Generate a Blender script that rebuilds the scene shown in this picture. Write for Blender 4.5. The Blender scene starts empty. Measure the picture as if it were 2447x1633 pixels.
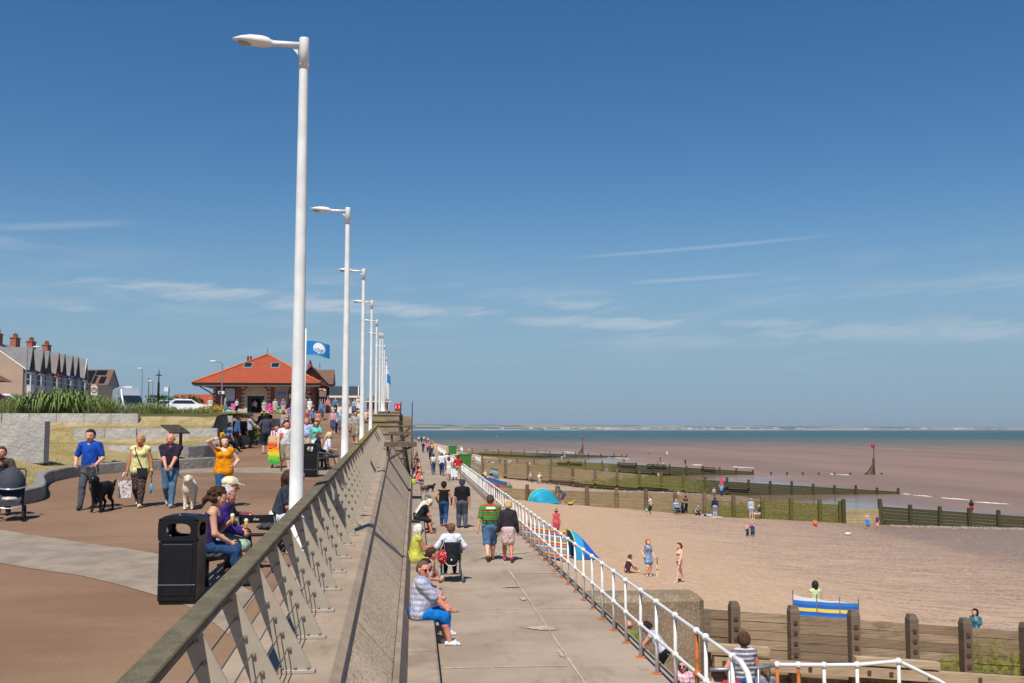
import bpy, bmesh, math, random
import numpy as np
from mathutils import Vector, Matrix, Euler, noise as mnoise
R = math.radians
random.seed(7)
scene = bpy.context.scene
# ---------------------------------------------------------------- camera
cam_d = bpy.data.cameras.new('camera'); cam = bpy.data.objects.new('camera', cam_d)
scene.collection.objects.link(cam)
cam.location = (0, 0, 3.67)
cam.rotation_euler = (R(90 + 4.907), 0, R(-5.446))
cam_d.sensor_width = 36; cam_d.lens = 36 * 2440 / 2447
cam_d.clip_start = .1; cam_d.clip_end = 60000
scene.camera = cam
scene.render.resolution_x = 1024; scene.render.resolution_y = 683
scene.view_settings.view_transform = 'Standard'; scene.view_settings.look = 'None'
scene.view_settings.gamma = 1; scene.view_settings.use_curve_mapping = False
scene.view_settings.exposure = 0.32
# ---------------------------------------------------------------- sky and sun
SUN_AZ, SUN_EL = 16.0, 57.0        # light travels towards +Y turned SUN_AZ to +X
W = bpy.data.worlds.new('World'); scene.world = W; W.use_nodes = True
nt = W.node_tree; nt.nodes.clear()
def wn(t, **k):
    n = nt.nodes.new(t)
    for a, b in k.items(): setattr(n, a, b)
    return n
def wl(a, b): nt.links.new(a, b)
sky = wn('ShaderNodeTexSky', sky_type='NISHITA', sun_disc=False)
sky.sun_elevation = R(SUN_EL); sky.sun_rotation = R(180 + SUN_AZ)
sky.altitude = 0; sky.air_density = 1.0; sky.dust_density = 0.25; sky.ozone_density = 3.0
def wmath(op, a, b=None, c=None, clamp=False):
    n = wn('ShaderNodeMath', operation=op); n.use_clamp = clamp
    for i, v in enumerate((a, b, c)):
        if v is None: continue
        if isinstance(v, (int, float)): n.inputs[i].default_value = v
        else: wl(v, n.inputs[i])
    return n.outputs[0]
tc = wn('ShaderNodeTexCoord'); sp = wn('ShaderNodeSeparateXYZ'); wl(tc.outputs['Generated'], sp.inputs[0])
dx, dy, dz = sp.outputs
az = wmath('ARCTAN2', dx, dy); el = wmath('ARCSINE', dz)
# thin cirrus: streaks stretched along the horizon, only low in the sky
cv = wn('ShaderNodeCombineXYZ'); wl(wmath('MULTIPLY', az, 5.2), cv.inputs[0])
wl(wmath('ADD', wmath('MULTIPLY', el, 40.0), wmath('MULTIPLY', az, -2.4)), cv.inputs[1])
cn = wn('ShaderNodeTexNoise'); wl(cv.outputs[0], cn.inputs['Vector'])
cn.inputs['Scale'].default_value = 1.15; cn.inputs['Detail'].default_value = 9; cn.inputs['Roughness'].default_value = .55; cn.inputs['Distortion'].default_value = .35
cm = wn('ShaderNodeMapRange', interpolation_type='SMOOTHSTEP'); wl(cn.outputs['Fac'], cm.inputs[0])
cm.inputs[1].default_value = .47; cm.inputs[2].default_value = .72; cm.inputs[3].default_value = 0; cm.inputs[4].default_value = .62
def band(v, lo0, lo1, hi1, hi0):
    a = wn('ShaderNodeMapRange', interpolation_type='SMOOTHSTEP'); wl(v, a.inputs[0]); a.inputs[1].default_value = lo0; a.inputs[2].default_value = lo1
    b = wn('ShaderNodeMapRange', interpolation_type='SMOOTHSTEP'); wl(v, b.inputs[0]); b.inputs[1].default_value = hi1; b.inputs[2].default_value = hi0
    b.inputs[3].default_value = 1; b.inputs[4].default_value = 0
    return wmath('MULTIPLY', a.outputs[0], b.outputs[0])
cloud = wmath('MULTIPLY', wmath('MULTIPLY', cm.outputs[0], band(el, R(2.5), R(5.2), R(7.0), R(10.5))), .55)
cn2 = wn('ShaderNodeTexNoise'); cv2 = wn('ShaderNodeCombineXYZ'); wl(wmath('MULTIPLY', az, 16.), cv2.inputs[0]); wl(wmath('ADD', wmath('MULTIPLY', el, 95.), wmath('MULTIPLY', az, -9.)), cv2.inputs[1]); wl(cv2.outputs[0], cn2.inputs['Vector'])
cn2.inputs['Scale'].default_value = 1.; cn2.inputs['Detail'].default_value = 8; cn2.inputs['Roughness'].default_value = .6; cn2.inputs['Distortion'].default_value = .5
for ca, ce, wa, we, st in ((-.20, .129, .115, .0085, .8), (-.05, .1175, .16, .0085, .85), (.155, .122, .06, .008, .6), (.185, .104, .10, .0075, .7), (.335, .100, .045, .005, .55), (.46, .090, .14, .014, .5), (-.36, .162, .06, .006, .35), (-.30, .108, .03, .004, .4), (-.62, .12, .2, .012, .6), (.8, .1, .2, .012, .6)):
    u_ = wmath('DIVIDE', wmath('SUBTRACT', az, ca), wa); v_ = wmath('DIVIDE', wmath('SUBTRACT', wmath('SUBTRACT', el, ce), wmath('MULTIPLY', wmath('SUBTRACT', az, ca), -.03)), we)
    d_ = wmath('ADD', wmath('MULTIPLY', u_, u_), wmath('MULTIPLY', v_, v_)); e_ = wmath('SUBTRACT', wmath('ADD', 1.15, wmath('MULTIPLY', wmath('SUBTRACT', cn2.outputs['Fac'], .5), 4.2)), d_)
    k_ = wn('ShaderNodeMapRange', interpolation_type='SMOOTHSTEP'); wl(e_, k_.inputs[0]); k_.inputs[1].default_value = 0; k_.inputs[2].default_value = 1.5; k_.inputs[4].default_value = min(.9, st * .85)
    cloud = wmath('MAXIMUM', cloud, k_.outputs[0])
def contrail(a0, e0, a1, e1, w, s):
    # a straight vapour trail between two directions (degrees)
    a0, e0, a1, e1 = map(R, (a0, e0, a1, e1)); L = math.hypot(a1 - a0, e1 - e0); ux, uy = (a1 - a0) / L, (e1 - e0) / L
    u = wmath('ADD', wmath('MULTIPLY', wmath('SUBTRACT', az, a0), ux), wmath('MULTIPLY', wmath('SUBTRACT', el, e0), uy))
    v = wmath('ABSOLUTE', wmath('SUBTRACT', wmath('MULTIPLY', wmath('SUBTRACT', el, e0), ux), wmath('MULTIPLY', wmath('SUBTRACT', az, a0), uy)))
    k = wn('ShaderNodeMapRange', interpolation_type='SMOOTHSTEP'); wl(v, k.inputs[0]); k.inputs[1].default_value = 0; k.inputs[2].default_value = R(w)
    k.inputs[3].default_value = s; k.inputs[4].default_value = 0
    return wmath('MULTIPLY', k.outputs[0], band(u, 0, L * .3, L * .6, L))
for c in (contrail(7.3, 9.5, 25.3, 10.5, .16, .30), contrail(11.0, 8.1, 20.8, 8.5, .18, .36), contrail(-23.0, 9.9, -14.2, 10.95, .3, .26)):
    cloud = wmath('MAXIMUM', cloud, c)
hs = wn('ShaderNodeHueSaturation'); wl(sky.outputs[0], hs.inputs['Color']); hs.inputs['Saturation'].default_value = 1.3
# sea haze: the lowest sky fades to a pale grey blue all round the horizon
hz = wn('ShaderNodeMapRange', interpolation_type='SMOOTHERSTEP'); wl(el, hz.inputs[0]); hz.inputs[1].default_value = R(-1); hz.inputs[2].default_value = R(15); hz.inputs[3].default_value = .92; hz.inputs[4].default_value = 0
hx_ = wn('ShaderNodeMix', data_type='RGBA'); wl(hz.outputs[0], hx_.inputs[0]); wl(hs.outputs[0], hx_.inputs[6]); hx_.inputs[7].default_value = (2.6, 4.15, 5.75, 1)
mx = wn('ShaderNodeMix', data_type='RGBA'); wl(cloud, mx.inputs[0]); wl(hx_.outputs[2], mx.inputs[6]); mx.inputs[7].default_value = (5.6, 6.5, 7.5, 1)
bg = wn('ShaderNodeBackground'); wl(mx.outputs[2], bg.inputs['Color']); bg.inputs['Strength'].default_value = 0.072
wo = wn('ShaderNodeOutputWorld'); wl(bg.outputs[0], wo.inputs['Surface'])
sun_d = bpy.data.lights.new('sun', 'SUN'); sun = bpy.data.objects.new('sun', sun_d); scene.collection.objects.link(sun)
sun_d.energy = 4.1; sun_d.angle = R(.53); sun_d.color = (1, .955, .88)
_a, _e = R(SUN_AZ), R(SUN_EL)
sun.rotation_euler = Vector((math.sin(_a) * math.cos(_e), math.cos(_a) * math.cos(_e), -math.sin(_e))).to_track_quat('-Z', 'Y').to_euler()
# ---------------------------------------------------------------- helpers
COL = scene.collection
def lin(h):
    if isinstance(h, str):
        h = h.lstrip('#'); h = ''.join(c * 2 for c in h) if len(h) == 3 else h; v = [int(h[i:i+2], 16) / 255 for i in (0, 2, 4)]
    else: v = list(h)
    return tuple(((c + .055) / 1.055) ** 2.4 if c > .04045 else c / 12.92 for c in v)
MATS = {}
class NT:
    def __init__(s, name):
        s.m = bpy.data.materials.new(name); s.m.use_nodes = True; s.t = s.m.node_tree; s.t.nodes.clear()
        s.out = s.n('ShaderNodeOutputMaterial'); s.p = s.n('ShaderNodeBsdfPrincipled'); s.l(s.p.outputs[0], s.out.inputs[0])
        s.tc = s.n('ShaderNodeTexCoord')
    def n(s, t, **k):
        n = s.t.nodes.new(t)
        for a, b in k.items(): setattr(n, a, b)
        return n
    def l(s, a, b): s.t.links.new(a, b)
    def set(s, sock, v):
        if hasattr(v, 'is_output'): s.l(v, sock)
        elif isinstance(v, tuple) and len(v) == 3: sock.default_value = (*v, 1) if len(sock.default_value) == 4 else v
        else: sock.default_value = v
    def map(s, vec, scale=(1, 1, 1), rot=(0, 0, 0), loc=(0, 0, 0)):
        m = s.n('ShaderNodeMapping'); s.l(vec, m.inputs[0]); m.inputs['Scale'].default_value = scale; m.inputs['Rotation'].default_value = rot; m.inputs['Location'].default_value = loc
        return m.outputs[0]
    def noise(s, vec, scale, detail=4, rough=.55, dist=0):
        n = s.n('ShaderNodeTexNoise'); s.l(vec, n.inputs['Vector'])
        for a, b in (('Scale', scale), ('Detail', detail), ('Roughness', rough), ('Distortion', dist)): n.inputs[a].default_value = b
        return n.outputs['Fac']
    def vor(s, vec, scale, feature='F1', out='Distance'):
        n = s.n('ShaderNodeTexVoronoi', feature=feature); s.l(vec, n.inputs['Vector']); n.inputs['Scale'].default_value = scale
        return n.outputs[out]
    def mathn(s, op, a, b=None, c=None, clamp=False):
        n = s.n('ShaderNodeMath', operation=op); n.use_clamp = clamp
        for i, v in enumerate((a, b, c)):
            if v is not None: s.set(n.inputs[i], v)
        return n.outputs[0]
    def rng(s, v, a, b, c=0., d=1., smooth=True):
        n = s.n('ShaderNodeMapRange'); n.interpolation_type = 'SMOOTHSTEP' if smooth else 'LINEAR'
        s.l(v, n.inputs[0])
        for i, x in enumerate((a, b, c, d)): n.inputs[i + 1].default_value = x
        return n.outputs[0]
    def mix(s, f, a, b, mode='MIX'):
        n = s.n('ShaderNodeMix', data_type='RGBA', blend_type=mode); s.set(n.inputs[0], f); s.set(n.inputs[6], a); s.set(n.inputs[7], b)
        return n.outputs[2]
    def bump(s, h, strength=.3, dist=.01):
        n = s.n('ShaderNodeBump'); s.l(h, n.inputs['Height']); n.inputs['Strength'].default_value = strength; n.inputs['Distance'].default_value = dist
        s.l(n.outputs[0], s.p.inputs['Normal'])
    def base(s, c): s.set(s.p.inputs['Base Color'], c)
    def rough(s, v): s.set(s.p.inputs['Roughness'], v)
    def spec(s, v): s.p.inputs['Specular IOR Level'].default_value = v
    def xyz(s, v):
        n = s.n('ShaderNodeSeparateXYZ'); s.l(v, n.inputs[0]); return n.outputs
    def geo(s): return s.n('ShaderNodeNewGeometry').outputs['Position']
    def rnd(s): return s.n('ShaderNodeObjectInfo').outputs['Random']
def mat(name, col, rough=.6, var=.15, scale=6., metal=0., spec=.4, bump=.0, bscale=40., rand=0., col2=None, trans=0.):
    """plain surface: base colour with soft mottling, optional bump and per-object variation"""
    if name in MATS: return MATS[name]
    c = lin(col) if isinstance(col, str) else col
    m = NT(name); v = m.tc.outputs['Object']
    c2 = lin(col2) if isinstance(col2, str) else (col2 or tuple(x * (1 - var) for x in c))
    f = m.rng(m.noise(v, scale, 5), .35, .68)
    cc = m.mix(f, c, c2)
    if rand:
        k = m.mathn('MULTIPLY_ADD', m.rnd(), rand, 1 - rand / 2)
        cb = m.n('ShaderNodeCombineColor'); [m.l(k, cb.inputs[i]) for i in range(3)]
        cc = m.mix(1., cc, cb.outputs[0], 'MULTIPLY')
    m.base(cc); m.rough(rough); m.p.inputs['Metallic'].default_value = metal; m.spec(spec)
    if bump: m.bump(m.noise(v, bscale, 6, .6), bump, .01)
    if trans: m.p.inputs['Transmission Weight'].default_value = trans
    MATS[name] = m.m; return m.m
def setp(o, label=None, cat=None, group=None, kind=None):
    if label: o['label'] = label
    if cat: o['category'] = cat
    if group: o['group'] = group
    if kind: o['kind'] = kind
    return o
def empty(name, loc=(0, 0, 0), rz=0., label=None, cat=None, group=None, rot=None):
    o = bpy.data.objects.new(name, None); COL.objects.link(o); o.location = loc
    o.rotation_euler = rot if rot else (0, 0, rz); o.empty_display_size = .1
    return setp(o, label, cat, group)
def link(name, mesh, parent=None, loc=(0, 0, 0), rot=(0, 0, 0), scale=(1, 1, 1)):
    o = bpy.data.objects.new(name, mesh); COL.objects.link(o); o.location = loc; o.rotation_euler = rot; o.scale = scale
    if parent: o.parent = parent
    return o
def rot_to(d):
    return Vector(d).to_track_quat('Z', 'Y').to_matrix()
class MB:
    """collects shapes into one mesh"""
    def __init__(s): s.v = []; s.f = []; s.mi = []; s.sm = []; s.cur = 0; s.smooth = False
    def add(s, vs, fs, M=None):
        o = len(s.v)
        if M is not None: vs = [M @ Vector(p) for p in vs]
        s.v.extend(tuple(p) for p in vs)
        for f in fs: s.f.append(tuple(i + o for i in f)); s.mi.append(s.cur); s.sm.append(s.smooth)
        return s
    def hexa(s, p):   # p: 8 points, bottom 4 ccw then top 4
        return s.add(p, [(3, 2, 1, 0), (4, 5, 6, 7), (0, 1, 5, 4), (1, 2, 6, 5), (2, 3, 7, 6), (3, 0, 4, 7)])
    def box(s, a, b, M=None, bev=0.):
        (x0, y0, z0), (x1, y1, z1) = a, b
        if not bev:
            return s.add([(x0, y0, z0), (x1, y0, z0), (x1, y1, z0), (x0, y1, z0), (x0, y0, z1), (x1, y0, z1), (x1, y1, z1), (x0, y1, z1)],
                         [(3, 2, 1, 0), (4, 5, 6, 7), (0, 1, 5, 4), (1, 2, 6, 5), (2, 3, 7, 6), (3, 0, 4, 7)], M)
        bm = bmesh.new(); bmesh.ops.create_cube(bm, size=1)
        for v in bm.verts: v.co = ((x0 + x1) / 2 + v.co.x * (x1 - x0), (y0 + y1) / 2 + v.co.y * (y1 - y0), (z0 + z1) / 2 + v.co.z * (z1 - z0))
        bmesh.ops.bevel(bm, geom=bm.edges[:] + bm.verts[:], offset=bev, segments=1, affect='EDGES')
        bm.verts.index_update(); s.add([v.co[:] for v in bm.verts], [[v.index for v in f.verts] for f in bm.faces], M); bm.free(); return s
    def tube(s, pts, r, n=8, caps=True, M=None, smooth=True):
        pts = [Vector(p) for p in pts]; rs = r if isinstance(r, (list, tuple)) else [r] * len(pts)
        vs, fs = [], []; up = None
        for i, p in enumerate(pts):
            d = (pts[min(i + 1, len(pts) - 1)] - pts[max(i - 1, 0)]).normalized()
            if up is None: up = Vector((0, 0, 1)) if abs(d.z) < .9 else Vector((1, 0, 0))
            a = d.cross(up).normalized(); b = a.cross(d).normalized(); up = b
            for k in range(n):
                t = 2 * math.pi * k / n; vs.append(p + a * (math.cos(t) * rs[i]) + b * (math.sin(t) * rs[i]))
        for i in range(len(pts) - 1):
            for k in range(n):
                k2 = (k + 1) % n; fs.append((i * n + k, i * n + k2, (i + 1) * n + k2, (i + 1) * n + k))
        old = s.smooth; s.smooth = smooth; s.add(vs, fs, M); s.smooth = False
        if caps: 
            o = len(s.v) - len(vs); e = (len(pts) - 1) * n
            s.f.append(tuple(o + k for k in range(n - 1, -1, -1))); s.mi.append(s.cur); s.sm.append(False)
            s.f.append(tuple(o + e + k for k in range(n))); s.mi.append(s.cur); s.sm.append(False)
        s.smooth = old; return s
    def ball(s, c, r, n=10, m=6, M=None):
        rx, ry, rz = r if isinstance(r, (list, tuple)) else (r, r, r)
        vs = [(c[0], c[1], c[2] - rz)]; fs = []
        for j in range(1, m):
            t = math.pi * j / m
            for k in range(n):
                a = 2 * math.pi * k / n; vs.append((c[0] + rx * math.sin(t) * math.cos(a), c[1] + ry * math.sin(t) * math.sin(a), c[2] - rz * math.cos(t)))
        vs.append((c[0], c[1], c[2] + rz)); L = len(vs) - 1
        for k in range(n):
            k2 = (k + 1) % n; fs.append((0, 1 + k2, 1 + k)); fs.append((L, L - n + k, L - n + k2))
            for j in range(m - 2): fs.append((1 + j * n + k, 1 + j * n + k2, 1 + (j + 1) * n + k2, 1 + (j + 1) * n + k))
        old = s.smooth; s.smooth = True; s.add(vs, fs, M); s.smooth = old; return s
    def lathe(s, prof, n=16, M=None, smooth=True):   # prof: (r,z) list
        vs, fs = [], []
        for r, z in prof:
            for k in range(n): a = 2 * math.pi * k / n; vs.append((r * math.cos(a), r * math.sin(a), z))
        for i in range(len(prof) - 1):
            for k in range(n): k2 = (k + 1) % n; fs.append((i * n + k, i * n + k2, (i + 1) * n + k2, (i + 1) * n + k))
        fs.append(tuple(range(n - 1, -1, -1))); fs.append(tuple((len(prof) - 1) * n + k for k in range(n)))
        old = s.smooth; s.smooth = smooth; s.add(vs, fs, M); s.smooth = old
        s.sm[-1] = s.sm[-2] = False; return s
    def prism(s, poly, a, b, axis='y', M=None):  # poly (u,v) ccw, extruded from a to b along the axis
        n = len(poly); P = {'y': lambda u, v, w: (u, w, v), 'x': lambda u, v, w: (w, u, v), 'z': lambda u, v, w: (u, v, w)}[axis]
        vs = [P(u, v, a) for u, v in poly] + [P(u, v, b) for u, v in poly]
        fs = [tuple(range(n)), tuple(range(2 * n - 1, n - 1, -1))] + [(i, i + n, (i + 1) % n + n, (i + 1) % n) for i in range(n)]
        if axis in ('x', 'z'): fs = [tuple(reversed(f)) for f in fs]
        return s.add(vs, fs, M)
    def mesh(s, name, mats):
        me = bpy.data.meshes.new(name); me.from_pydata(s.v, [], s.f)
        for m in (mats if isinstance(mats, (list, tuple)) else [mats]): me.materials.append(m)
        if len(me.polygons) == len(s.mi):
            me.polygons.foreach_set('material_index', s.mi); me.polygons.foreach_set('use_smooth', s.sm)
        me.update(); return me
    def build(s, name, mats, parent=None, loc=(0, 0, 0), rot=(0, 0, 0)):
        return link(name, s.mesh(name, mats), parent, loc, rot)
def grid(name, xs, ys, fz, m, smooth=True):
    X, Y = np.meshgrid(np.array(xs), np.array(ys), indexing='ij'); Z = np.vectorize(fz)(X, Y)
    vs = np.stack([X, Y, Z], -1).reshape(-1, 3); nx, ny = X.shape
    i = np.arange(nx * ny).reshape(nx, ny); f = np.stack([i[:-1, :-1], i[1:, :-1], i[1:, 1:], i[:-1, 1:]], -1).reshape(-1, 4)
    me = bpy.data.meshes.new(name); me.from_pydata(vs.tolist(), [], f.tolist()); me.materials.append(m)
    me.polygons.foreach_set('use_smooth', [smooth] * len(me.polygons)); me.update()
    return link(name, me)
def frange(a, b, n): return [a + (b - a) * i / (n - 1) for i in range(n)]
def lerp(tab, x):
    if x <= tab[0][0]: return tab[0][1]
    for (a, b), (c, d) in zip(tab, tab[1:]):
        if x <= c: return b + (d - b) * (x - a) / (c - a)
    return tab[-1][1]
def sheet(name, outline, z, m, parent=None):   # flat polygon following fz
    me = bpy.data.meshes.new(name); me.from_pydata([(x, y, z(x, y) if callable(z) else z) for x, y in outline], [], [tuple(range(len(outline)))]); me.materials.append(m)
    return link(name, me, parent)
# terrain levels (metres, lower promenade = 0)
def zu(y): return lerp([(-20, .52), (97, 3.913), (106, 5.3), (400, 5.3)], y)
def zsand(x, y):
    z = lerp([(-5, -1.6), (3.9, -2.1), (10, -2.65), (27, -4.15), (45, -5.0), (60, -5.5), (80, -6.2), (150, -9), (1000, -12)], x)
    return z - .4 * max(0, min(1, (27.6 - y) / .8))
def xrail(y): return -1.40 - .0135 * y
# ---------------------------------------------------------------- ground materials
def m_sand():
    m = NT('sand'); g = m.geo(); x, y, z = m.xyz(g)
    n1 = m.noise(g, .35, 6, .6); n2 = m.noise(g, 4., 8, .65); n3 = m.noise(g, 26., 3)
    c = m.mix(m.rng(n2, .3, .7), lin('#c2a488'), lin('#ae8f73'))
    c = m.mix(m.mathn('MULTIPLY', m.rng(n3, .52, .72), .4), c, lin('#8f7459'))
    streak = m.noise(m.map(g, (.25, 1.6, 1)), 1.3, 7, .6)          # wrack lines lying along the shore
    xs = m.mathn('ADD', x, m.mathn('MULTIPLY', n1, 12.))
    # shingle: grey and buff stones, in drifts half way down the beach
    shing = m.mathn('MULTIPLY', m.rng(xs, 20, 27), m.rng(streak, .40, .60))
    near = m.mathn('MULTIPLY', m.rng(y, 30, 26.5), m.rng(m.noise(g, .9, 4), .42, .6))
    shing = m.mathn('MAXIMUM', shing, near)
    vc = m.n('ShaderNodeTexVoronoi'); m.l(g, vc.inputs['Vector']); vc.inputs['Scale'].default_value = 11
    pc = m.n('ShaderNodeValToRGB'); m.l(vc.outputs['Color'], pc.inputs[0]); cr = pc.color_ramp
    cr.elements[0].position = .1; cr.elements[0].color = (*lin('#6f5f54'), 1); cr.elements[1].position = .9; cr.elements[1].color = (*lin('#c0a894'), 1)
    e = cr.elements.new(.5); e.color = (*lin('#94796a'), 1)
    c = m.mix(m.mathn('MULTIPLY', shing, .75), c, pc.outputs[0])
    damp = m.rng(m.mathn('ADD', xs, m.mathn('MULTIPLY', m.mathn('SUBTRACT', streak, .5), 26.)), 24, 44)
    c = m.mix(m.mathn('MULTIPLY', damp, .75), c, m.mix(.35, pc.outputs[0], lin('#84695a')))
    wet = m.rng(m.mathn('ADD', xs, m.mathn('MULTIPLY', m.rng(y, 88, 96), 10.)), 40, 47)
    c = m.mix(m.mathn('MULTIPLY', wet, .8), c, lin('#866d5c'))
    m.base(c); m.rough(m.rng(wet, 0, 1, .95, .5)); m.spec(.3)
    h = m.mathn('ADD', m.mathn('MULTIPLY', n2, .6), m.mathn('MULTIPLY', m.mathn('ADD', m.vor(g, 2.4, 'SMOOTH_F1'), m.vor(g, 5.5, 'SMOOTH_F1')), .7))
    h = m.mathn('MULTIPLY', h, m.rng(wet, 0, 1, 1, .08)); m.bump(h, .8, .08)
    return m.m
def m_sea():
    m = NT('sea_water'); g = m.geo(); x, y, z = m.xyz(g)
    d = m.mathn('SQRT', m.mathn('ADD', m.mathn('MULTIPLY', x, x), m.mathn('MULTIPLY', y, y)))
    dn = m.mathn('ADD', m.mathn('DIVIDE', 21555., d), m.mathn('MULTIPLY', m.mathn('SUBTRACT', m.noise(m.map(g, (.006, .0016, 1)), 1., 4), .5), 9.))
    silt = m.mix(m.rng(m.noise(m.map(g, (.05, .008, 1)), 1., 5), .35, .65), lin('#977560'), lin('#876a56'))
    deep = m.mix(m.rng(m.noise(m.map(g, (.01, .003, 1)), 1., 4), .4, .6), lin('#27504c'), lin('#325a54'))
    t = m.rng(dn, 50, 9); c = m.mix(t, silt, deep); c = m.mix(m.rng(dn, 14, 3), c, lin('#1f4650'))
    shore = m.mathn('MAXIMUM', m.rng(m.mathn('ADD', x, m.mathn('MULTIPLY', m.noise(g, .06, 3), 24)), 62, 88), m.rng(y, 400, 440))
    cap = m.mathn('GREATER_THAN', m.noise(m.map(g, (.25, .05, 1)), 1., 2), .775)
    c = m.mix(m.mathn('MULTIPLY', cap, m.rng(d, 250, 420)), c, lin('#cfd6d8'))
    m.base(c); m.rough(m.rng(shore, 0, 1, .12, .42)); m.p.inputs['IOR'].default_value = 1.33; m.spec(.36)
    w = m.mathn('ADD', m.noise(m.map(g, (.9, .22, 1)), 1., 6, .6), m.mathn('MULTIPLY', m.noise(m.map(g, (.12, .03, 1)), 1., 3), 2.))
    w = m.mathn('MULTIPLY', w, m.rng(shore, 0, 1, .04, 1.)); m.bump(w, 1.0, .55)
    return m.m
def m_concrete(name, c1, c2, agg=0., rough=.85, scale=.5, stain=.5):
    m = NT(name); g = m.geo()
    n = m.noise(g, scale, 8, .6); n2 = m.noise(g, scale * 14, 6, .65)
    c = m.mix(m.rng(n, .34, .66), lin(c1), lin(c2))
    c = m.mix(m.mathn('MULTIPLY', m.rng(m.noise(m.map(g, (1, .35, 1)), scale * 3.1, 6, .7), .52, .72), stain), c, tuple(v * .62 for v in lin(c2)))
    if agg:
        vc = m.n('ShaderNodeTexVoronoi'); m.l(g, vc.inputs['Vector']); vc.inputs['Scale'].default_value = 34
        sv = m.xyz(vc.outputs['Color'])
        c = m.mix(m.mathn('MULTIPLY', m.rng(sv[0], .25, .95), agg), c, m.mix(m.rng(sv[1], .2, .8), lin('#6b5648'), lin('#d2bda6')))
        m.bump(m.mathn('SUBTRACT', 1., vc.outputs['Distance']), .5, .012)
    else: m.bump(n2, .35, .012)
    c = m.mix(m.mathn('MULTIPLY', m.rng(n2, .55, .75), .22), c, lin('#6f6459'))
    m.base(c); m.rough(rough); m.spec(.25); return m.m
M_SAND = m_sand(); M_SEA = m_sea()
M_PROM = m_concrete('promenade_concrete', '#a99684', '#968371', scale=.45, stain=.75)
M_LEDGE = m_concrete('ledge_concrete', '#a7937f', '#95816e', scale=1.2, stain=.5)
M_APRON = m_concrete('exposed_aggregate', '#c4ac90', '#b39b80', agg=.6, scale=.8, stain=.4)
M_SEAT = m_concrete('seat_concrete', '#a4917f', '#8d7a69', scale=1.6, stain=.4)
M_MORTAR = m_concrete('mortar_patch', '#bba893', '#a8957f', scale=3, stain=.25)
M_WALL = m_concrete('bastion_concrete', '#97866f', '#85745f', scale=1.4, stain=.6)
def m_tarmac():
    m = NT('buff_tarmac'); g = m.geo()
    c = m.mix(m.rng(m.noise(g, .22, 7, .6), .35, .65), lin('#8d7058'), lin('#80634d'))
    c = m.mix(m.mathn('MULTIPLY', m.rng(m.noise(m.map(g, (.5, 1.6, 1)), .8, 7, .65), .45, .7), .45), c, lin('#917762'))
    c = m.mix(m.mathn('MULTIPLY', m.rng(m.noise(g, 60., 2), .5, .75), .5), c, lin('#5f4636'))
    c = m.mix(m.mathn('MULTIPLY', m.rng(m.noise(m.map(g, (.3, 1., 1)), .35, 9, .75), .48, .66), .5), c, lin('#6d5440'))
    spots = m.vor(g, 2.2); c = m.mix(m.mathn('MULTIPLY', m.rng(spots, .028, .012), .6), c, lin('#cfc4b4'))
    m.base(c); m.rough(.9); m.spec(.2); m.bump(m.noise(g, 90., 4), .4, .008); return m.m
M_TARMAC = m_tarmac()
M_SETTS = m_concrete('grey_setts', '#9b8b7b', '#87786a', scale=2.2, stain=.4)
def m_grass(name, a, b, c_):
    m = NT(name); g = m.geo()
    c = m.mix(m.rng(m.noise(g, .45, 9, .7), .40, .60), lin(a), lin(b))
    c = m.mix(m.mathn('MULTIPLY', m.rng(m.noise(m.map(g, (1, .6, 1)), 1.1, 8, .75), .46, .62), .8), c, lin(c_))
    c = m.mix(m.mathn('MULTIPLY', m.rng(m.noise(g, 18., 6, .75), .45, .7), .5), c, tuple(v * .6 for v in lin(c_)))
    m.base(c); m.rough(.95); m.spec(.1); m.bump(m.noise(g, 30., 6, .7), .9, .05); return m.m
M_GRASS = m_grass('parched_grass', '#bea683', '#a89468', '#857f48')
M_SOIL = m_grass('planting_bed_soil', '#6d5d43', '#59502f', '#5a6030')
# ---------------------------------------------------------------- sea, beach, far coast
sea = grid('sea', [-3000, 20, 60, 150, 600, 3000, 19000], [-2500, 0, 150, 400, 1200, 4000, 19000], lambda x, y: -5.5, M_SEA); setp(sea, kind='structure')
BAY = [(-50, 0), (89.4, 0), (90.6, -.45), (139.4, -.5), (140.6, -.55), (200, -.6), (202, -1.25), (364, -1.3), (366, -1.5), (600, -3)]
def zs2(x, y):
    k = max(0, min(1, (x - 8) / 14)); z = zsand(x, y) + lerp(BAY, y) * k
    q = mnoise.noise((x * .35, y * .35, 1.)) * .05 + mnoise.noise((x * 1.3, y * 1.3, 4.)) * .028 + mnoise.noise((x * .07, y * .05, 9.)) * .12
    return z + q * (1 if x < 38 else max(.15, 1 - (x - 38) / 10))
bx = frange(3.4, 40, 150) + frange(40.6, 75, 60) + [90, 130, 220]
by = frange(2, 26.8, 80) + [27.2, 27.5] + frange(27.9, 60, 90) + frange(60.6, 89.4, 50) + [90, 90.6] + frange(92, 139, 40) + frange(140, 200, 30) + frange(202, 365, 30) + [370, 420, 500]
beach = grid('beach_sand', bx, by, zs2, M_SAND); setp(beach, kind='structure')
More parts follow.
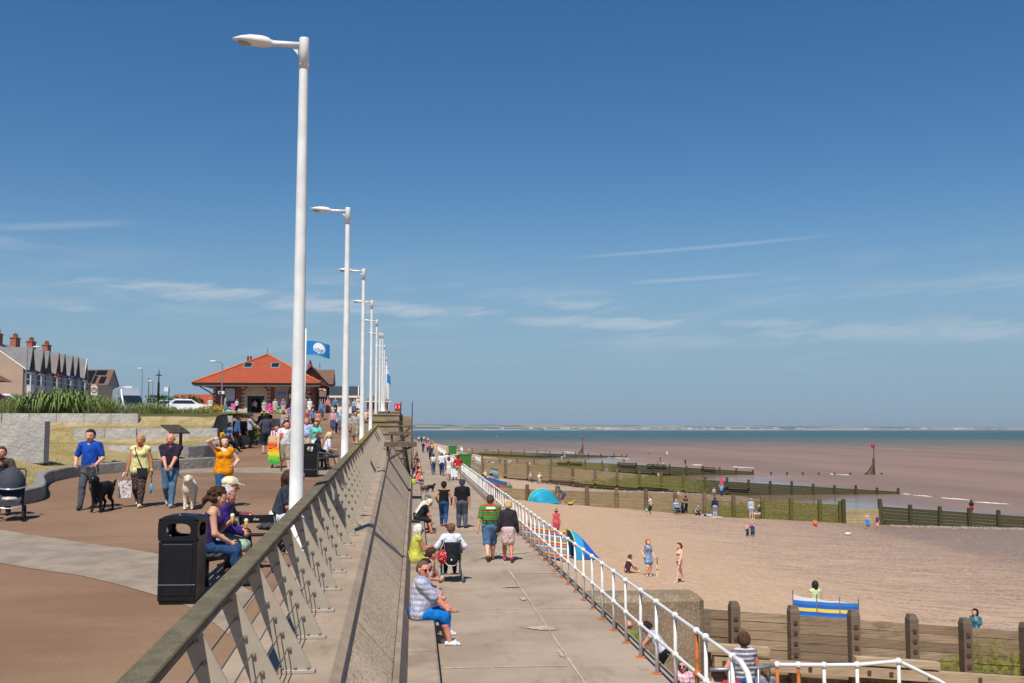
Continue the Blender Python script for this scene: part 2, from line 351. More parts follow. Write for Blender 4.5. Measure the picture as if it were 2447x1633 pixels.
def coast():
    b = MB(); rnd = random.Random(3)
    m = [mat('coast_field', '#a08f68', .9, .25, .002), mat('coast_wood', '#42503a', .9, .2, .003), mat('coast_cliff', '#b9b0a0', .9, .2, .004)]
    y0 = 9600; N = 150; top = []
    for i in range(N + 1):
        x = -500 + 8600 * i / N
        h = 78 * (1 - .62 * i / N) * (.86 + .16 * mnoise.noise((x * .0011, 2., 0)) + .1 * mnoise.noise((x * .004, 5., 0)))
        top.append((x, h))
    prof = [(0, -6, 2), (30, .13, 2), (160, .30, 0), (500, .52, 1), (1000, .78, 0), (1700, 1., 0), (3000, .9, 1)]
    vs = []
    for x, h in top:
        for k, (d, f, _) in enumerate(prof):
            jit = 1 + .12 * mnoise.noise((x * .003, k * 3.1, 1.)); vs.append((x, y0 + d, -6 if f < 0 else -5.5 + h * f * (jit if 0 < k < 5 else 1)))
    K = len(prof)
    b.add(vs, [])
    for i in range(N):
        for k in range(K - 1):
            b.cur = 2 if k == 0 and mnoise.noise((i * .2, 1., 2.)) > -.25 else (1 if mnoise.noise((i * .11, k * 2.3, 3.)) > .08 else 0)
            b.f.append((i * K + k, (i + 1) * K + k, (i + 1) * K + k + 1, i * K + k + 1)); b.mi.append(b.cur); b.sm.append(False)
    o = b.build('hills', m); setp(o, kind='structure')
    t = MB(); r = random.Random(8)
    for i in range(90):
        x = r.choice((r.gauss(1500, 420), r.gauss(2700, 800), r.uniform(400, 6500))); w = r.uniform(14, 60); h = r.uniform(6, 16); y = y0 + r.uniform(60, 200); z = lerp([(a, c) for a, c in top], x) * .2 - 5.5
        t.cur = r.choice((0, 0, 1)); t.box((x, y, z - 2), (x + w, y + 15, z + h))
    to = t.build('seaside_town', [mat('town_white', '#e8e4dc', .8), mat('town_brick', '#b08a74', .8)]); setp(to, 'tiny pale buildings of a town strung along the far shore', 'town', kind='stuff')
coast()
# lower promenade: concrete bays with recessed joints, laid on a base
pb = MB().box((-.4, -6, -2.6), (3.92, 330, -.03)); pbo = pb.build('lower_promenade', M_PROM); setp(pbo, kind='structure')
r5 = random.Random(5)
y = 5.95; n = 0
while y < 326:
    L = 5.08
    for x0, x1 in ((.30, 2.479), (2.491, 3.90)):
        dz = r5.uniform(-.004, .004)
        MB().box((x0, y + .006, -.2), (x1, y + L - .006, dz), bev=.008 if y < 60 else 0).build('paving_slab', M_PROM, pbo)
    y += L
def strip(y, x0, x1, w, rr):
    # worn mortar joint: irregular outline
    a = []; b = []; nn = 14
    for i in range(nn):
        x = x0 + (x1 - x0) * i / (nn - 1); a.append((x, y - w * rr.uniform(.3, 1))); b.append((x, y + w * rr.uniform(.3, 1)))
    return a + b[::-1]
for k in range(2, 14):
    yy = 5.95 + 5.08 * k
    for x0, x1 in ((.36, 1.2), (1.25, 2.4), (2.55, 3.7)):
        if r5.random() < .75: sheet('joint_mortar', strip(yy, x0, x1, r5.uniform(.025, .06), r5), .0085, M_MORTAR, pbo)
pts = [(2.47, 11), (2.47, 60)]
a = []; b = []
for i in range(90):
    yy = 11 + i * .6; w = r5.uniform(.010, .030); a.append((2.485 - w, yy)); b.append((2.485 + w, yy))
sheet('joint_mortar', a + b[::-1], .0125, M_MORTAR, pbo)
for cx, cy, rx, ry in ((2.36, 19.1, .3, .28), (2.3, 24.1, .3, .12), (2.42, 16.9, .07, .35), (2.9, 30.6, .6, .3), (2.36, 33.2, .42, .2), (2.38, 22.4, .1, .3), (3.0, 36.0, .5, .22)):
    po = [(cx + rx * math.cos(t) * r5.uniform(.35, 1.2), cy + ry * math.sin(t) * r5.uniform(.4, 1.15)) for t in np.linspace(0, 6.283, 18)[:-1]]
    sheet('mortar_patch', po, .0165 + r5.uniform(0, .002), M_MORTAR, pbo)
# sea wall: ledge, chamfer, step, aggregate apron, plinth, bench seat
def wallrow(y):
    xr, z = xrail(y), zu(y)
    return dict(ledge=[(xr - .26, z - .5), (xr - .26, z + .02), (xr + .78, z + .02), (xr + .87, z - .045), (xr + .87, z - .6)],
                apron=[(xr + .85, z - .3), (xr + .85, z - .135), (-.235, .80), (-.235, .5)],
                plinth=[(-.25, .3), (-.225, .825), (-.15, .80), (-.06, .44), (-.06, .3)],
                seat=[(-.10, .2), (-.08, .45), (.335, .45), (.36, .435), (.36, .36), (.32, .34), (.31, -.1), (-.1, -.1)])
ysr = [-4, 2, 5, 7, 9.2, 11, 13, 15.4, 18, 21, 24, 28, 32, 37, 42, 48, 54, 60, 64.9]
def extrude(key, ys, m, name, parent=None):
    rows = [wallrow(y)[key] for y in ys]; n = len(rows[0]); b = MB(); b.add([(x, y, z) for r, y in zip(rows, ys) for x, z in r], [])
    for i in range(len(ys) - 1):
        for k in range(n - 1): b.f.append((i * n + k, (i + 1) * n + k, (i + 1) * n + k + 1, i * n + k + 1)); b.mi.append(0); b.sm.append(False)
    return b.build(name, m, parent)
sw = empty('sea_wall', (0, 0, 0), label='stepped concrete sea wall with pebbly sloping apron and continuous bench seat', cat='sea wall')
extrude('ledge', ysr, M_LEDGE, 'ledge', sw)
for a, b in zip(ysr[::3], ysr[3::3] + [64.9]):
    ys = [y for y in ysr if a <= y <= b]
    if len(ys) < 2: continue
    ys = [ys[0] + .012] + ys[1:-1] + [ys[-1] - .012]
    extrude('apron', ys, M_APRON, 'apron_panel', sw)
yy = 3.
while yy < 330:
    L = 3.05 if yy < 66 else 24
    extrude('seat', [yy + .006, yy + L - .006], M_SEAT, 'seat_block', sw); extrude('plinth', [yy + .004, yy + L - .004], M_MORTAR if False else M_SEAT, 'plinth_block', sw); yy += L
# upper promenade sheet, curved setts bands
up = grid('upper_promenade', [-70, -30, -18, -12, -8, -6, -4, -2.9], [-12, 0, 8, 16, 24, 32, 40, 50, 60, 75, 97, 98.5, 100, 101.5, 103, 104.5, 106, 150, 400], lambda x, y: zu(y) - .004, M_TARMAC, False); setp(up, kind='structure')
for i, v in enumerate(up.data.vertices):
    if v.co.x > -3: v.co.x = xrail(v.co.y) - .25 if v.co.y < 66 else xrail(v.co.y) - .05
def band_sheet(top, bot, name='paved_band'):
    n = 24
    def smp(p, t):
        f = t * (len(p) - 1); i = min(int(f), len(p) - 2); k = f - i
        P = [p[max(i - 1, 0)], p[i], p[i + 1], p[min(i + 2, len(p) - 1)]]
        return tuple(.5 * ((2 * P[1][c]) + (-P[0][c] + P[2][c]) * k + (2 * P[0][c] - 5 * P[1][c] + 4 * P[2][c] - P[3][c]) * k * k + (-P[0][c] + 3 * P[1][c] - 3 * P[2][c] + P[3][c]) * k ** 3) for c in (0, 1))
    b = MB(); vs = []
    for i in range(n):
        for p in (top, bot): x, y = smp(p, i / (n - 1)); vs.append((x, y, zu(y) + .003))
    b.add(vs, [(2 * i, 2 * i + 1, 2 * i + 3, 2 * i + 2) for i in range(n - 1)]); return setp(b.build(name, M_SETTS), kind='structure')
band_sheet([(-14, 27), (-8.06, 21.1), (-6.98, 20.09), (-5.69, 18.95), (-4.2, 17.6), (-2.9, 15.7), (-2.05, 13.9)], [(-11, 21), (-6.42, 16.86), (-5.5, 16.1), (-4.67, 15.45), (-3.37, 14.0), (-2.6, 12.9), (-2.0, 11.6)])
band_sheet([(-8.2, 38.4), (-6.5, 39.2), (-5, 39.4), (-3.5, 39.2), (-2.35, 38.8)], [(-8.6, 36.4), (-6.5, 36.6), (-5, 36.2), (-3.5, 35.6), (-2.35, 35.0)])
# steps rising to the station square
for i in range(9):
    z = 3.95 + i * .15; MB().box((-7.4, 97.2 + i * .9, z - .3), (-3.2, 98.2 + i * .9, z + .02), bev=.01).build('step', M_SETTS, up)
# parched grass mound between curved kerb and granite terraces
CURB = [(-16.0, 22.6), (-13.2, 23.4), (-11.0, 24.3), (-9.6, 25.4), (-9.35, 26.9), (-9.8, 28.6), (-10.6, 30.8), (-11.1, 33.0), (-10.95, 35.0), (-10.3, 36.5), (-9.2, 37.9), (-8.1, 39.0), (-7.5, 39.8)]
def cr(path, n):
    out = []
    for i in range(n):
        f = i / (n - 1) * (len(path) - 1); j = min(int(f), len(path) - 2); k = f - j; P = [path[max(j - 1, 0)], path[j], path[j + 1], path[min(j + 2, len(path) - 1)]]
        out.append(tuple(.5 * ((2 * P[1][c]) + (-P[0][c] + P[2][c]) * k + (2 * P[0][c] - 5 * P[1][c] + 4 * P[2][c] - P[3][c]) * k * k + (-P[0][c] + 3 * P[1][c] - 3 * P[2][c] + P[3][c]) * k ** 3) for c in (0, 1)))
    return out
CP = np.array(cr(CURB, 90))
def sstep(a, b, x): t = max(0, min(1, (x - a) / (b - a))); return t * t * (3 - 2 * t)
def zgrass(x, y):
    d = float(np.sqrt(((CP - (x, y)) ** 2).sum(1)).min())
    t = lerp([(15, 2.0), (25, 2.3), (34, 2.62), (39.6, 2.78), (40.2, 3.0), (43.6, 3.12), (44.5, 3.55), (51.6, 3.82), (52.6, 4.36), (58, 4.55), (106, 5.32), (140, 5.32)], y)
    t += .58 * sstep(-10.9, -12.4, x) * math.exp(-((y - 34.5) / 4.5) ** 2)
    z = min(t, zu(y) + .30 + d * .22) if d < 6 and y < 44 else t
    return z + .03 * mnoise.noise((x * .8, y * .8, 0)) + .012 * mnoise.noise((x * 3, y * 3, 5))
def inside_land(x, y):
    # left of kerb path / behind it
    if y < 39.8:
        if y < 22.7: return False
        xs = [p[0] for p in CP if abs(p[1] - y) < .45]; return bool(xs) and (x < min(xs) + .1 if y > 25.4 else x < max(xs) - .1)
    return x < lerp([(39.8, -7.9), (44, -8.0), (46, -8.9), (52, -9.8), (57, -9.6), (59.5, -8.2), (62, -7.6), (70, -9), (97, -12)], y)
gx = frange(-46, -20, 22) + frange(-19.5, -7.4, 60); gy = frange(16, 62, 112) + frange(63, 100, 24)
X, Y = np.meshgrid(gx, gy, indexing='ij'); b = MB(); idx = {}
for i, x in enumerate(gx):
    for j, y in enumerate(gy):
        if inside_land(x, y): idx[i, j] = len(b.v); b.v.append((x, y, zgrass(x, y)))
for i in range(len(gx) - 1):
    for j in range(len(gy) - 1):
        q = [(i, j), (i + 1, j), (i + 1, j + 1), (i, j + 1)]
        if all(k in idx for k in q): b.f.append(tuple(idx[k] for k in q)); b.mi.append(1 if gy[j] > 52.3 else 0); b.sm.append(True)
go = b.build('grass_mound', [M_GRASS, M_SOIL]); setp(go, kind='structure')
# ---------------------------------------------------------------- sea wall fence: leaning steel fins, flat rail, cables
def m_rusty(name, col, rust_amt, rough=.45, metal=0., scale=5.):
    m = NT(name); v = m.tc.outputs['Object']; x, y, z = m.xyz(v)
    n = m.noise(v, scale, 7, .65); c = m.mix(m.rng(m.noise(v, 2.5, 5), .35, .65), lin(col), tuple(k * .86 for k in lin(col)))
    f = m.rng(n, 1 - rust_amt - .08, 1 - rust_amt + .06); c = m.mix(f, c, m.mix(m.noise(v, 30., 3), lin('#b5622a'), lin('#7a3f1e')))
    m.base(c); m.rough(m.rng(f, 0, 1, rough, .9)); m.p.inputs['Metallic'].default_value = metal; m.bump(n, .1, .004); return m.m
M_FIN = m_rusty('fence_fin_paint', '#ada08d', .26, .5)
M_BASEP = m_rusty('fin_base_steel', '#b0a597', .34, .5)
def m_railtop():
    m = NT('weathered_rail'); g = m.geo(); x, y, z = m.xyz(g)
    c = m.mix(m.rng(m.noise(g, 3., 7, .65), .35, .65), lin('#6f6552'), lin('#5b5340'))
    c = m.mix(m.mathn('MULTIPLY', m.rng(m.noise(g, 50., 3), .5, .7), .5), c, lin('#8c8268'))
    c = m.mix(m.mathn('MULTIPLY', m.rng(y, 22, 40), m.rng(m.noise(g, 1.5, 5), .35, .6)), c, lin('#8b7f35'))
    c = m.mix(m.rng(m.vor(g, 3.1), .035, .02), c, lin('#cfc9bb'))
    m.base(c); m.rough(.85); m.spec(.2); m.bump(m.noise(g, 60., 5), .4, .006); return m.m
M_RAIL = m_railtop()
M_CABLE = mat('steel_cable', '#857b70', .4, .3, 30, metal=.7)
M_BOLT = mat('rusty_bolt', '#7a5a44', .55, .45, 60., metal=.4, col2='#9a938a')
fence = empty('sea_wall_fence', (0, 0, 0), label='leaning steel fin fence with flat weathered rail along the sea wall', cat='fence')
# fin shape in the X-Z plane, z from ledge, x from rail centre
FIN = [(-.06, 1.015), (.08, 1.015), (.60, .035), (.33, .035)]
th = .012
fb = MB().prism([(x, z) for x, z in FIN][::-1], -th, th); fin_me = fb.mesh('fin', M_FIN)
bp = MB().box((.27, -.055, 0), (.63, .055, .034), bev=.004)
base_me = bp.mesh('base_plate', M_BASEP)
def lathe_y(b, x, y0, z, r, L): b.tube([(x, y0, z), (x, y0 - L, z)], r, 6)
bb = MB()
CAB = [(.04, .93), (.10, .79), (.165, .65), (.235, .51), (.305, .37), (.375, .23)]
HOLE = [( -.02, .86)] + CAB
bl = MB(); lathe_y(bl, .02, -th, 0, .014, .03); bolt_me = bl.mesh('bolt', M_BOLT); bolt2_me = MB().tube([(0, -.035, .034), (0, -.035, .062)], .014, 6).mesh('anchor_bolt', M_BOLT)
fy = []; y = 3.0
while y < 62: fy.append(y); y += 1.38
for y in fy:
    o = link('fin', fin_me, fence, (xrail(y), y, zu(y) + .02))
    link('base_plate', base_me, o, (0, 0, 0)); 
    if y < 30:
        for hx, hz in CAB: link('bolt', bolt_me, o, (hx, 0, hz))
        for hx in (.33, .45, .57): link('anchor_bolt', bolt2_me, o, (hx, 0, 0))
for cx, cz in CAB:
    b = MB(); b.tube([(xrail(y) + cx, y, zu(y) + .02 + cz) for y in [1.] + fy], .0065, 5); b.build('cable', M_CABLE, fence)
ry = [0.] + [5.6 + 4.14 * k for k in range(15)]
for a, c in zip(ry, ry[1:]):
    p = []
    for y, s in ((a + .004, 0), (c - .004, 0)):
        x, z = xrail(y), zu(y) + 1.02
        p.append([(x - .09, y, z), (x + .09, y, z), (x + .09, y, z + .044), (x + .08, y, z + .054), (x - .08, y, z + .054), (x - .09, y, z + .044)])
    b = MB(); b.add(p[0] + p[1], [tuple(range(5, -1, -1))[::-1], tuple(range(11, 5, -1))] + [(i, i + 6, (i + 1) % 6 + 6, (i + 1) % 6) for i in range(6)])
    b.build('rail_length', M_RAIL, fence)
# ---------------------------------------------------------------- lamp columns
M_LAMP = m_rusty('lamp_white_paint', '#ecebe6', .17, .35)
M_GLASS = mat('lamp_glass', '#cfd4d2', .1, .1, trans=.7)
M_LGREY = mat('lamp_underside', '#b5ac9c', .5)
def lamp_meshes():
    H = 8.83; c = MB(); c.lathe([(.155, 0), (.155, .06), (.118, .07), (.115, 1.6), (.078, H - .55), (.078, H - .5)], 20)
    s = MB(); s.lathe([(.086, H - .55), (.086, H - .02), (.08, H)], 20)
    for a in (.3, 2.2): s.tube([(.07 * math.cos(-a), -.07 * abs(math.sin(a)), H - .48), (.095 * math.cos(-a), -.098 * abs(math.sin(a)), H - .48)], .009, 6)
    a = MB(); a.tube([(-.08, 0, H - .12), (-.60, 0, H - .10)], .050, 12); a.tube([(-.54, 0, H - .10), (-.63, 0, H - .095)], .060, 12)
    a.prism([(-.10, H - .30), (-.10, H - .17), (-.22, H - .16)], -.006, .006)
    l = MB(); secs = [(-.72, .05, -.10, -.02), (-.80, .11, -.12, .035), (-.95, .15, -.125, .062), (-1.2, .165, -.10, .068), (-1.42, .14, -.06, .045), (-1.58, .07, -.015, .015), (-1.62, .02, .0, .006)]
    vs = []; n = 12
    for x, w, zb, zt in secs:
        for k in range(n):
            t = 2 * math.pi * k / n; zc = (zb + zt) / 2 + .012; hh = (zt - zb) / 2
            sx = math.copysign(abs(math.cos(t)) ** .6, math.cos(t)); sz = math.copysign(abs(math.sin(t)) ** .8, math.sin(t)); vs.append((x * .755 + .0, sx * w * .9, H - .055 + zc + sz * hh * .9))
    fs = [(i * n + k, i * n + (k + 1) % n, (i + 1) * n + (k + 1) % n, (i + 1) * n + k) for i in range(len(secs) - 1) for k in range(n)] + [tuple(range(n))[::-1], tuple((len(secs) - 1) * n + k for k in range(n))]
    l.smooth = True; l.add(vs, [f[::-1] for f in fs]); g = MB(); g.ball((-1.0, 0, H - .10), (.14, .09, .06), 12, 8)
    return (c.mesh('column', M_LAMP), s.mesh('sleeve', M_LAMP), a.mesh('arm', M_LAMP), l.mesh('lantern', M_LAMP), g.mesh('lens', M_GLASS))
LM = lamp_meshes()
ORD = ['nearest', 'second', 'third', 'fourth', 'fifth', 'sixth', 'seventh', 'eighth', 'ninth', 'tenth', 'eleventh', 'twelfth']
for k, y in enumerate([17.5, 33.3, 49.1, 64.9, 80.7, 96.5, 112.3, 128, 150, 170, 190]):
    e = empty('lamp_post', (-1.67 - .0165 * y, y, zu(y)), R(random.uniform(-3, 3)), f'white lamp post with one lantern arm, {ORD[k]} of the row along the fence' if k else 'tallest white lamp post with one lantern arm, nearest beside the fence', 'lamp post', 'white lamp posts along the sea wall')
    for nme, me in zip(('column', 'sleeve', 'arm', 'lantern', 'lens'), LM): link(nme, me, e)
# ---------------------------------------------------------------- white tubular railing
M_WP = m_rusty('railing_white_paint', '#e6e4df', .15, .4, scale=9)
M_WPR = m_rusty('railing_rusted_paint', '#dcd8d0', .33, .5, scale=4)
M_RUST = m_rusty('rust_orange', '#c06a2c', .45, .85)
M_GALV = mat('galvanised_tube', '#8f9293', .4, .25, 20, metal=.5)
rail = empty('promenade_railing', (0, 0, 0), label='white two-rail tubular railing with ball joints and rusty feet beside the beach', cat='railing')
def post_mesh(name, m, far=False):
    b = MB(); b.tube([(0, 0, .01), (0, 0, 1.05)], [.030, .024], 8 if not far else 5)
    return b.mesh(name, m)
pm = [post_mesh('post', M_WP), post_mesh('post', M_WPR), post_mesh('post', M_WP, True), post_mesh('post', M_RUST)]
ball_me = MB().ball((0, 0, 0), .047, 12, 8).mesh('ball_joint', M_WP); ballr_me = MB().ball((0, 0, 0), .052, 12, 8).mesh('ball_joint', M_RUST)
ballf = MB().ball((0, 0, 0), .052, 6, 4).mesh('ball_joint', M_WP)
foot_me = MB().box((-.075, -.05, 0), (.075, .05, .022), bev=.005).mesh('foot_plate', M_RUST)
XR = 3.66; py = [11.7, 12.8, 13.2] + [14.32 + 1.116 * k for k in range(130)]
rr = random.Random(2)
for i, y in enumerate(py):
    far = y > 55; rusty = abs(y - 13.2) < .01
    o = link('post', pm[3] if rusty else pm[2] if far else pm[1 if rr.random() < .35 else 0], rail, (XR, y, 0), (rr.uniform(-.01, .01), rr.uniform(-.012, .012), rr.uniform(0, 6)))
    for z in (.53, 1.07): link('ball_joint', ballf if far else ballr_me if rusty and z < 1 else ball_me, o, (0, 0, z))
    if not far: link('foot_plate', foot_me, o)
for z in (.53, 1.07):
    for a, c in zip(py[::6], py[6::6] + [py[-1]]):
        MB().tube([(XR, a, z), (XR, c, z)], .024, 8 if a < 55 else 5, caps=False).build('rail', M_WP, rail)
b = MB(); b.tube([(XR, 11.7, 1.07), (XR + .02, 11.45, 1.06), (XR + .03, 11.25, .98), (XR + .035, 11.15, .82), (XR + .035, 11.1, .4), (XR + .035, 11.1, 0)], .034, 10); b.build('end_bend', M_WP, rail)
# promenade kerb edge under the railing
MB().box((3.90, -6, -2.4), (3.96, 330, -.05)).build('promenade_edge', M_WALL, pbo)
# beach access: landing, ramp, its handrail
acc = empty('beach_ramp', (0, 0, 0), label='concrete landing and ramp going down to the sand with handrail', cat='ramp')
b = MB(); b.hexa([(4.0, 9, -3.4), (7.6, 9, -3.4), (7.6, 13.6, -3.4), (4.0, 13.6, -3.4), (4.0, 9, -.42), (7.6, 9, -.42), (7.6, 13.6, -.42), (4.0, 13.6, -.42)]); b.build('landing', M_WALL, acc)
b = MB(); b.hexa([(4.0, 13.62, -3.4), (6.9, 13.62, -3.4), (6.9, 21.5, -3.4), (4.0, 21.5, -3.4), (4.0, 13.62, -.44), (6.9, 13.62, -.44), (6.9, 21.5, -2.6), (4.0, 21.5, -2.6)]); b.build('ramp_slab', M_WALL, acc)
hr = empty('ramp_handrail', (0, 0, 0), label='low handrail of white and grey tubes at the foot of the picture', cat='handrail')
hx = [(3.72, .62), (4.02, .62), (4.40, .63), (4.65, .665), (4.93, .655), (5.27, .645), (5.71, .64), (6.27, .675)]
MB().tube([(x, 13, z) for x, z in hx[:4]], .026, 8).build('grey_rail', M_GALV, hr)
MB().tube([(x, 13, z) for x, z in hx[3:]] + [(6.8, 13, .42), (7.5, 13, .0)], .026, 8).build('white_rail', M_WP, hr)
for i, (x, z) in enumerate(hx):
    m = M_GALV if i < 3 else M_WPR if i in (5, 6, 7) else M_RUST
    MB().tube([(x, 13, -.42), (x, 13, z)], .024, 8).build('post', m, hr)
    if i >= 3: MB().ball((x, 13, z), .045, 10, 7).build('ball_joint', M_WP, hr)
# ---------------------------------------------------------------- groynes
def m_timber(name, dry, wet, weed, thr):
    m = NT(name); g = m.geo(); x, y, z = m.xyz(g); r = m.rnd()
    gr = m.noise(m.map(g, (1.2, 3., 22.)), 1., 6, .6)
    c = m.mix(m.rng(gr, .3, .7), lin(dry), tuple(v * .62 for v in lin(dry)))
    c = m.mix(m.mathn('MULTIPLY', r, .75), c, lin(wet)); c = m.mix(m.mathn('MULTIPLY', m.rng(m.noise(m.map(g, (.7, 1, 2.5)), 1.3, 6, .7), .5, .68), .55), c, tuple(v * .55 for v in lin(wet)))
    # weed grows towards the sea and below the splash line
    w = m.mathn('ADD', m.mathn('MULTIPLY', m.mathn('SUBTRACT', x, thr), .10), m.mathn('MULTIPLY', m.mathn('SUBTRACT', m.noise(g, .8, 6, .7), .5), 3.))
    w = m.mathn('SUBTRACT', w, m.mathn('MULTIPLY', m.mathn('ADD', z, 2.6), .8))
    c = m.mix(m.mathn('MULTIPLY', m.rng(w, .3, 1.0), .85), c, m.mix(m.rng(m.noise(g, 7., 5, .7), .38, .62), lin(weed), lin('#484a20')))
    dk = m.mathn('ADD', m.mathn('MULTIPLY', m.mathn('SUBTRACT', x, thr + 11), .06), m.noise(g, 2.2, 6, .7))
    c = m.mix(m.mathn('MULTIPLY', m.rng(dk, .55, .9), .85), c, m.mix(m.noise(g, 9., 4), lin('#2b2a1d'), lin('#514a30')))
    m.base(c); m.rough(.88); m.spec(.2); m.bump(gr, .6, .02); return m.m
M_T1 = m_timber('groyne_timber_near', '#b0977a', '#6e5c4b', '#8c8c34', 8.6)
M_T2 = m_timber('groyne_timber', '#a8926f', '#857256', '#7f7a34', 25.)
M_T2d = m_timber('groyne_pile_timber', '#8a755b', '#5f5040', '#6b672e', 26.)
M_P1 = m_timber('groyne_pile_near', '#80705d', '#64564a', '#6d6a34', 19.)
M_IRON = mat('groyne_iron', '#5c3a2e', .9, .35, 30., bump=.4)
def top1(x): return lerp([(7.6, -1.08), (16.6, -1.84), (24, -2.5)], x)
g1 = empty('timber_groyne', (0, 27, -2.6), label='nearest weathered timber groyne with seven dark piles and plank walls', cat='groyne', group='timber groynes across the beach')
def gl(o): return (-o.location.x, -o.location.y, -o.location.z)
OFF = Vector((0, -27, 2.6)); rg = random.Random(4)
piles = [7.72, 8.46, 10.07, 11.73, 13.35, 14.85, 16.57, 18.2, 19.8]
for i, x in enumerate(piles):
    t = top1(x) + (.28 if i else .0); w = .125 if i else .09
    b = MB(); s = rg.uniform(-.01, .01)
    if i: b.hexa([(x - w, 26.70, -4.6), (x + w, 26.70, -4.6), (x + w, 26.98, -4.6), (x - w, 26.98, -4.6), (x - w, 26.70, t - .13), (x + w, 26.70, t - .13), (x + w, 26.98, t - .13), (x - w, 26.98, t - .13)]); b.hexa([(x - w, 26.70, t - .13), (x + w, 26.70, t - .13), (x + w, 26.98, t - .13), (x - w, 26.98, t - .13), (x - w * .72 + s, 26.74, t), (x + w * .72 + s, 26.74, t), (x + w * .72, 26.95, t), (x - w * .72, 26.95, t)])
    else: b.box((x - w, 26.8, -4.6), (x + w, 26.98, t + .02), bev=.01)
    o = b.build('pile', M_P1, g1, OFF)
    if i:
        for dz in (-.42, -.68, -.95, -1.25):
            MB().box((x - .055, 26.665, t + dz - .05), (x + .055, 26.70, t + dz + .05), bev=.008).build('iron_washer', M_IRON, o)
edges = piles
for i in range(len(piles) - 1):
    x0, x1 = piles[i] + (.0 if i else .09), piles[i + 1]
    z0 = None
    for k in range(9):
        h = .235; zt = lambda x: top1(x) - k * h
        j = [rg.uniform(-.008, .008) for _ in range(3)]; d = rg.uniform(-.014, .014)
        b = MB(); a0, a1 = zt(x0), zt(x1); g = .012
        b.hexa([(x0, 26.985 + d, a0 - h + g + j[0]), (x1, 26.985 + d, a1 - h + g + j[1]), (x1, 27.07 + d, a1 - h + g), (x0, 27.07 + d, a0 - h + g), (x0, 26.985 + d, a0 + j[2] * .5), (x1, 26.985 + d, a1), (x1, 27.07 + d, a1), (x0, 27.07 + d, a0)])
        b.build('plank', M_T1, g1, OFF)
def beam(x0, x1, dz, h, y0, y1, m, parent, topf, off, name='waling_beam'):
    a, c = topf(x0) + dz, topf(x1) + dz; b = MB()
    b.hexa([(x0, y0, a - h), (x1, y0, c - h), (x1, y1, c - h), (x0, y1, a - h), (x0, y0, a), (x1, y0, c), (x1, y1, c), (x0, y1, a)])
    return b.build(name, m, parent, off)
M_BM = m_timber('groyne_beam_timber', '#c2ac8e', '#a58e73', '#8a8440', 17.)
w1 = beam(7.8, 19.8, -1.12, .27, 26.46, 26.695, M_BM, g1, top1, OFF)
beam(7.6, 9.28, -.80, .20, 26.44, 26.695, M_BM, g1, top1, OFF); beam(11.6, 13.9, -.88, .18, 26.44, 26.695, M_BM, g1, top1, OFF); beam(16.4, 18.2, -.75, .2, 26.44, 26.695, M_BM, g1, top1, OFF)
for x in (8.05, 8.75, 10.35, 11.95, 12.55, 13.6, 15.0): MB().box((x - .05, 26.43, top1(x) - 1.32), (x + .05, 26.458, top1(x) - 1.2), bev=.006).build('iron_washer', M_IRON, w1)
# concrete block that ends the groyne at the wall
b = MB(); b.box((3.98, 26.6, -3.6), (7.62, 27.75, -.66), bev=.16); setp(b.build('concrete_block_wall', m_concrete('block_concrete', '#8c7a63', '#77654f', agg=.35, scale=1.3, stain=.8)), 'stained concrete block wall rounded at its top, joining promenade and nearest groyne', 'wall')
def groyne(y, topf, xs, label, gaps=(), m=M_T2, mp=M_T2d, h=1.7, beams=(), pw=.15, up=.42, rows=6, reeds=False):
    e = empty('timber_groyne', (xs[0], y, topf(xs[0]) - h), label=label, cat='groyne', group='timber groynes across the beach'); off = Vector((-xs[0], -y, -(topf(xs[0]) - h)))
    for i, x in enumerate(xs):
        t = topf(x) + up * rg.uniform(.75, 1.1); b = MB(); b.box((x - pw, y - .3, t - h - 2.2), (x + pw, y - .02, t), bev=.03); b.build('pile', mp, e, off)
    for i, (x0, x1) in enumerate(zip(xs, xs[1:])):
        if i in gaps: continue
        hh = h / rows; b = MB()
        for k in range(rows + 3):
            d = rg.uniform(-.02, .02); a0, a1 = topf(x0) - k * hh, topf(x1) - k * hh; g = .022; j = rg.uniform(-.012, .012)
            b.hexa([(x0, y + d, a0 - hh + g), (x1, y + d, a1 - hh + g + j), (x1, y + .09 + d, a1 - hh + g), (x0, y + .09 + d, a0 - hh + g), (x0, y + d, a0 + j), (x1, y + d, a1), (x1, y + .09 + d, a1), (x0, y + .09 + d, a0)])
        b.build('plank_bay', m, e, off)
    for x0, x1, dz in beams: beam(x0, x1, dz, .24, y - .55, y - .305, m, e, topf, off)
    return e, off
t2 = lambda x: lerp([(4, -1.3), (13, -1.72), (17, -1.86), (38.5, -3.15), (42, -3.3), (56, -4.35), (75, -5.2)], x)
xs = [4.6 + 2.65 * k for k in range(13)] + [38.3, 42.1] + [44.9 + 2.8 * k for k in range(9)]
e2, o2 = groyne(90, t2, xs, 'weathered timber groyne with a low gap of pale boards, second from the camera', gaps=(13,), beams=[(20.0, 23.6, -1.5), (34.4, 38.4, -1.55), (42.3, 46.2, -1.3), (53, 57, -1.25), (4, 37.8, -1.95), (42.3, 66, -1.75)])
for x in (38.5, 41.9): MB().box((x - .16, 89.4, -5.6), (x + .16, 89.66, -2.6), bev=.02).build('gate_post', M_BM, e2, o2)
for k in range(8): MB().box((38.66, 89.45, -5.5 + k * .25), (41.74, 89.6, -5.275 + k * .25)).build('gap_board', mat('gap_board_timber', '#b09b72', .85, .25, 1.2, rand=.3), e2, o2)
t3 = lambda x: lerp([(12, -.9), (19, -1.5), (42, -3.5), (68.2, -5.15)], x)
xs = [6.2 + 3.1 * k for k in range(21)]
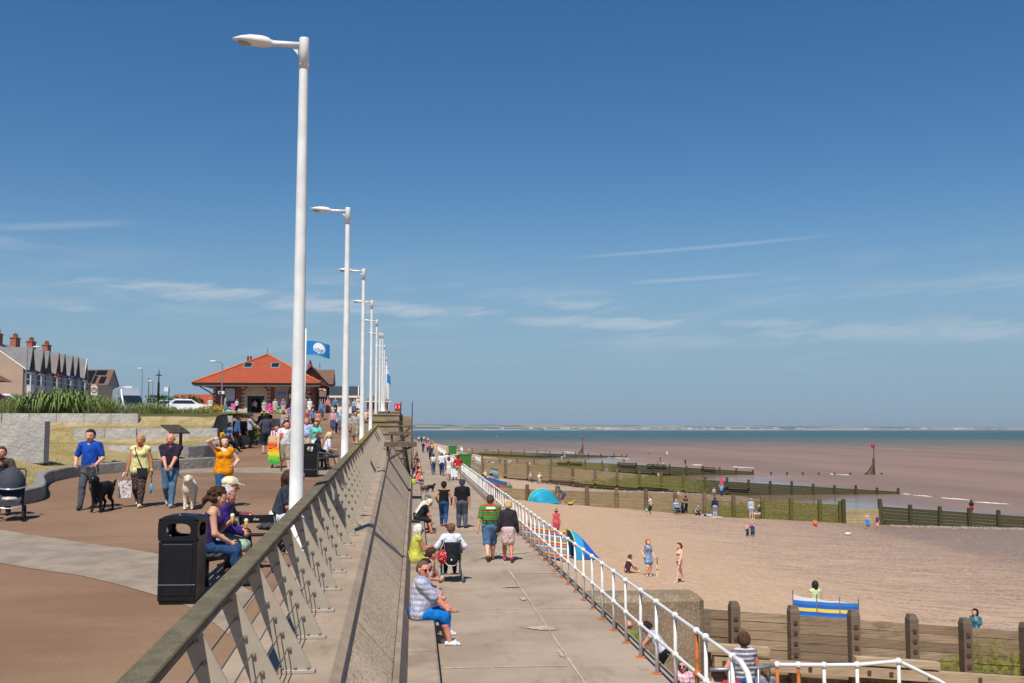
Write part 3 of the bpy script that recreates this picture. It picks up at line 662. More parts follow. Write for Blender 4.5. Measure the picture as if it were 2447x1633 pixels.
groyne(140, t3, xs, 'green timber groyne third from the camera, its sea end in shallow water', h=1.55, rows=5, beams=[(18.6, 22.5, -1.1), (31, 35, -1.0), (42.5, 46.5, -.5), (12, 49, -1.5)], up=.55)
t4 = lambda x: lerp([(12, -1.9), (29, -2.6), (50, -3.7), (69, -4.9)], x)
groyne(201, t4, [6.5 + 3.4 * k for k in range(19)], 'mossy timber groyne fourth from the camera with a broken raised beam', h=1.5, rows=4, beams=[(28, 33, .25), (40, 44, .3), (46, 50, .3), (57, 60, .35), (20, 68, -.9)], up=.5)
t5 = lambda x: lerp([(8, -2.6), (40, -4.0), (70, -5.25)], x)
groyne(330, t5, [6 + 4.2 * k for k in range(16)], 'farthest low timber groyne whose piles stand in the shallows', h=1.2, rows=3, up=.8, beams=[(12, 46, -.5)])
for k in range(8):
    x = 71.5 + 3.3 * k; setp(MB().box((x - .16, 200.8, -7), (x + .16, 201.1, -4.95 - .03 * k), bev=.03).build('timber_pile', M_T2d), f'small timber pile in the sea, {ORD[k]} beyond the end of the fourth groyne', 'pile', 'piles standing in the sea')
def beacon(x, y, z, s, label):
    e = empty('groyne_beacon', (x, y, z), label=label, cat='beacon')
    MB().tube([(0, 0, -2), (0, 0, 3.2 * s)], .28 * s, 8).build('pile', M_T2d, e); MB().tube([(-2.6 * s, 0, -1.4), (-.1, 0, 2.0 * s)], .2 * s, 8).build('brace', M_T2d, e); MB().tube([(-1.4 * s, .1, -1.2), (-.15, .1, 1.1 * s)], .17 * s, 8).build('brace', M_T2d, e)
    MB().tube([(.1, 0, 3.1 * s), (.12, 0, 5.6 * s)], .085 * s, 8).build('mast', M_IRON, e)
    b = MB(); b.lathe([(.32 * s, 5.45 * s), (.36 * s, 5.6 * s), (.36 * s, 6.2 * s), (.3 * s, 6.3 * s)], 10); b.build('red_topmark', mat('beacon_red', '#b8323a', .6, .2), e)
beacon(93, 201, -5.5, 1., 'large red-topped marker beacon on a braced pile in the sea')
beacon(62.8, 380, -5.5, 1.05, 'small distant red-topped marker beacon beyond the farthest groyne')
# foam lines of breaking waves
M_FOAM = mat('sea_foam', '#dcdad4', .8, .25, 1.5)
def foam(x0, y0, x1, y1, w):
    b = MB(); rf = random.Random(int(x0 * 7 + y0)); L = math.hypot(x1 - x0, y1 - y0); t = 0.; b.smooth = True
    while t < 1:
        seg = rf.uniform(1.5, 6.) / L; n = 9; vs = []; ox = rf.uniform(-.8, .8); ws = w * rf.uniform(.25, 1.)
        for i in range(n):
            u = min(1.05, t + seg * i / (n - 1)); e = math.sin(math.pi * i / (n - 1)) ** .7; x = x0 + (x1 - x0) * u + ox + 2.2 * mnoise.noise((u * 6, x0, 0)); y = y0 + (y1 - y0) * u
            for q, zz in ((-1, -.03), (-.3, .05), (.2, .09 * rf.uniform(.3, 1.2)), (1, -.03)): vs.append((x + q * ws * e * rf.uniform(.5, 1.2), y, -5.485 + zz * e))
        b.add(vs, [(i * 4 + k, i * 4 + k + 1, i * 4 + k + 5, i * 4 + k + 4) for i in range(n - 1) for k in range(3)]); t += seg * rf.uniform(.8, 1.5)
    return setp(b.build('breaking_wave', M_FOAM), kind='stuff')
for a in [(68.5, 141, 76, 108, .32), (76, 112, 84, 88, .35), (84, 92, 96, 66, .4), (78, 246, 79, 236, .7), (64, 330, 66, 312, .6), (86, 205, 87, 199, .7), (72, 262, 73, 256, .5), (61, 420, 62, 395, .7)]: foam(*a)
# ---------------------------------------------------------------- buildings
def m_brick(name, c1, c2, mort='#b9a490', s=4.5):
    m = NT(name); g = m.geo(); x, y, z = m.xyz(g); cb = m.n('ShaderNodeCombineXYZ'); m.l(m.mathn('ADD', x, y), cb.inputs[0]); m.l(z, cb.inputs[1])
    b = m.n('ShaderNodeTexBrick'); m.l(cb.outputs[0], b.inputs['Vector']); b.inputs['Scale'].default_value = s
    for k, v in (('Color1', lin(c1)), ('Color2', lin(c2)), ('Mortar', lin(mort))): b.inputs[k].default_value = (*v, 1)
    b.inputs['Mortar Size'].default_value = .012
    c = m.mix(m.mathn('MULTIPLY', m.rng(m.noise(g, .8, 6), .4, .7), .3), b.outputs['Color'], tuple(k * .6 for k in lin(c2)))
    m.base(c); m.rough(.85); m.bump(b.outputs['Fac'], .3, .01); return m.m
def m_tiles(name, c1, c2, sx=3.5, sz=4.):
    m = NT(name); g = m.geo(); x, y, z = m.xyz(g); cb = m.n('ShaderNodeCombineXYZ'); m.l(m.mathn('ADD', x, m.mathn('MULTIPLY', y, .2)), cb.inputs[0]); m.l(m.mathn('MULTIPLY', z, 1.8), cb.inputs[1])
    b = m.n('ShaderNodeTexBrick'); m.l(cb.outputs[0], b.inputs['Vector']); b.inputs['Scale'].default_value = sx
    for k, v in (('Color1', lin(c1)), ('Color2', lin(c2)), ('Mortar', tuple(k * .5 for k in lin(c2)))): b.inputs[k].default_value = (*v, 1)
    b.inputs['Mortar Size'].default_value = .02
    c = m.mix(m.mathn('MULTIPLY', m.rng(m.noise(g, 1.1, 7, .65), .4, .68), .4), b.outputs['Color'], tuple(k * .7 for k in lin(c2)))
    m.base(c); m.rough(.8); m.bump(b.outputs['Fac'], .6, .03); return m.m
M_BRICK = m_brick('kiosk_brick', '#8f4538', '#7d392f'); M_BRICK2 = m_brick('orange_brick', '#b2603f', '#9c4f35')
M_RTILE = m_tiles('red_roof_tile', '#b9532f', '#a3472a'); M_BTILE = m_tiles('brown_roof_tile', '#8c6650', '#755441'); M_SLATE = m_tiles('grey_slate', '#a09a98', '#8a8586')
M_STONE = mat('dressed_stone', '#cdbfa2', .8, .2, 3.); M_WHITE = mat('white_paint', '#e6e4de', .5, .08, 2.); M_BLACK = mat('black_paint', '#1d1f22', .4, .2, 5.); M_DKG = mat('dark_interior', '#17181a', .6)
M_WIN = mat('window_glass', '#20272d', .08, .3, 1.5, spec=.8); M_HIP = mat('orange_ridge_tile', '#cf7038', .75, .25, 6.); M_TAN = mat('tan_render', '#b39a83', .9, .1, .6, bump=.2, bscale=8)
M_GREYW = mat('grey_gutter', '#8a9097', .5); M_SIGNB = mat('sign_blue', '#1f57a5', .5)
ks = empty('seafront_kiosk', (-17.7, 120, 5.3), label='red brick seafront shop with orange hipped roof and arched stone doorway', cat='shop'); KO = Vector((17.7, -120, -5.3))
def kb(name, a, b, m, parent=ks, bev=0, off=KO): return MB().box(a, b, bev=bev).build(name, m, parent, off)
def quads(name, vs, fs, m, parent, off): return MB().add(vs, fs).build(name, m, parent, off)
x0, x1, yb = -22.99, -12.1, 132
# walls with a real doorway
for a, c in ((x0, -19.15), (-17.2, x1)): kb('wall', (a, 120, 5.9), (c, 120.35, 8.72), M_BRICK)
kb('wall', (-19.15, 120, 7.5), (-17.2, 120.35, 8.72), M_BRICK); kb('wall', (x0, 120.35, 5.3), (x0 + .35, yb, 8.72), M_BRICK); kb('wall', (x1 - .35, 120.35, 5.3), (x1, yb, 8.72), M_BRICK)
for a, c in ((x0 - .06, -19.2), (-17.15, x1 + .06)): kb('stone_plinth', (a, 119.94, 5.2), (c, 120.3, 6.05), M_STONE, bev=.02)
kb('shop_interior', (x0 + .4, 124, 5.3), (x1 - .4, 124.2, 8.7), M_DKG)
# arched stone surround
pts = [(-19.47, 5.3), (-19.47, 7.75)] + [(-18.18 - 1.29 * math.cos(t), 7.75 + .88 * math.sin(t)) for t in np.linspace(0, math.pi, 14)] + [(-16.89, 5.3), (-17.22, 5.3), (-17.22, 7.47), (-19.13, 7.47), (-19.13, 5.3)]
b = MB(); b.prism(pts[:-5][::-1] if False else pts, 119.86, 119.995); b.build('door_surround', M_STONE, ks, KO)
b = MB(); a = [(-18.18 - 1.36 * math.cos(t), 7.76 + .95 * math.sin(t)) for t in np.linspace(.12, math.pi - .12, 14)]; c_ = [(-18.18 - 1.2 * math.cos(t), 7.76 + .78 * math.sin(t)) for t in np.linspace(.12, math.pi - .12, 14)]
b.prism((a + c_[::-1])[::-1], 119.76, 119.857); b.build('arch_moulding', M_STONE, ks, KO)
kb('door', (-19.1, 120.1, 5.3), (-18.65, 120.2, 7.45), M_BLACK); kb('door', (-17.7, 120.1, 5.3), (-17.25, 120.2, 7.45), M_BLACK); kb('door_head', (-19.1, 120.08, 7.2), (-17.25, 120.18, 7.46), M_BLACK)
for x in (x0 - .03, -19.75, -16.85, x1 - .27):
    for k in range(6): kb('quoin', (x - (.08 if k % 2 else 0), 119.95, 6.1 + k * .43), (x + .3, 120.05, 6.1 + k * .43 + .24), M_STONE)
# picture panels
def poster(x0, x1, z0, z1, frame, pal, name):
    o = kb(name, (x0, 119.9, z0), (x1, 119.99, z1), frame)
    m = NT(name + '_print'); g = m.geo(); rp = m.n('ShaderNodeValToRGB'); x, y, z = m.xyz(g)
    m.l(m.mathn('MULTIPLY_ADD', m.mathn('SUBTRACT', z, z0), .75 / (z1 - z0), m.mathn('MULTIPLY', m.noise(g, 5., 4, .6), .45)), rp.inputs[0]); el = rp.color_ramp.elements
    for i, cc in enumerate(pal):
        e = el[i] if i < 2 else el.new(.5); e.position = .15 + .75 * i / (len(pal) - 1); e.color = (*lin(cc), 1)
    m.base(rp.outputs[0]); m.rough(.35); kb('print', (x0 + .1, 119.885, z0 + .1), (x1 - .1, 119.895, z1 - .12), m.m, o, off=(0, 0, 0)); return o
poster(-21.75, -20.45, 6.75, 8.5, M_BLACK, ['#3b4043', '#c3cdd2', '#6f7a80', '#b7c4ca'], 'photo_panel'); poster(-16.0, -14.6, 6.5, 8.15, M_STONE, ['#b08a5a', '#c9a36b', '#6fa3c2', '#3f7db0'], 'poster_panel')
kb('stone_lintel', (-16.1, 119.92, 8.2), (-14.45, 119.99, 8.5), M_STONE); kb('notice', (-14.45, 119.95, 7.2), (-14.07, 119.99, 7.7), M_WHITE)
# hipped roof
ex0, ex1, ey0, ey1, ez, ax, az_ = -25.05, -10.7, 118.3, 133.6, 8.92, -17.7, 12.6
V = [(ex0, ey0, ez), (ex1, ey0, ez), (ex1, ey1, ez), (ex0, ey1, ez), (ax, 125.2, az_), (ax, 126.8, az_)]
quads('roof', V, [(0, 1, 4), (1, 2, 5, 4), (2, 3, 5), (3, 0, 4, 5), (0, 3, 2, 1)], M_RTILE, ks, KO)
for p, q in ((0, 4), (1, 4), (2, 5), (3, 5), (4, 5)): MB().tube([Vector(V[p]) + Vector((0, 0, .04)), Vector(V[q]) + Vector((0, 0, .04))], .13, 8).build('ridge_tiles', M_HIP, ks, KO)
kb('fascia', (ex0 - .03, ey0 - .04, ez - .24), (ex1 + .03, ey0 + .08, ez - .02), M_BLACK); kb('soffit', (ex0 + .1, ey0 + .1, ez - .36), (ex1 - .1, 120.1, ez - .26), M_WHITE); kb('fascia', (ex0 - .03, ey0 + .1, ez - .2), (ex0 + .08, ey1, ez - .02), M_BLACK)
MB().tube([(ax, 125.2, az_), (ax, 125.2, az_ + .85)], .03, 5).build('finial', M_BLACK, ks, KO)
for x in (x0 + .05, x1 - .1):
    s = -1 if x < -17 else 1; MB().tube([(x, 120, 7.6), (x + s * .9, 119.4, 8.2), (x + s * 1.5, 118.9, 8.62)], .07, 6).build('eaves_bracket', M_BLACK, ks, KO)
for xc in (-19.55, -16.4):
    f = lambda y: ez + (y - ey0) * (az_ - ez) / (125.2 - ey0)
    o = quads('skylight', [(xc - .52, 121.9, f(121.9) + .06), (xc + .52, 121.9, f(121.9) + .06), (xc + .52, 123.1, f(123.1) + .06), (xc - .52, 123.1, f(123.1) + .06), (xc - .52, 121.9, f(121.9) - .05), (xc + .52, 121.9, f(121.9) - .05), (xc + .52, 123.1, f(123.1) - .05), (xc - .52, 123.1, f(123.1) - .05)], [(0, 1, 2, 3), (4, 5, 1, 0), (5, 6, 2, 1), (6, 7, 3, 2), (7, 4, 0, 3)], M_GREYW, ks, KO)
    quads('pane', [(xc - .42, 122.0, f(122.0) + .075), (xc + .42, 122.0, f(122.0) + .075), (xc + .42, 123.0, f(123.0) + .075), (xc - .42, 123.0, f(123.0) + .075)], [(0, 1, 2, 3)], M_WIN, o, (0, 0, 0))
o = kb('chimney', (-20.5, 127, 10), (-19.75, 127.7, 12.0), M_BRICK2)
for x in (-20.35, -20.0): MB().lathe([(.14, 11.95), (.12, 12.55), (.16, 12.6)], 8, Matrix.Translation((x, 127.35, 0))).build('chimney_pot', M_BRICK2, o)
kb('chimney', (-21.6, 129, 9.6), (-21.2, 129.4, 11.25), M_BRICK2)
# half-timbered house behind
th_ = empty('gabled_house', (-13.2, 138, 5.3), label='brick and white gabled house with black bargeboards behind the seafront shop', cat='house'); TO = Vector((13.2, -138, -5.3))
def tb(n, a, b, m, p=th_, bev=0, off=TO): return MB().box(a, b, bev=bev).build(n, m, p, off)
MB().prism([(-15.9, 5.3), (-11.75, 5.3), (-11.75, 9.75), (-13.7, 11.75), (-15.9, 9.6)][::-1] if False else [(-15.9, 5.3), (-11.75, 5.3), (-11.75, 9.75), (-13.7, 11.75), (-15.65, 9.75)], 138, 148).build('wall', M_BRICK2, th_, TO)
for s in (-1, 1): 
    e = -13.7 + s * 2.35; MB().prism([(-13.7, 11.82), (e, 9.42), (e, 9.62), (-13.7, 12.06)] if s > 0 else [(-13.7, 12.06), (e, 9.62), (e, 9.42), (-13.7, 11.82)], 137.5, 148.2).build('roof', M_BTILE, th_, TO)
    MB().prism([(-13.7, 11.80), (e, 9.40), (e, 9.62), (-13.7, 12.04)] if s > 0 else [(-13.7, 12.04), (e, 9.62), (e, 9.40), (-13.7, 11.80)], 137.3, 137.49).build('bargeboard', M_BLACK, th_, TO)
quads('roof', [(-13.9, 141, 11.75), (-10.9, 141, 11.75), (-10.9, 139, 9.7), (-13.9, 139, 9.7), (-13.9, 143, 9.7), (-10.9, 143, 9.7)], [(0, 1, 2, 3), (1, 0, 4, 5), (1, 5, 2)], M_BTILE, th_, TO); tb('wall', (-11.75, 139.3, 5.3), (-11.0, 143, 9.7), M_BRICK2)
w = tb('window', (-13.5, 137.9, 8.95), (-12.0, 137.99, 10.25), M_WHITE)
for i in range(3):
    for j in range(3): MB().box((-13.4 + i * .47, 137.88, 9.05 + j * .39), (-13.05 + i * .47, 137.897, 9.36 + j * .39)).build('pane', M_WIN, w, (0, 0, 0))
for k in range(4): tb('quoin', (-12.05, 137.92, 8.75 + k * .33), (-11.8, 137.99, 8.95 + k * .33), M_WHITE)
MB().prism([(136.6, 8.0), (138, 8.65), (138, 8.5), (136.6, 7.88)], -15.5, -11.5, 'x').build('bay_roof', M_BTILE, th_, TO); tb('bay_front', (-15.4, 136.8, 6.8), (-11.7, 137.98, 7.9), M_BLACK)
for i in range(5):
    w = tb('window', (-15.3 + i * .72, 136.75, 7.0), (-14.68 + i * .72, 136.79, 7.8), M_WHITE)
    for j in (0, 1): MB().box((-15.25 + i * .72 + j * .29, 136.73, 7.07), (-15.02 + i * .72 + j * .29, 136.748, 7.72)).build('pane', M_WIN, w, (0, 0, 0))
tb('bay_base', (-15.4, 136.9, 5.3), (-11.7, 137.9, 6.8), M_BRICK2)
o = tb('chimney', (-14.6, 141, 10.2), (-13.95, 141.7, 12.5), M_BRICK2); MB().lathe([(.15, 12.45), (.12, 13.0), (.16, 13.1)], 8, Matrix.Translation((-14.27, 141.35, 0))).build('chimney_pot', M_BRICK2, o)
for x, y in ((-13.7, 137.45), (-12.9, 140.9)): MB().tube([(x, y, 11.9), (x, y, 12.7)], .04, 5).build('finial', M_BLACK, th_, TO)
# white cafe box
wc = empty('white_cafe', (-8.7, 128, 5.3), label='white rendered low cafe with dark slate roof right of the gabled house', cat='cafe'); CO = Vector((8.7, -128, -5.3))
MB().box((-10.55, 128, 5.3), (-7.75, 134, 7.6)).build('wall', M_WHITE, wc, CO); MB().box((-7.75, 129.4, 5.3), (-6.8, 134, 7.5)).build('wall', mat('grey_cladding', '#6f7780', .5), wc, CO)
quads('roof', [(-10.9, 127.4, 7.75), (-6.6, 127.4, 7.75), (-6.6, 131.0, 9.1), (-10.9, 131.0, 9.1), (-6.6, 134.6, 7.75), (-10.9, 134.6, 7.75)], [(0, 1, 2, 3), (3, 2, 4, 5), (1, 4, 2), (0, 3, 5)], mat('dark_slate', '#3d4249', .6, .2, 2.), wc, CO)
MB().box((-10.95, 127.3, 7.55), (-6.55, 127.42, 7.78)).build('gutter', M_WHITE, wc, CO); MB().box((-7.72, 129.3, 5.5), (-7.3, 129.38, 7.3)).build('window', M_WIN, wc, CO)
MB().tube([(-6.9, 127.5, 5.3), (-6.9, 127.5, 9.0)], .06, 6).build('post', M_WHITE, wc, CO)
hut = empty('brick_shelter', (-5.4, 150, 5.3), label='small orange brick shelter with brown hipped roof seen between the lamp posts', cat='shelter'); HO = Vector((5.4, -150, -5.3))
MB().box((-6.9, 150, 5.3), (-3.9, 154, 7.7)).build('wall', M_BRICK2, hut, HO)
quads('roof', [(-7.3, 149.4, 7.7), (-3.4, 149.4, 7.7), (-3.4, 154.6, 7.7), (-7.3, 154.6, 7.7), (-5.35, 152, 8.95)], [(0, 1, 4), (1, 2, 4), (2, 3, 4), (3, 0, 4)], M_BTILE, hut, HO)
MB().box((-7.35, 149.35, 7.6), (-3.35, 149.45, 7.75)).build('gutter', M_WHITE, hut, HO)
for x in (-5.9, -4.7): MB().box((x, 149.95, 6.2), (x + .6, 149.99, 7.3)).build('window', M_WIN, hut, HO)
# terrace of Victorian houses, street front facing the sea
ter_y = [162.9, 167.4, 170, 174.5, 177.3, 181.3, 184.3, 188.8]
accent = ['#24313a', '#3a5a66', '#56636a', '#7d2a2a', '#2f4d52', '#3f4b52', '#2b2f36', '#7a3030']
labels = ['first terraced house with tan rendered end wall and slate roof', 'second terraced house from the tan gable end, dark pointed gable', 'third terraced house from the tan gable end with grey gable', 'fourth terraced house from the tan gable end with red porch', 'fifth terraced house from the tan gable end, green gable', 'sixth terraced house from the tan gable end with blue trimmed bay', 'seventh terraced house from the tan gable end with dark gable', 'last terraced house of the row with white bargeboard']
xf, xr_, zr, ze = -59.2, -64.8, 17.0, 13.0
bnds = [161.2, 165.2, 168.7, 172.3, 175.9, 179.3, 182.8, 186.6, 190.6]
for i, yc in enumerate(ter_y):
    a, c = bnds[i], bnds[i + 1]; h = empty('terraced_house', (xf, (a + c) / 2, 5.3), label=labels[i], cat='house', group='terraced houses along the street'); O = Vector((-xf, -(a + c) / 2, -5.3))
    wallm = M_TAN if i == 0 else mat(f'bay_render_{i}', ['#b39a83', '#c9ccd0', '#b9c0c6', '#cfcac4', '#aab4bb', '#c3c9cd', '#8d7f76', '#cfd3d4'][i], .8, .12, 1.)
    MB().prism([(xf, 5.3), (xf, ze), (xr_, zr), (xr_ - 5.6, ze), (xr_ - 5.6, 5.3)], a, c).build('wall', wallm, h, O)
    quads('roof', [(xf + .35, a, ze - .18), (xf + .35, c, ze - .18), (xr_, c, zr + .12), (xr_, a, zr + .12), (xr_ - 5.8, a, ze), (xr_ - 5.8, c, ze), (xf + .35, a, ze - .3), (xf + .35, c, ze - .3), (xr_, a, zr - .02)], [(0, 1, 2, 3), (3, 2, 5, 4), (6, 7, 1, 0), (6, 0, 3, 8)], M_SLATE, h, O)
    if i == 0: quads('verge_board', [(xf + .4, a - .06, ze - .35), (xf + .4, a - .06, ze - .1), (xr_, a - .06, zr + .16), (xr_, a - .06, zr - .1)], [(0, 1, 2, 3)], M_WHITE, h, O)
    w = .78; gz = 16.1
    MB().prism([(yc - w, ze - .1), (yc + w, ze - .1), (yc, gz)], xf - 3.9, xf + .5, 'x').build('gable', mat(f'gable_{i}', accent[i], .7), h, O)
    for s in (-1, 1):
        quads('gable_roof', [(xf + .72, yc, gz + .14), (xf + .72, yc + s * (w + .22), ze - .35), (xf - 3.2, yc + s * (w + .22), ze - .35), (xf - 4.6, yc, gz + .14)], [(0, 1, 2, 3) if s > 0 else (3, 2, 1, 0)], M_SLATE, h, O)
        MB().tube([(xf + .75, yc, gz + .12), (xf + .75, yc + s * (w + .25), ze - .4)], .07, 5).build('bargeboard', M_WHITE if i in (7,) else mat(f'barge_{i}', accent[i], .6), h, O)
    # bay window
    bay = [(yc - 1.15, xf), (yc - .7, xf + .85), (yc + .7, xf + .85), (yc + 1.15, xf)]
    bm_ = MB(); bm_.prism([(x, y) for y, x in bay][::-1] if False else [(x, y) for y, x in bay], 5.3, ze - .75, 'z'); bo = bm_.build('bay', wallm if i else M_WHITE, h, O)
    quads('bay_roof', [(xf, yc - 1.3, ze - .75), (xf + 1.0, yc - .8, ze - .75), (xf + 1.0, yc + .8, ze - .75), (xf, yc + 1.3, ze - .75), (xf, yc, ze + .0)], [(0, 1, 4), (1, 2, 4), (2, 3, 4), (3, 2, 1, 0)], M_GREYW, h, O)
    for f0, f1, nme in (((yc - 1.05, xf + .2), (yc - .78, xf + .72), 'side'), ((yc - .6, xf + .86), (yc + .6, xf + .86), 'front')):
        for zz in (10.4, 7.0):
            d = Vector((f1[1] - f0[1], f1[0] - f0[0], 0)); nrm = Vector((d.y, -d.x, 0)).normalized() * .03
            if nme == 'front': nrm = Vector((.03, 0, 0))
            P = [Vector((f0[1], f0[0], zz)), Vector((f1[1], f1[0], zz)), Vector((f1[1], f1[0], zz + 1.75)), Vector((f0[1], f0[0], zz + 1.75))]
            wo_ = quads('window', [p + nrm for p in P], [(0, 1, 2, 3)], M_WHITE, h, O); mid = sum(P, Vector()) / 4
            for hz in (0, 1):
                Q = [Vector((p.x, p.y, (zz + .08 + hz * .85) if k < 2 else (zz + .82 + hz * .85))) for k, p in enumerate(P)]; Q = [mid * 0 + Vector((mid.x + (q.x - mid.x) * .82, mid.y + (q.y - mid.y) * .82, q.z)) + nrm * 1.7 for q in Q]
                quads('pane', Q, [(0, 1, 2, 3)], M_WIN, wo_, (0, 0, 0))
    if i in (3, 5): MB().box((xf + .5, yc - .9, 12.35), (xf + 1.1, yc + .9, 12.75)).build('awning', mat(f'awning_{i}', '#a02c2c' if i == 3 else '#2c4f9a', .6), h, O)
    if i in (0, 2, 4, 6):
        st = MB().box((xr_ - .4, c - .9, zr - .8), (xr_ + .55, c + .9, zr + 1.35)).build('chimney', M_BRICK2, h, O)
        MB().box((xr_ - .5, c - 1.0, zr + 1.35), (xr_ + .65, c + 1.0, zr + 1.5)).build('chimney_cap', M_BRICK2, st, (0, 0, 0))
        for k in range(6): MB().lathe([(.15, zr + 1.48), (.13, zr + 2.15), (.17, zr + 2.25)], 7, Matrix.Translation((xr_ + .1, c - .78 + k * .31, 0))).build('chimney_pot', mat('buff_pot', '#cfb98c', .8), st, (0, 0, 0))
    if i == 0:
        st = MB().box((xr_ - .4, a + .1, zr - .8), (xr_ + .6, a + 1.2, zr + 1.4)).build('chimney', M_TAN, h, O)
        for k in range(3): MB().lathe([(.12, zr + 1.4), (.10, zr + 1.95), (.14, zr + 2.0)], 7, Matrix.Translation((xr_ - .2 + k * .3, a + .6, 0))).build('chimney_pot', mat('buff_pot', '#cfb98c', .8), st, (0, 0, 0))
# solar roof house and its annex
sh = empty('solar_panel_house', (-60, 200, 5.3), label='tan house with black solar panels on its brown roof', cat='house'); SO = Vector((60, -200, -5.3))
MB().prism([(200, 5.3), (207, 5.3), (207, 12.2), (203.5, 15.0), (200, 12.2)], -62.5, -58, 'x').build('wall', mat('pale_grey_render', '#9fa3a4', .9), sh, SO)
quads('roof', [(-63, 199.6, 12.0), (-57.8, 199.6, 12.0), (-57.8, 203.5, 15.15), (-63, 203.5, 15.15), (-57.8, 207.4, 12.0), (-63, 207.4, 12.0)], [(0, 1, 2, 3), (3, 2, 4, 5)], M_BTILE, sh, SO)
f = lambda y: 12.0 + (y - 199.6) * 3.15 / 3.9 + .08
for a, b_, c, d in ((-62.6, -61.1, 199.9, 203.1), (-60.9, -58.9, 202, 203.2), (-60.9, -60.3, 199.9, 201.8), (-59.7, -58.6, 199.9, 201.6)): quads('solar_panel', [(a, c, f(c)), (b_, c, f(c)), (b_, d, f(d)), (a, d, f(d))], [(0, 1, 2, 3)], mat('solar_black', '#15171c', .25), sh, SO)
MB().box((-60.2, 190, 5.3), (-57.0, 199.6, 11.7)).build('annex', mat('cream_render', '#c9bc9f', .9), sh, SO)
bg_ = empty('bungalow', (-39, 84, 5.0), label='bungalow with brown tiled eaves cut by the left edge of the picture', cat='house'); BO = Vector((39, -84, -5.0))
MB().box((-44, 84.6, 4.8), (-36.5, 94, 7.9)).build('wall', M_WHITE, bg_, BO); quads('roof', [(-45, 84, 7.85), (-35.7, 84, 7.85), (-35.7, 95, 7.85), (-45, 95, 7.85), (-40, 88.5, 10.8), (-40, 91, 10.8)], [(0, 1, 4), (1, 2, 5, 4), (2, 3, 5), (3, 0, 4, 5)], M_BTILE, bg_, BO); MB().box((-45, 83.9, 7.68), (-35.6, 84.05, 7.86)).build('gutter', M_BLACK, bg_, BO)
# distant red roofs behind the van
for i, (x, y, w_) in enumerate(((-41, 178, 7), (-33, 182, 6), (-20, 190, 9))):
    e = empty('distant_house', (x, y, 5.3), label=['distant red roofed house left of the silver van', 'distant red roofed house right of the silver van', 'distant roof behind the seafront shop'][i], cat='house'); MB().box((0, 0, 0), (w_, 8, 2.2)).build('wall', M_TAN, e); MB().prism([(-.4, 2.2), (8.4, 2.2), (4, 4.4)], -.3, w_ + .3, 'x').build('roof', M_RTILE, e)
# ---------------------------------------------------------------- stepped wall, stair, decks, lifebuoy, flags
def xb(y): return xrail(y)
bst = empty('stepped_sea_wall', (-2, 65, 0), label='higher concrete sea wall beyond the fence rising in three steps', cat='sea wall'); SOF = Vector((2, -65, 0))
for (ya, yc_, z, x1_) in ((65, 79, 4.12, -1.04), (79, 84, 4.72, -1.2), (84, 330, 5.0, -1.3)):
    MB().hexa([(-3.2, ya + .01, -.3), (-.35, ya + .01, -.3), (-.35, yc_, -.3), (-3.4, yc_, -.3), (-3.2, ya + .01, z), (x1_, ya + .01, z), (x1_, yc_, z), (-3.4, yc_, z)]).build('wall_section', M_WALL, bst, SOF)
    MB().box((-3.3, ya - .06, z + .004), (x1_ + .1, yc_ if yc_ < 300 else 110, z + .14), bev=.02).build('coping', M_RAIL if ya < 70 else M_WALL, bst, SOF)
for k in range(5): MB().hexa([(-2.6, 64.95, 3.9 - .5 * k - .03), (-.5, 64.95, 3.9 - .5 * k - .03), (-.5, 65.0, 3.9 - .5 * k - .03), (-2.6, 65.0, 3.9 - .5 * k - .03), (-2.6, 64.95, 3.9 - .5 * k), (-.5, 64.95, 3.9 - .5 * k), (-.5, 65, 3.9 - .5 * k), (-2.6, 65, 3.9 - .5 * k)]).build('board_mark', M_WALL, bst, SOF)
st = empty('beach_staircase', (-.6, 76, 0), label='concrete stair with black handrail going down to the lower promenade', cat='staircase'); TOF = Vector((.6, -76, 0))
for k in range(24):
    z = 4.7 - k * .2; yy = 84 - k * .34; MB().box((-1.15, yy - .34, z - .9), (-.15, yy, z)).build('step', M_WALL, st, TOF)
for x in (-.18, -1.1):
    MB().tube([(x, 86.5, 5.95), (x, 84, 5.75), (x, 75.8, .95)], .035, 6).build('handrail', M_BLACK, st, TOF); MB().tube([(x, 84, 5.3), (x, 75.8, .5)], .02, 5).build('mid_rail', M_BLACK, st, TOF)
    for k in range(9): MB().tube([(x, 84 - k * 1.02, 4.7 - k * .6), (x, 84 - k * 1.02, 5.75 - k * .6)], .03, 5).build('baluster', M_BLACK, st, TOF)
M_DECK = mat('deck_timber', '#6b5d4e', .85, .3, 4., bump=.3, bscale=20)
for k, (y, z, x0_, x1_) in enumerate(((46.6, 3.08, -1.35, .12), (61.5, 3.52, -1.5, -.1), (72.5, 3.95, -1.2, -.1))):
    e = empty('wall_platform', (-.6, y, z), label=['nearest timber platform on brackets jutting from the sea wall', 'middle timber platform on brackets beyond the nearest one', 'farthest small timber platform beside the beach stair'][k], cat='platform', group='timber platforms on the sea wall'); O = Vector((.6, -y, -z))
    for j in range(6): MB().box((x0_, y + j * .32, z - .06), (x1_, y + j * .32 + .29, z)).build('deck_board', M_DECK, e, O)
    MB().box((x0_, y - .08, z - .2), (x1_, y - .005, z - .01)).build('edge_beam', M_DECK, e, O)
    for yy in (y + .1, y + 1.6): MB().tube([(x1_ - .15, yy, z - .15), (x0_ + .25, yy, z - .75)], .05, 6).build('bracket', M_DECK, e, O); MB().box((x0_ + .1, yy - .05, z - 1.0), (x0_ + .2, yy + .05, z - .07)).build('bracket_post', M_DECK, e, O)
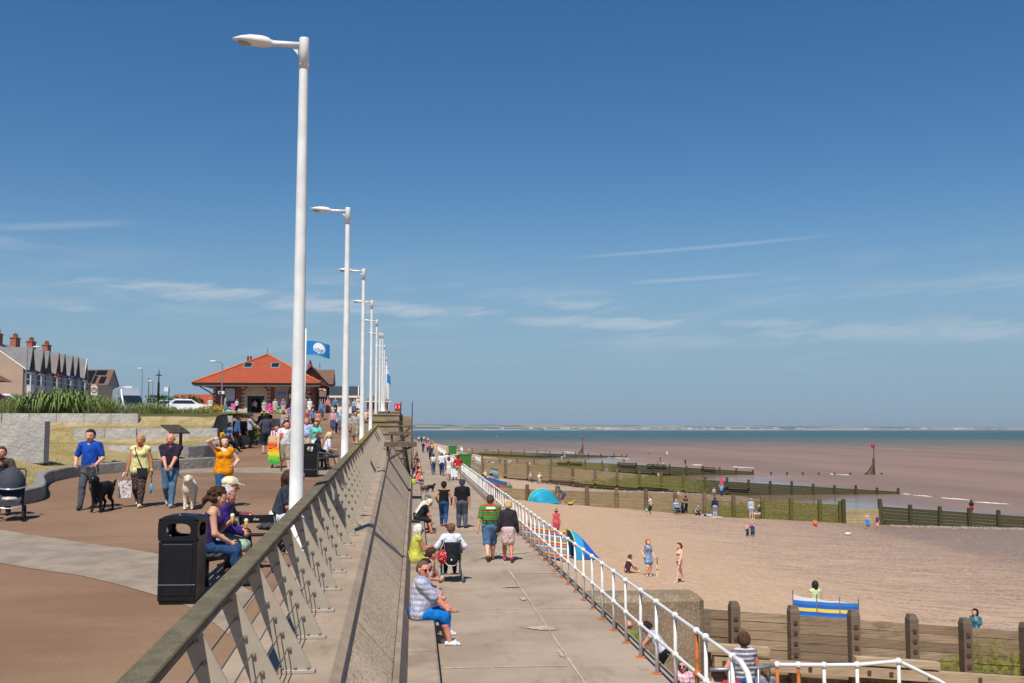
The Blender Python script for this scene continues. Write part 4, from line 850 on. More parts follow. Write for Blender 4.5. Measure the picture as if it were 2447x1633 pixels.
lb = empty('lifebuoy_housing', (-1.38, 84.6, 5.0), label='red lifebuoy housing with white ring emblem on the stepped wall', cat='lifebuoy'); 
MB().box((-.26, -.12, .16), (.26, .1, .78), bev=.08).build('housing', mat('lifebuoy_red', '#d3202c', .4, .1), lb); MB().tube([(0, 0, 0), (0, 0, .3)], .04, 6).build('post', M_WHITE, lb)
for s in (-1, 1): MB().tube([(s * (.04 + .12 * math.sin(t)), -.13, .47 + .13 * math.cos(t)) for t in np.linspace(.5, 2.64, 8)], .035, 5).build('ring_emblem', M_WHITE, lb)
M_FLAG = mat('flag_blue', '#1c7fc4', .7, .12, 3.)
def flag(x, y, z, w, h, label, polez, emblem=True):
    e = empty('flagpole', (x - .05, y, polez), label=label + ', its white pole', cat='flagpole'); MB().tube([(0, 0, 0), (0, 0, z + h / 2 + .4 - polez)], .05, 8).build('pole', M_WHITE, e)
    f = empty('blue_flag', (x, y, z), label=label, cat='flag'); n, m_ = 16, 9; wv = lambda u, v: (u * w, .18 * math.sin(u * 6 + v) * u, -v * h - .22 * u * u + .05 * math.sin(u * 5))
    b = MB(); b.smooth = True; b.add([wv(i / (n - 1), j / (m_ - 1)) for i in range(n) for j in range(m_)], [(i * m_ + j, i * m_ + j + 1, (i + 1) * m_ + j + 1, (i + 1) * m_ + j) for i in range(n - 1) for j in range(m_ - 1)]); b.build('cloth', M_FLAG, f)
    if emblem:
        def patch(fn, nu, nv, m, nm, d): 
            b = MB(); b.smooth = True; vs = []
            for i in range(nu):
                for j in range(nv): u, v = fn(i / (nu - 1), j / (nv - 1)); p = wv(u, v); vs.append((p[0], p[1] - d, p[2]))
            b.add(vs, [(i * nv + j, i * nv + j + 1, (i + 1) * nv + j + 1, (i + 1) * nv + j) for i in range(nu - 1) for j in range(nv - 1)]); b.build(nm, m, f)
        cu, cv_, ru, rv = .55, .47, .26, .38
        patch(lambda a, c: (cu + ru * c * math.cos(a * 6.2832), cv_ + rv * c * math.sin(a * 6.2832)), 28, 4, M_WHITE, 'emblem_disc', .012)
        for k in range(3): patch(lambda a, c: (cu - ru * (.85 - .12 * k) + a * 2 * ru * (.85 - .12 * k), cv_ + rv * (.12 + .28 * k) + rv * .1 * math.sin(a * 12) + c * rv * .13), 16, 2, M_FLAG, 'emblem_wave', .022)
flag(-7.85, 75, 10.05, 1.68, 1.02, 'blue flag with white circular wave emblem flying above the shop corner', zu(75))
flag(-3.2, 118, 9.95, .42, 1.0, 'small far blue flag hanging between the lamp posts', 5.3, False)
# ---------------------------------------------------------------- granite walls
def m_granite(name, a, b):
    m = NT(name); v = m.tc.outputs['Object']; g = m.geo(); r = m.rnd()
    c = m.mix(m.rng(m.noise(g, 2.5, 8, .7), .35, .65), lin(a), lin(b)); c = m.mix(m.mathn('MULTIPLY', m.rng(m.noise(g, 60., 2), .45, .7), .35), c, lin('#6d6a66')); c = m.mix(m.mathn('MULTIPLY', r, .25), c, lin('#8d8984'))
    m.base(c); m.rough(.8); h = m.mathn('ADD', m.noise(g, 6., 8, .7), m.mathn('MULTIPLY', m.noise(m.map(g, (1, 1, .4), (.5, .3, .2)), 14., 5, .7), .5)); m.bump(h, 1., .07); return m.m
M_GRAN = m_granite('split_granite', '#c2bdb5', '#b0aba4'); M_GRAND = m_granite('kerb_granite', '#9d9890', '#86817a')
M_GJOINT = mat('sandy_mortar', '#b9a183', .9)
def block(name, p0, p1, z0, z1, t, m, parent, off, rnd):
    """one rough block standing between two plan points"""
    d = Vector((p1[0] - p0[0], p1[1] - p0[1], 0)); n = Vector((-d.y, d.x, 0)).normalized()
    bm = bmesh.new(); nx, nz = 5, 4; V = {}
    P = lambda u, w, s: Vector((p0[0], p0[1], 0)) + d * u + n * (t / 2 * s) + Vector((0, 0, z0(u) + (z1(u) - z0(u)) * w))
    b = MB(); vs = []
    for i in range(nx):
        for j in range(nz):
            e = 0 if i in (0, nx - 1) or j in (0, nz - 1) else 1; p = P(i / (nx - 1), j / (nz - 1), -1) - n * (rnd.uniform(.01, .045) * e); vs.append(p)
    F = len(vs)
    for i in range(nx):
        for j in range(nz): vs.append(P(i / (nx - 1), j / (nz - 1), 1))
    fs = []
    for i in range(nx - 1):
        for j in range(nz - 1):
            a = i * nz + j; fs.append((a, a + nz, a + nz + 1, a + 1)); a += F; fs.append((a, a + 1, a + nz + 1, a + nz))
    for i in range(nx - 1):
        a = i * nz; fs.append((a + F, a + nz + F, a + nz, a)); a = i * nz + nz - 1; fs.append((a, a + nz, a + nz + F, a + F))
    for j in range(nz - 1):
        fs.append((j, j + 1, j + 1 + F, j + F)); a = (nx - 1) * nz + j; fs.append((a + F, a + 1 + F, a + 1, a))
    b.add(vs, fs); bm.free(); return b.build(name, m, parent, off)
def gwall(label, path, z0, z1, t=.35, L=1.1, m=M_GRAN, gap=.016, cap=False):
    e = empty('granite_wall', (path[0][0], path[0][1], z0), label=label, cat='wall', group='granite terrace walls'); off = Vector((-path[0][0], -path[0][1], -z0)); rnd = random.Random(hash(label) % 999 if False else len(label))
    for a, c in zip(path, path[1:]):
        d = Vector(c) - Vector(a); n = max(1, round(d.length / L)); u = d.normalized() * gap
        for k in range(n):
            p = Vector(a) + d * (k / n) + u; q = Vector(a) + d * ((k + 1) / n) - u; block('granite_block', p, q, lambda w: z0 - .3, lambda w: z1, t, m, e, off, rnd)
            if k: MB().box((-.03, -t / 2 + .03, z0 - .25), (.03, t / 2 - .03, z1 - .03), Matrix.Translation((p.x - u.x, p.y - u.y, 0)) @ Matrix.Rotation(math.atan2(d.y, d.x), 4, 'Z')).build('mortar_joint', M_GJOINT, e, off)
gwall('tall pale granite block wall at the left edge, below the longest wall', [(-14.6, 34.1), (-13.2, 34.0), (-11.62, 33.9)], 2.9, 3.92, .4, 1.5)
gwall('long granite wall in the grass behind the information panel', [(-14.0, 44.0), (-11.5, 44.1), (-8.25, 44.3)], 3.0, 3.71, .4, 1.35)
gwall('short low granite wall just behind the walking dog owners', [(-12.9, 40.6), (-11.6, 40.1), (-9.4, 39.7)], 2.6, 3.05, .4, 1.2)
gwall('longest granite wall in front of the tall grasses', [(-22, 52.4), (-20, 52.2), (-13.5, 52)], 3.6, 4.44, .4, 1.25)
gwall('granite wall below the yellow flowering shrub', [(-14.3, 55), (-12.3, 55.2), (-9.6, 55.6)], 3.5, 4.38, .4, 1.25)
gwall('upright granite end block beside the busy steps', [(-7.65, 60), (-7.2, 60)], 2.9, 4.5, .5, .5)
gwall('granite wall by the shop forecourt beyond the shrub', [(-8.9, 62), (-7.9, 64.5)], 3.2, 4.3, .4, 1.)
def kerbwall(label, path, h, w=.46, n=24, z=None):
    e = empty('kerb_wall', (path[0][0], path[0][1], zu(path[0][1])), label=label, cat='wall'); off = Vector((-path[0][0], -path[0][1], -zu(path[0][1]))); P = cr(path, n * 3 + 1); rnd = random.Random(3)
    nrm = []
    for i in range(len(P)):
        a, c = P[max(i - 1, 0)], P[min(i + 1, len(P) - 1)]; d = Vector((c[0] - a[0], c[1] - a[1], 0)).normalized(); nrm.append(Vector((-d.y, d.x, 0)))
    for k in range(n):
        vs = []; fs = []
        for i in range(4):
            f = k * 3 + i; p = Vector((*P[f], 0)); s = nrm[f]; zz = zu(P[f][1]); sh = (p - Vector((*P[min(f + 1, len(P) - 1)], 0))) * (.03 if i == 0 else 0)
            for o, q in ((0., -.3), (-.015 * rnd.random(), h * .5), (0., h - .025), (.03, h), (w, h), (w, -.3)): vs.append(p - sh + s * o + Vector((0, 0, zz + q)))
        for i in range(3):
            for j in range(5): a = i * 6 + j; fs.append((a, a + 6, a + 7, a + 1))
        fs += [(0, 1, 2, 3, 4, 5), (23, 22, 21, 20, 19, 18)]
        b = MB(); b.add(vs, fs); b.build('kerb_stone', M_GRAND, e, off)
kerbwall('low curved dark stone kerb wall around the parched grass', CURB, .36)
kerbwall('raised stone kerb end where the woman in orange passes', [(-8.35, 39.15), (-7.9, 40.2), (-7.75, 41.2), (-7.9, 42.4), (-8.2, 43.9)], .8, .5, 5)
kerbwall('curved dark stone seat wall where people rest by the shrub', [(-8.0, 46.4), (-8.6, 48.5), (-9.4, 51.5), (-9.95, 55), (-9.6, 58.5), (-8.4, 60.2), (-7.3, 60.4)], .52, .5, 10)
# ---------------------------------------------------------------- planting
def m_leaf(name, a, b, dry):
    m = NT(name); g = m.geo(); c = m.mix(m.rng(m.noise(g, 1.3, 4), .35, .65), lin(a), lin(b)); c = m.mix(m.mathn('MULTIPLY', m.rng(m.noise(g, 9., 3), .5, .72), .7), c, lin(dry))
    m.base(c); m.rough(.6); m.spec(.3); m.p.inputs['Subsurface Weight'].default_value = 0; return m.m
M_MARRAM = m_leaf('grass_blades', '#77874a', '#8b9556', '#b5ab78'); M_FLAX = m_leaf('flax_leaves', '#5a6e36', '#738240', '#a8a46c'); M_SHRUB = m_leaf('shrub_leaves', '#4c6128', '#5e6f2c', '#7d8438'); M_YEL = m_leaf('yellow_flowers', '#d8b41c', '#c79f16', '#8a8a2a'); M_HEDGE = m_leaf('hedge_leaves', '#3d5526', '#4d6430', '#61703a')
def tuft(name, x, y, z, rx, ry, h, n, w, m, label, seed, spread=.9, droop=.5, group='ornamental grasses and shrubs above the granite walls', cat='grass clump'):
    r = random.Random(seed); b = MB(); e = empty(name, (x, y, z), label=label, cat=cat, group=group)
    for i in range(n):
        a = r.uniform(0, 6.283); q = math.sqrt(r.random()); px, py = rx * q * math.cos(a), ry * q * math.sin(a); hh = h * r.uniform(.55, 1.08) * (1 - .35 * q)
        da = a + r.uniform(-.8, .8); lean = r.uniform(.1, spread) * (.4 + q); dx_, dy_ = math.cos(da) * lean * hh, math.sin(da) * lean * hh; sx, sy = -math.sin(da + r.uniform(-1, 1)) * w, math.cos(da + r.uniform(-1, 1)) * w
        c = [(px, py, 0), (px + dx_ * .35, py + dy_ * .35, hh * .6), (px + dx_ * .8, py + dy_ * .8, hh * (.95 - droop * .2 * lean)), (px + dx_ * 1.2, py + dy_ * 1.2, hh * (.95 - droop * lean))]
        vs = []
        for k, p in enumerate(c): f = (1, .9, .6, .05)[k]; vs += [(p[0] - sx * f, p[1] - sy * f, p[2]), (p[0] + sx * f, p[1] + sy * f, p[2])]
        b.add(vs, [(2 * k, 2 * k + 1, 2 * k + 3, 2 * k + 2) for k in range(3)])
    setp(b.build('blades', m, e), kind='stuff'); return e
def bush(name, x, y, z, rx, ry, h, n, m, label, seed, leaf=.12, group=None, cat='shrub', flower=None):
    r = random.Random(seed); b = MB(); e = empty(name, (x, y, z), label=label, cat=cat, group=group); cl = [(r.uniform(-.7, .7) * rx, r.uniform(-.7, .7) * ry, r.uniform(.25, .8) * h, r.uniform(.25, .45)) for _ in range(9)]
    b2 = MB(); 
    for k in range(4): a = r.uniform(0, 6.28); b2.tube([(0, 0, 0), (rx * .4 * math.cos(a), ry * .4 * math.sin(a), h * .6)], [.04, .015], 5)
    b2.build('stem', mat('shrub_stem', '#5a4a36', .9), e)
    fl = MB()
    for i in range(n):
        c = r.choice(cl); v = Vector((r.gauss(0, 1), r.gauss(0, 1), r.gauss(0, 1))).normalized() * (c[3] * r.uniform(.6, 1.05)); p = Vector((c[0] + v.x * rx * 1.6, c[1] + v.y * ry * 1.6, max(.02, c[2] + v.z * h * .8)))
        M = Matrix.Translation(p) @ Euler((r.uniform(-1, 1), r.uniform(-1, 1), r.uniform(0, 6.3))).to_matrix().to_4x4(); s = leaf * r.uniform(.6, 1.3)
        (fl if flower and p.z > h * .55 and r.random() < .75 else b).add([(-s * .4, 0, 0), (0, -s, .0), (s * .4, 0, .02), (0, s, 0)], [(0, 1, 2, 3)], M)
    setp(b.build('foliage', m, e), kind='stuff')
    if flower: setp(fl.build('flowers', flower, e), kind='stuff')
    return e
tuft('marram_grass', -20.9, 56, 4.45, 1.3, 1.0, 1.05, 800, .012, M_MARRAM, 'fine green grass clump left of the big flax plant', 1, .5)
tuft('flax_plant', -18.9, 56, 4.45, 1.7, 1.3, 1.6, 520, .06, M_FLAX, 'big dark green flax plant with broad arching leaves', 2, 1.0, .75, cat='plant')
tuft('marram_grass', -16.9, 56.3, 4.45, 1.2, 1.0, 1.2, 900, .012, M_MARRAM, 'tall fine grass clump right of the big flax plant', 3, .6)
tuft('marram_grass', -14.4, 57, 4.45, 1.3, 1.0, .85, 900, .012, M_MARRAM, 'wide fine grass clump in front of the silver van', 4, .75)
tuft('marram_grass', -12.3, 58, 4.45, 1.1, 1.0, .5, 700, .012, M_MARRAM, 'low grass clump left of the yellow flowers', 5, .8)
tuft('marram_grass', -10.2, 58.5, 4.3, 1.1, 1.0, .45, 600, .012, M_MARRAM, 'low grass clump right of the yellow flowers', 6, .8)
bush('yellow_shrub', -11.9, 61.5, 4.4, .85, .7, .72, 1500, M_SHRUB, 'low shrub covered in yellow flowers before the shop', 7, .06, flower=M_YEL)
bush('green_shrub', -8.65, 57.6, 2.8, .42, .42, 1.5, 1200, M_SHRUB, 'narrow green shrub at the end of the granite wall', 8, .07)
for k, (x, w_, h) in enumerate(((-27.2, 2.2, 2.1), (-24.2, 2.0, 1.9), (-38, 3, 2.6))):
    bush('hedge', x, 116, 5.3, w_, 1.0, h, 1600, M_HEDGE, ['dark green hedge left of the bus stop', 'dark green hedge between bus stop and shop', 'hedge behind the silver van'][k], 20 + k, .16, cat='hedge')
# grass blades and weeds over the parched mound (real blades near the kerb)
r = random.Random(11); b = MB()
for i in range(60000):
    x, y = r.uniform(-16, -7.6), r.uniform(18, 52)
    if not inside_land(x + .25, y) or mnoise.noise((x * .5, y * .5, 3.)) < r.uniform(-.6, .5): continue
    z = zgrass(x, y); h = r.uniform(.025, .085); a = r.uniform(0, 6.28); w = .008; b.add([(x - w, y, z - .01), (x + w, y, z - .01), (x + .02 * math.cos(a), y + .02 * math.sin(a), z + h)], [(0, 1, 2)])
setp(b.build('dry_grass_blades', m_leaf('dry_blades', '#a8945c', '#978746', '#857f3c')), 'short dry grass on the mound', 'grass', kind='stuff')
# ---------------------------------------------------------------- street furniture left
M_STEEL = mat('grey_steel', '#8d9498', .45, .15, 8., metal=.3)
def slamp(x, y, z0, z1, arm, label):
    e = empty('street_lamp', (x, y, z0), label=label, cat='street lamp', group='grey street lamps'); H = z1 - z0
    MB().tube([(0, 0, 0), (0, 0, H * .35), (0, 0, H - .2), (arm * .3, 0, H), (arm * .6, 0, H + .02)], [.09, .07, .05, .04, .035], 8).build('pole', M_STEEL, e); MB().ball((arm * .85, 0, H + .02), (.34, .13, .09), 10, 6).build('lantern', M_WHITE, e); return e
slamp(-17.45, 95, zu(95), 9.8, -1.0, 'grey street lamp in front of the shop, carrying a small sign'); slamp(-34.6, 95, 5, 11.0, .9, 'grey street lamp before the tan gable end'); slamp(-38.7, 150, 5.3, 12.3, -.5, 'tall grey street lamp above the silver van'); slamp(-37.2, 150, 5.3, 10.5, -.5, 'short grey street lamp right of the van')
o = setp(MB().box((-17.75, 94.85, 6.85), (-17.2, 94.9, 7.12)).build('direction_sign', M_WHITE), 'small white and blue direction sign on the lamp by the shop', 'sign'); MB().box((-17.68, 94.83, 6.89), (-17.45, 94.848, 7.08)).build('blue_panel', M_SIGNB, o)
e = empty('finger_post', (-26.7, 110, 5.3), label='black ornamental post with cross-shaped top', cat='post'); MB().lathe([(.12, 0), (.12, 3.2), (.07, 3.3), (.06, 4.2), (.02, 4.65)], 8).build('post', M_BLACK, e); MB().box((-.3, -.03, 3.95), (.3, .03, 4.05)).build('cross_arm', M_BLACK, e)
e = empty('bus_stop', (-23.3, 100, 4.5), label='bus stop pole with white flag sign near the hedge', cat='bus stop'); MB().tube([(0, 0, 0), (0, 0, 3.15)], .05, 8).build('pole', mat('dark_green_paint', '#1f3a30', .5), e); MB().box((-.45, -.03, 2.75), (-.06, .03, 3.15)).build('sign_plate', M_WHITE, e)
e = empty('telegraph_pole', (-39.8, 158, 5.3), label='wooden telegraph pole behind the street lamps', cat='pole'); MB().tube([(0, 0, 0), (0, 0, 6)], [.13, .09], 7).build('pole', M_DECK, e)
def text(s, size, loc, rot, m, parent, name='lettering', ext=.002, off=0.):
    cu = bpy.data.curves.new(name, 'FONT'); cu.body = s; cu.size = size; cu.align_x = 'CENTER'; cu.align_y = 'CENTER'; cu.extrude = ext; cu.offset = off; cu.materials.append(m)
    o = bpy.data.objects.new(name, cu); COL.objects.link(o); o.location = loc; o.rotation_euler = rot; o.parent = parent
    dg = bpy.context.evaluated_depsgraph_get(); me = bpy.data.meshes.new_from_object(o.evaluated_get(dg)); me.name = name; bpy.data.objects.remove(o)
    o = link(name, me, parent, loc, rot); return o
e = empty('speed_sign', (-24.14, 80, 4.6), label='square 30 speed limit sign with red ring on a post', cat='sign'); MB().tube([(0, 0, 0), (0, 0, 2.3)], .035, 6).build('post', M_STEEL, e); MB().box((-.24, -.05, 1.62), (.24, -.02, 2.3), bev=.008).build('plate', mat('sign_plate_white', '#d9d2c8', .6), e)
MB().tube([(.19 * math.cos(t), -.06, 2.02 + .19 * math.sin(t)) for t in np.linspace(0, 6.2832, 25)], .03, 5, caps=False).build('red_ring', mat('sign_red', '#a8343a', .5), e); text('30', .24, (0, -.06, 2.02), (R(90), 0, 0), M_BLACK, e)
# information lectern
e = empty('information_lectern', (-8.86, 39.35, 2.4), label='dark timber information lectern with sloping panel in the grass', cat='lectern'); zz = .1
M_OAK = mat('dark_oak', '#4b3f35', .8, .3, 8., bump=.3)
for x in (-.2, .17): MB().box((x - .05, -.05, 0), (x + .05, .05, zz + 1.2), bev=.008).build('leg', M_OAK, e)
MB().box((-.42, -.36, -.03), (.42, .36, .03), Matrix.Translation((-.02, -.05, zz + 1.17)) @ Euler((R(24), 0, R(52))).to_matrix().to_4x4(), bev=.012).build('panel', M_OAK, e)
# vehicles on the street behind
M_SILVER = mat('silver_paint', '#c3c8cc', .3, .08, 3., metal=.5); M_TYRE = mat('tyre', '#1b1b1c', .85); M_LAMPC = mat('headlamp', '#dfe3e4', .15)
def wheels(e, ax, w, r):
    for x in ax:
        for s in (-1, 1):
            o = MB().tube([(x, s * w, r), (x, s * (w - .2), r)], r, 16).build('wheel', M_TYRE, e); MB().tube([(x, s * (w + .01), r), (x, s * (w - .05), r)], r * .6, 12).build('rim', M_STEEL, o)
def vehicle(name, label, cat, loc, rz, prof, roofz, W_, m, axles, r, glassz, extra=None):
    e = empty(name, loc, rz, label, cat); n = len(prof); b = MB(); secs = ((-W_, .90), (-W_ * .9, 1.), (W_ * .9, 1.), (W_, .90)); vs = []; cz = sum(p[1] for p in prof) / n
    for yy, k in secs: vs += [(x, yy * (1 if z < glassz else .88), cz + (z - cz) * k if z > cz else z) for x, z in prof]
    fs = [(i * n + j, (i + 1) * n + j, (i + 1) * n + (j + 1) % n, i * n + (j + 1) % n) for i in range(3) for j in range(n)] + [tuple(range(n)), tuple(range(4 * n - 1, 3 * n - 1, -1))]; b.add(vs, [f[::-1] for f in fs]); b.build('body', m, e); wheels(e, axles, W_, r); return e
van = vehicle('motorhome', 'silver high-topped motorhome with dark windscreen behind the grasses', 'motorhome', (-27.3, 101, 4.6), R(-62), [(-2.6, .4), (2.3, .4), (2.6, .75), (2.5, 1.15), (1.6, 1.45), (1.05, 2.2), (.7, 2.9), (.2, 3.05), (-2.4, 3.0), (-2.65, 2.8)], 3, 1.02, M_SILVER, (-1.7, 1.6), .36, 1.4)
MB().add([(2.3, -.85, 1.3), (2.3, .85, 1.3), (1.12, .78, 2.2), (1.12, -.78, 2.2)], [(0, 1, 2, 3)], Matrix.Translation((.09, 0, .06))).build('windscreen', M_WIN, van)
for s in (-1, 1): MB().box((.0, s * .97 - .01, 1.5), (1.1, s * .97 + .01, 2.1)).build('side_window', M_WIN, van); MB().box((2.45, s * .75 - .15, .8), (2.62, s * .75 + .15, 1.0), bev=.02).build('headlight', M_LAMPC, van)
for x in (-1.5, -.4): MB().box((x, -.3, 3.02), (x + .6, .3, 3.16), bev=.03).build('roof_vent', M_WHITE, van)
CARP = [(-2.05, .35), (2.0, .35), (2.12, .6), (2.0, .85), (1.05, 1.0), (.35, 1.42), (-1.2, 1.46), (-1.95, 1.0), (-2.12, .8)]
def car(label, loc, rz, m):
    c = vehicle('parked_car', label, 'car', loc, rz, CARP, 1.4, .86, m, (-1.3, 1.3), .31, 1.0); c['group'] = 'cars on the street behind'
    MB().add([(1.0, -.72, 1.02), (1.0, .72, 1.02), (.38, .64, 1.40), (.38, -.64, 1.40)], [(0, 1, 2, 3)], Matrix.Translation((.03, 0, .02))).build('windscreen', M_WIN, c)
    for s in (-1, 1): MB().add([(.75, s * .795, 1.02), (-1.55, s * .795, 1.03), (-1.1, s * .72, 1.39), (.3, s * .72, 1.38)], [(0, 1, 2, 3)], Matrix.Translation((0, s * .02, 0))).build('side_window', M_WIN, c); MB().box((2.0, s * .6 - .16, .62), (2.1, s * .6 + .16, .78), bev=.02).build('headlight', M_LAMPC, c)
car('dark red car cut by the left edge behind the wall', (-24.6, 62.5, 4.35), R(20), mat('car_red', '#7d1526', .3, .1)); car('white car parked behind the red one', (-28.6, 75, 4.7), R(5), mat('car_white', '#e3e6e8', .3, .05)); car('white car beside the hedge near the shop', (-23.2, 108, 5.3), R(8), mat('car_white', '#e3e6e8', .3, .05)); car('pale car farther right beside the hedge', (-25.6, 112, 5.3), R(4), M_SILVER)
# ---------------------------------------------------------------- figures: smooth-union distance field -> one continuous surface
class SDF:
    """rounded cones and ellipsoids blended together, meshed with surface nets"""
    def __init__(s): s.p = []
    def cone(s, a, b, ra, rb=None, m=0, k=.02): s.p.append(('c', np.array(a, float), np.array(b, float), ra, ra if rb is None else rb, m, k)); return s
    def ell(s, c, r, rot=None, m=0, k=.02): s.p.append(('e', np.array(c, float), np.array(r, float), np.array(rot) if rot is not None else None, 0, m, k)); return s
    def _d(s, q, P):
        if q[0] == 'c':
            a, b, ra, rb = q[1], q[2], q[3], q[4]; ab = b - a; L2 = max(1e-9, float(ab @ ab)); t = np.clip(((P - a) @ ab) / L2, 0, 1)
            return np.linalg.norm(P - a - t[..., None] * ab, axis=-1) - (ra + (rb - ra) * t)
        v = P - q[1]
        if q[3] is not None: v = v @ q[3]
        r = q[2]; k0 = np.linalg.norm(v / r, axis=-1); k1 = np.linalg.norm(v / (r * r), axis=-1); return k0 * (k0 - 1) / np.maximum(k1, 1e-6)
    def box(s, q):
        if q[0] == 'c': r = max(q[3], q[4]); return np.minimum(q[1], q[2]) - r, np.maximum(q[1], q[2]) + r
        r = q[2] if q[3] is None else np.full(3, q[2].max()); return q[1] - r, q[1] + r
    def mesh(s, h, cut=None):
        bs = [s.box(q) for q in s.p]; lo = np.min([b[0] for b in bs], 0) - 2.5 * h; hi = np.max([b[1] for b in bs], 0) + 2.5 * h
        n = np.maximum(4, np.ceil((hi - lo) / h).astype(int) + 1); ax = [lo[i] + h * np.arange(n[i]) for i in range(3)]
        D = np.full(n, 1e3); MI = np.zeros(n, np.int16); DM = np.full(n, 1e3)
        for q, (b0, b1) in zip(s.p, bs):
            mg = 3 * h + q[6] * 1.2; i0 = np.maximum(0, np.floor((b0 - mg - lo) / h).astype(int)); i1 = np.minimum(n, np.ceil((b1 + mg - lo) / h).astype(int) + 1)
            sl = tuple(slice(i0[i], i1[i]) for i in range(3)); P = np.stack(np.meshgrid(*[ax[i][sl[i]] for i in range(3)], indexing='ij'), -1)
            d = s._d(q, P); o = D[sl]; k = q[6]; hh = np.clip(.5 + .5 * (o - d) / k, 0, 1); D[sl] = np.where(o > 100, d, o + (d - o) * hh - k * hh * (1 - hh))
            near = d < DM[sl]; MI[sl] = np.where(near, q[5], MI[sl]); DM[sl] = np.where(near, d, DM[sl])
        if cut is not None:
            P = np.stack(np.meshgrid(*ax, indexing='ij'), -1); D = np.maximum(D, cut(P))
        I = D < 0; c = tuple(slice(0, n[i] - 1) for i in range(3)); S = np.zeros([*(n - 1), 3]); N = np.zeros(n - 1)
        off = [(i, j, k) for i in (0, 1) for j in (0, 1) for k in (0, 1)]; sub = lambda A, o: A[tuple(slice(o[i], n[i] - 1 + o[i]) for i in range(3))]
        for a in off:
            for ax_ in range(3):
                if a[ax_]: continue
                b = list(a); b[ax_] = 1; va, vb = sub(D, a), sub(D, b); X = (va < 0) != (vb < 0); t = np.where(X, va / np.where(X, va - vb, 1), 0)
                N += X
                for i in range(3): S[..., i] += X * (a[i] + (t if i == ax_ else 0))
        act = N > 0; idx = -np.ones(n - 1, int); idx[act] = np.arange(act.sum()); V = (S[act] / N[act][:, None] + np.argwhere(act)) * h + lo; VM = MI[c][act]
        F = []
        for ax_ in range(3):
            o = [0, 0, 0]; o[ax_] = 1; A = I[tuple(slice(1, n[i] - 1) for i in range(3))]
            sb = tuple(slice(1 + o[i], n[i] - 1 + o[i]) for i in range(3)); B = I[sb]; X = A != B; pos = np.argwhere(X) + 1
            if not len(pos): continue
            u, v = [(1, 2), (2, 0), (0, 1)][ax_]; du = np.zeros(3, int); dv = np.zeros(3, int); du[u] = 1; dv[v] = 1
            g = lambda p: idx[p[:, 0], p[:, 1], p[:, 2]]
            q = np.stack([g(pos - du - dv), g(pos - dv), g(pos), g(pos - du)], 1); fl = A[X]; q[~fl] = q[~fl][:, ::-1]; F.append(q)
        F = np.concatenate(F); F = F[(F >= 0).all(1)]; return V, F, VM[F[:, 0]]
def join(parts):
    V, F, M = [], [], []; o = 0
    for v, f, m in parts: V.append(v); F.append(f + o); M.append(m); o += len(v)
    return np.concatenate(V), np.concatenate(F), np.concatenate(M)
def npmesh(name, V, F, M, mats):
    me = bpy.data.meshes.new(name); me.vertices.add(len(V)); me.vertices.foreach_set('co', np.asarray(V, np.float32).ravel()); me.loops.add(F.size); me.loops.foreach_set('vertex_index', F.ravel().astype(np.int32))
    me.polygons.add(len(F)); me.polygons.foreach_set('loop_start', (np.arange(len(F)) * 4).astype(np.int32)); 
    for m in mats: me.materials.append(m)
    me.polygons.foreach_set('material_index', np.minimum(M, len(mats) - 1).astype(np.int32)); me.polygons.foreach_set('use_smooth', np.ones(len(F), bool)); me.update(calc_edges=True); me.validate(); return me
def v3(*a): return np.array(a, float)
def ik(a, t, l1, l2, pole):
    d = t - a; L = np.linalg.norm(d); mx_ = (l1 + l2) * .998
    if L > mx_: t = a + d / L * mx_; d = t - a; L = mx_
    if L < abs(l1 - l2) + .01: L = abs(l1 - l2) + .01
    u = d / max(L, 1e-6); p = pole - u * (pole @ u); p /= max(np.linalg.norm(p), 1e-6); x = (l1 * l1 - l2 * l2 + L * L) / (2 * L); y = math.sqrt(max(0, l1 * l1 - x * x)); return a + u * x + p * y, t
def Rx(a): c, s = math.cos(a), math.sin(a); return np.array([[1, 0, 0], [0, c, -s], [0, s, c]])
def Rz(a): c, s = math.cos(a), math.sin(a); return np.array([[c, -s, 0], [s, c, 0], [0, 0, 1]])
def Ry(a): c, s = math.cos(a), math.sin(a); return np.array([[c, 0, s], [0, 1, 0], [-s, 0, c]])
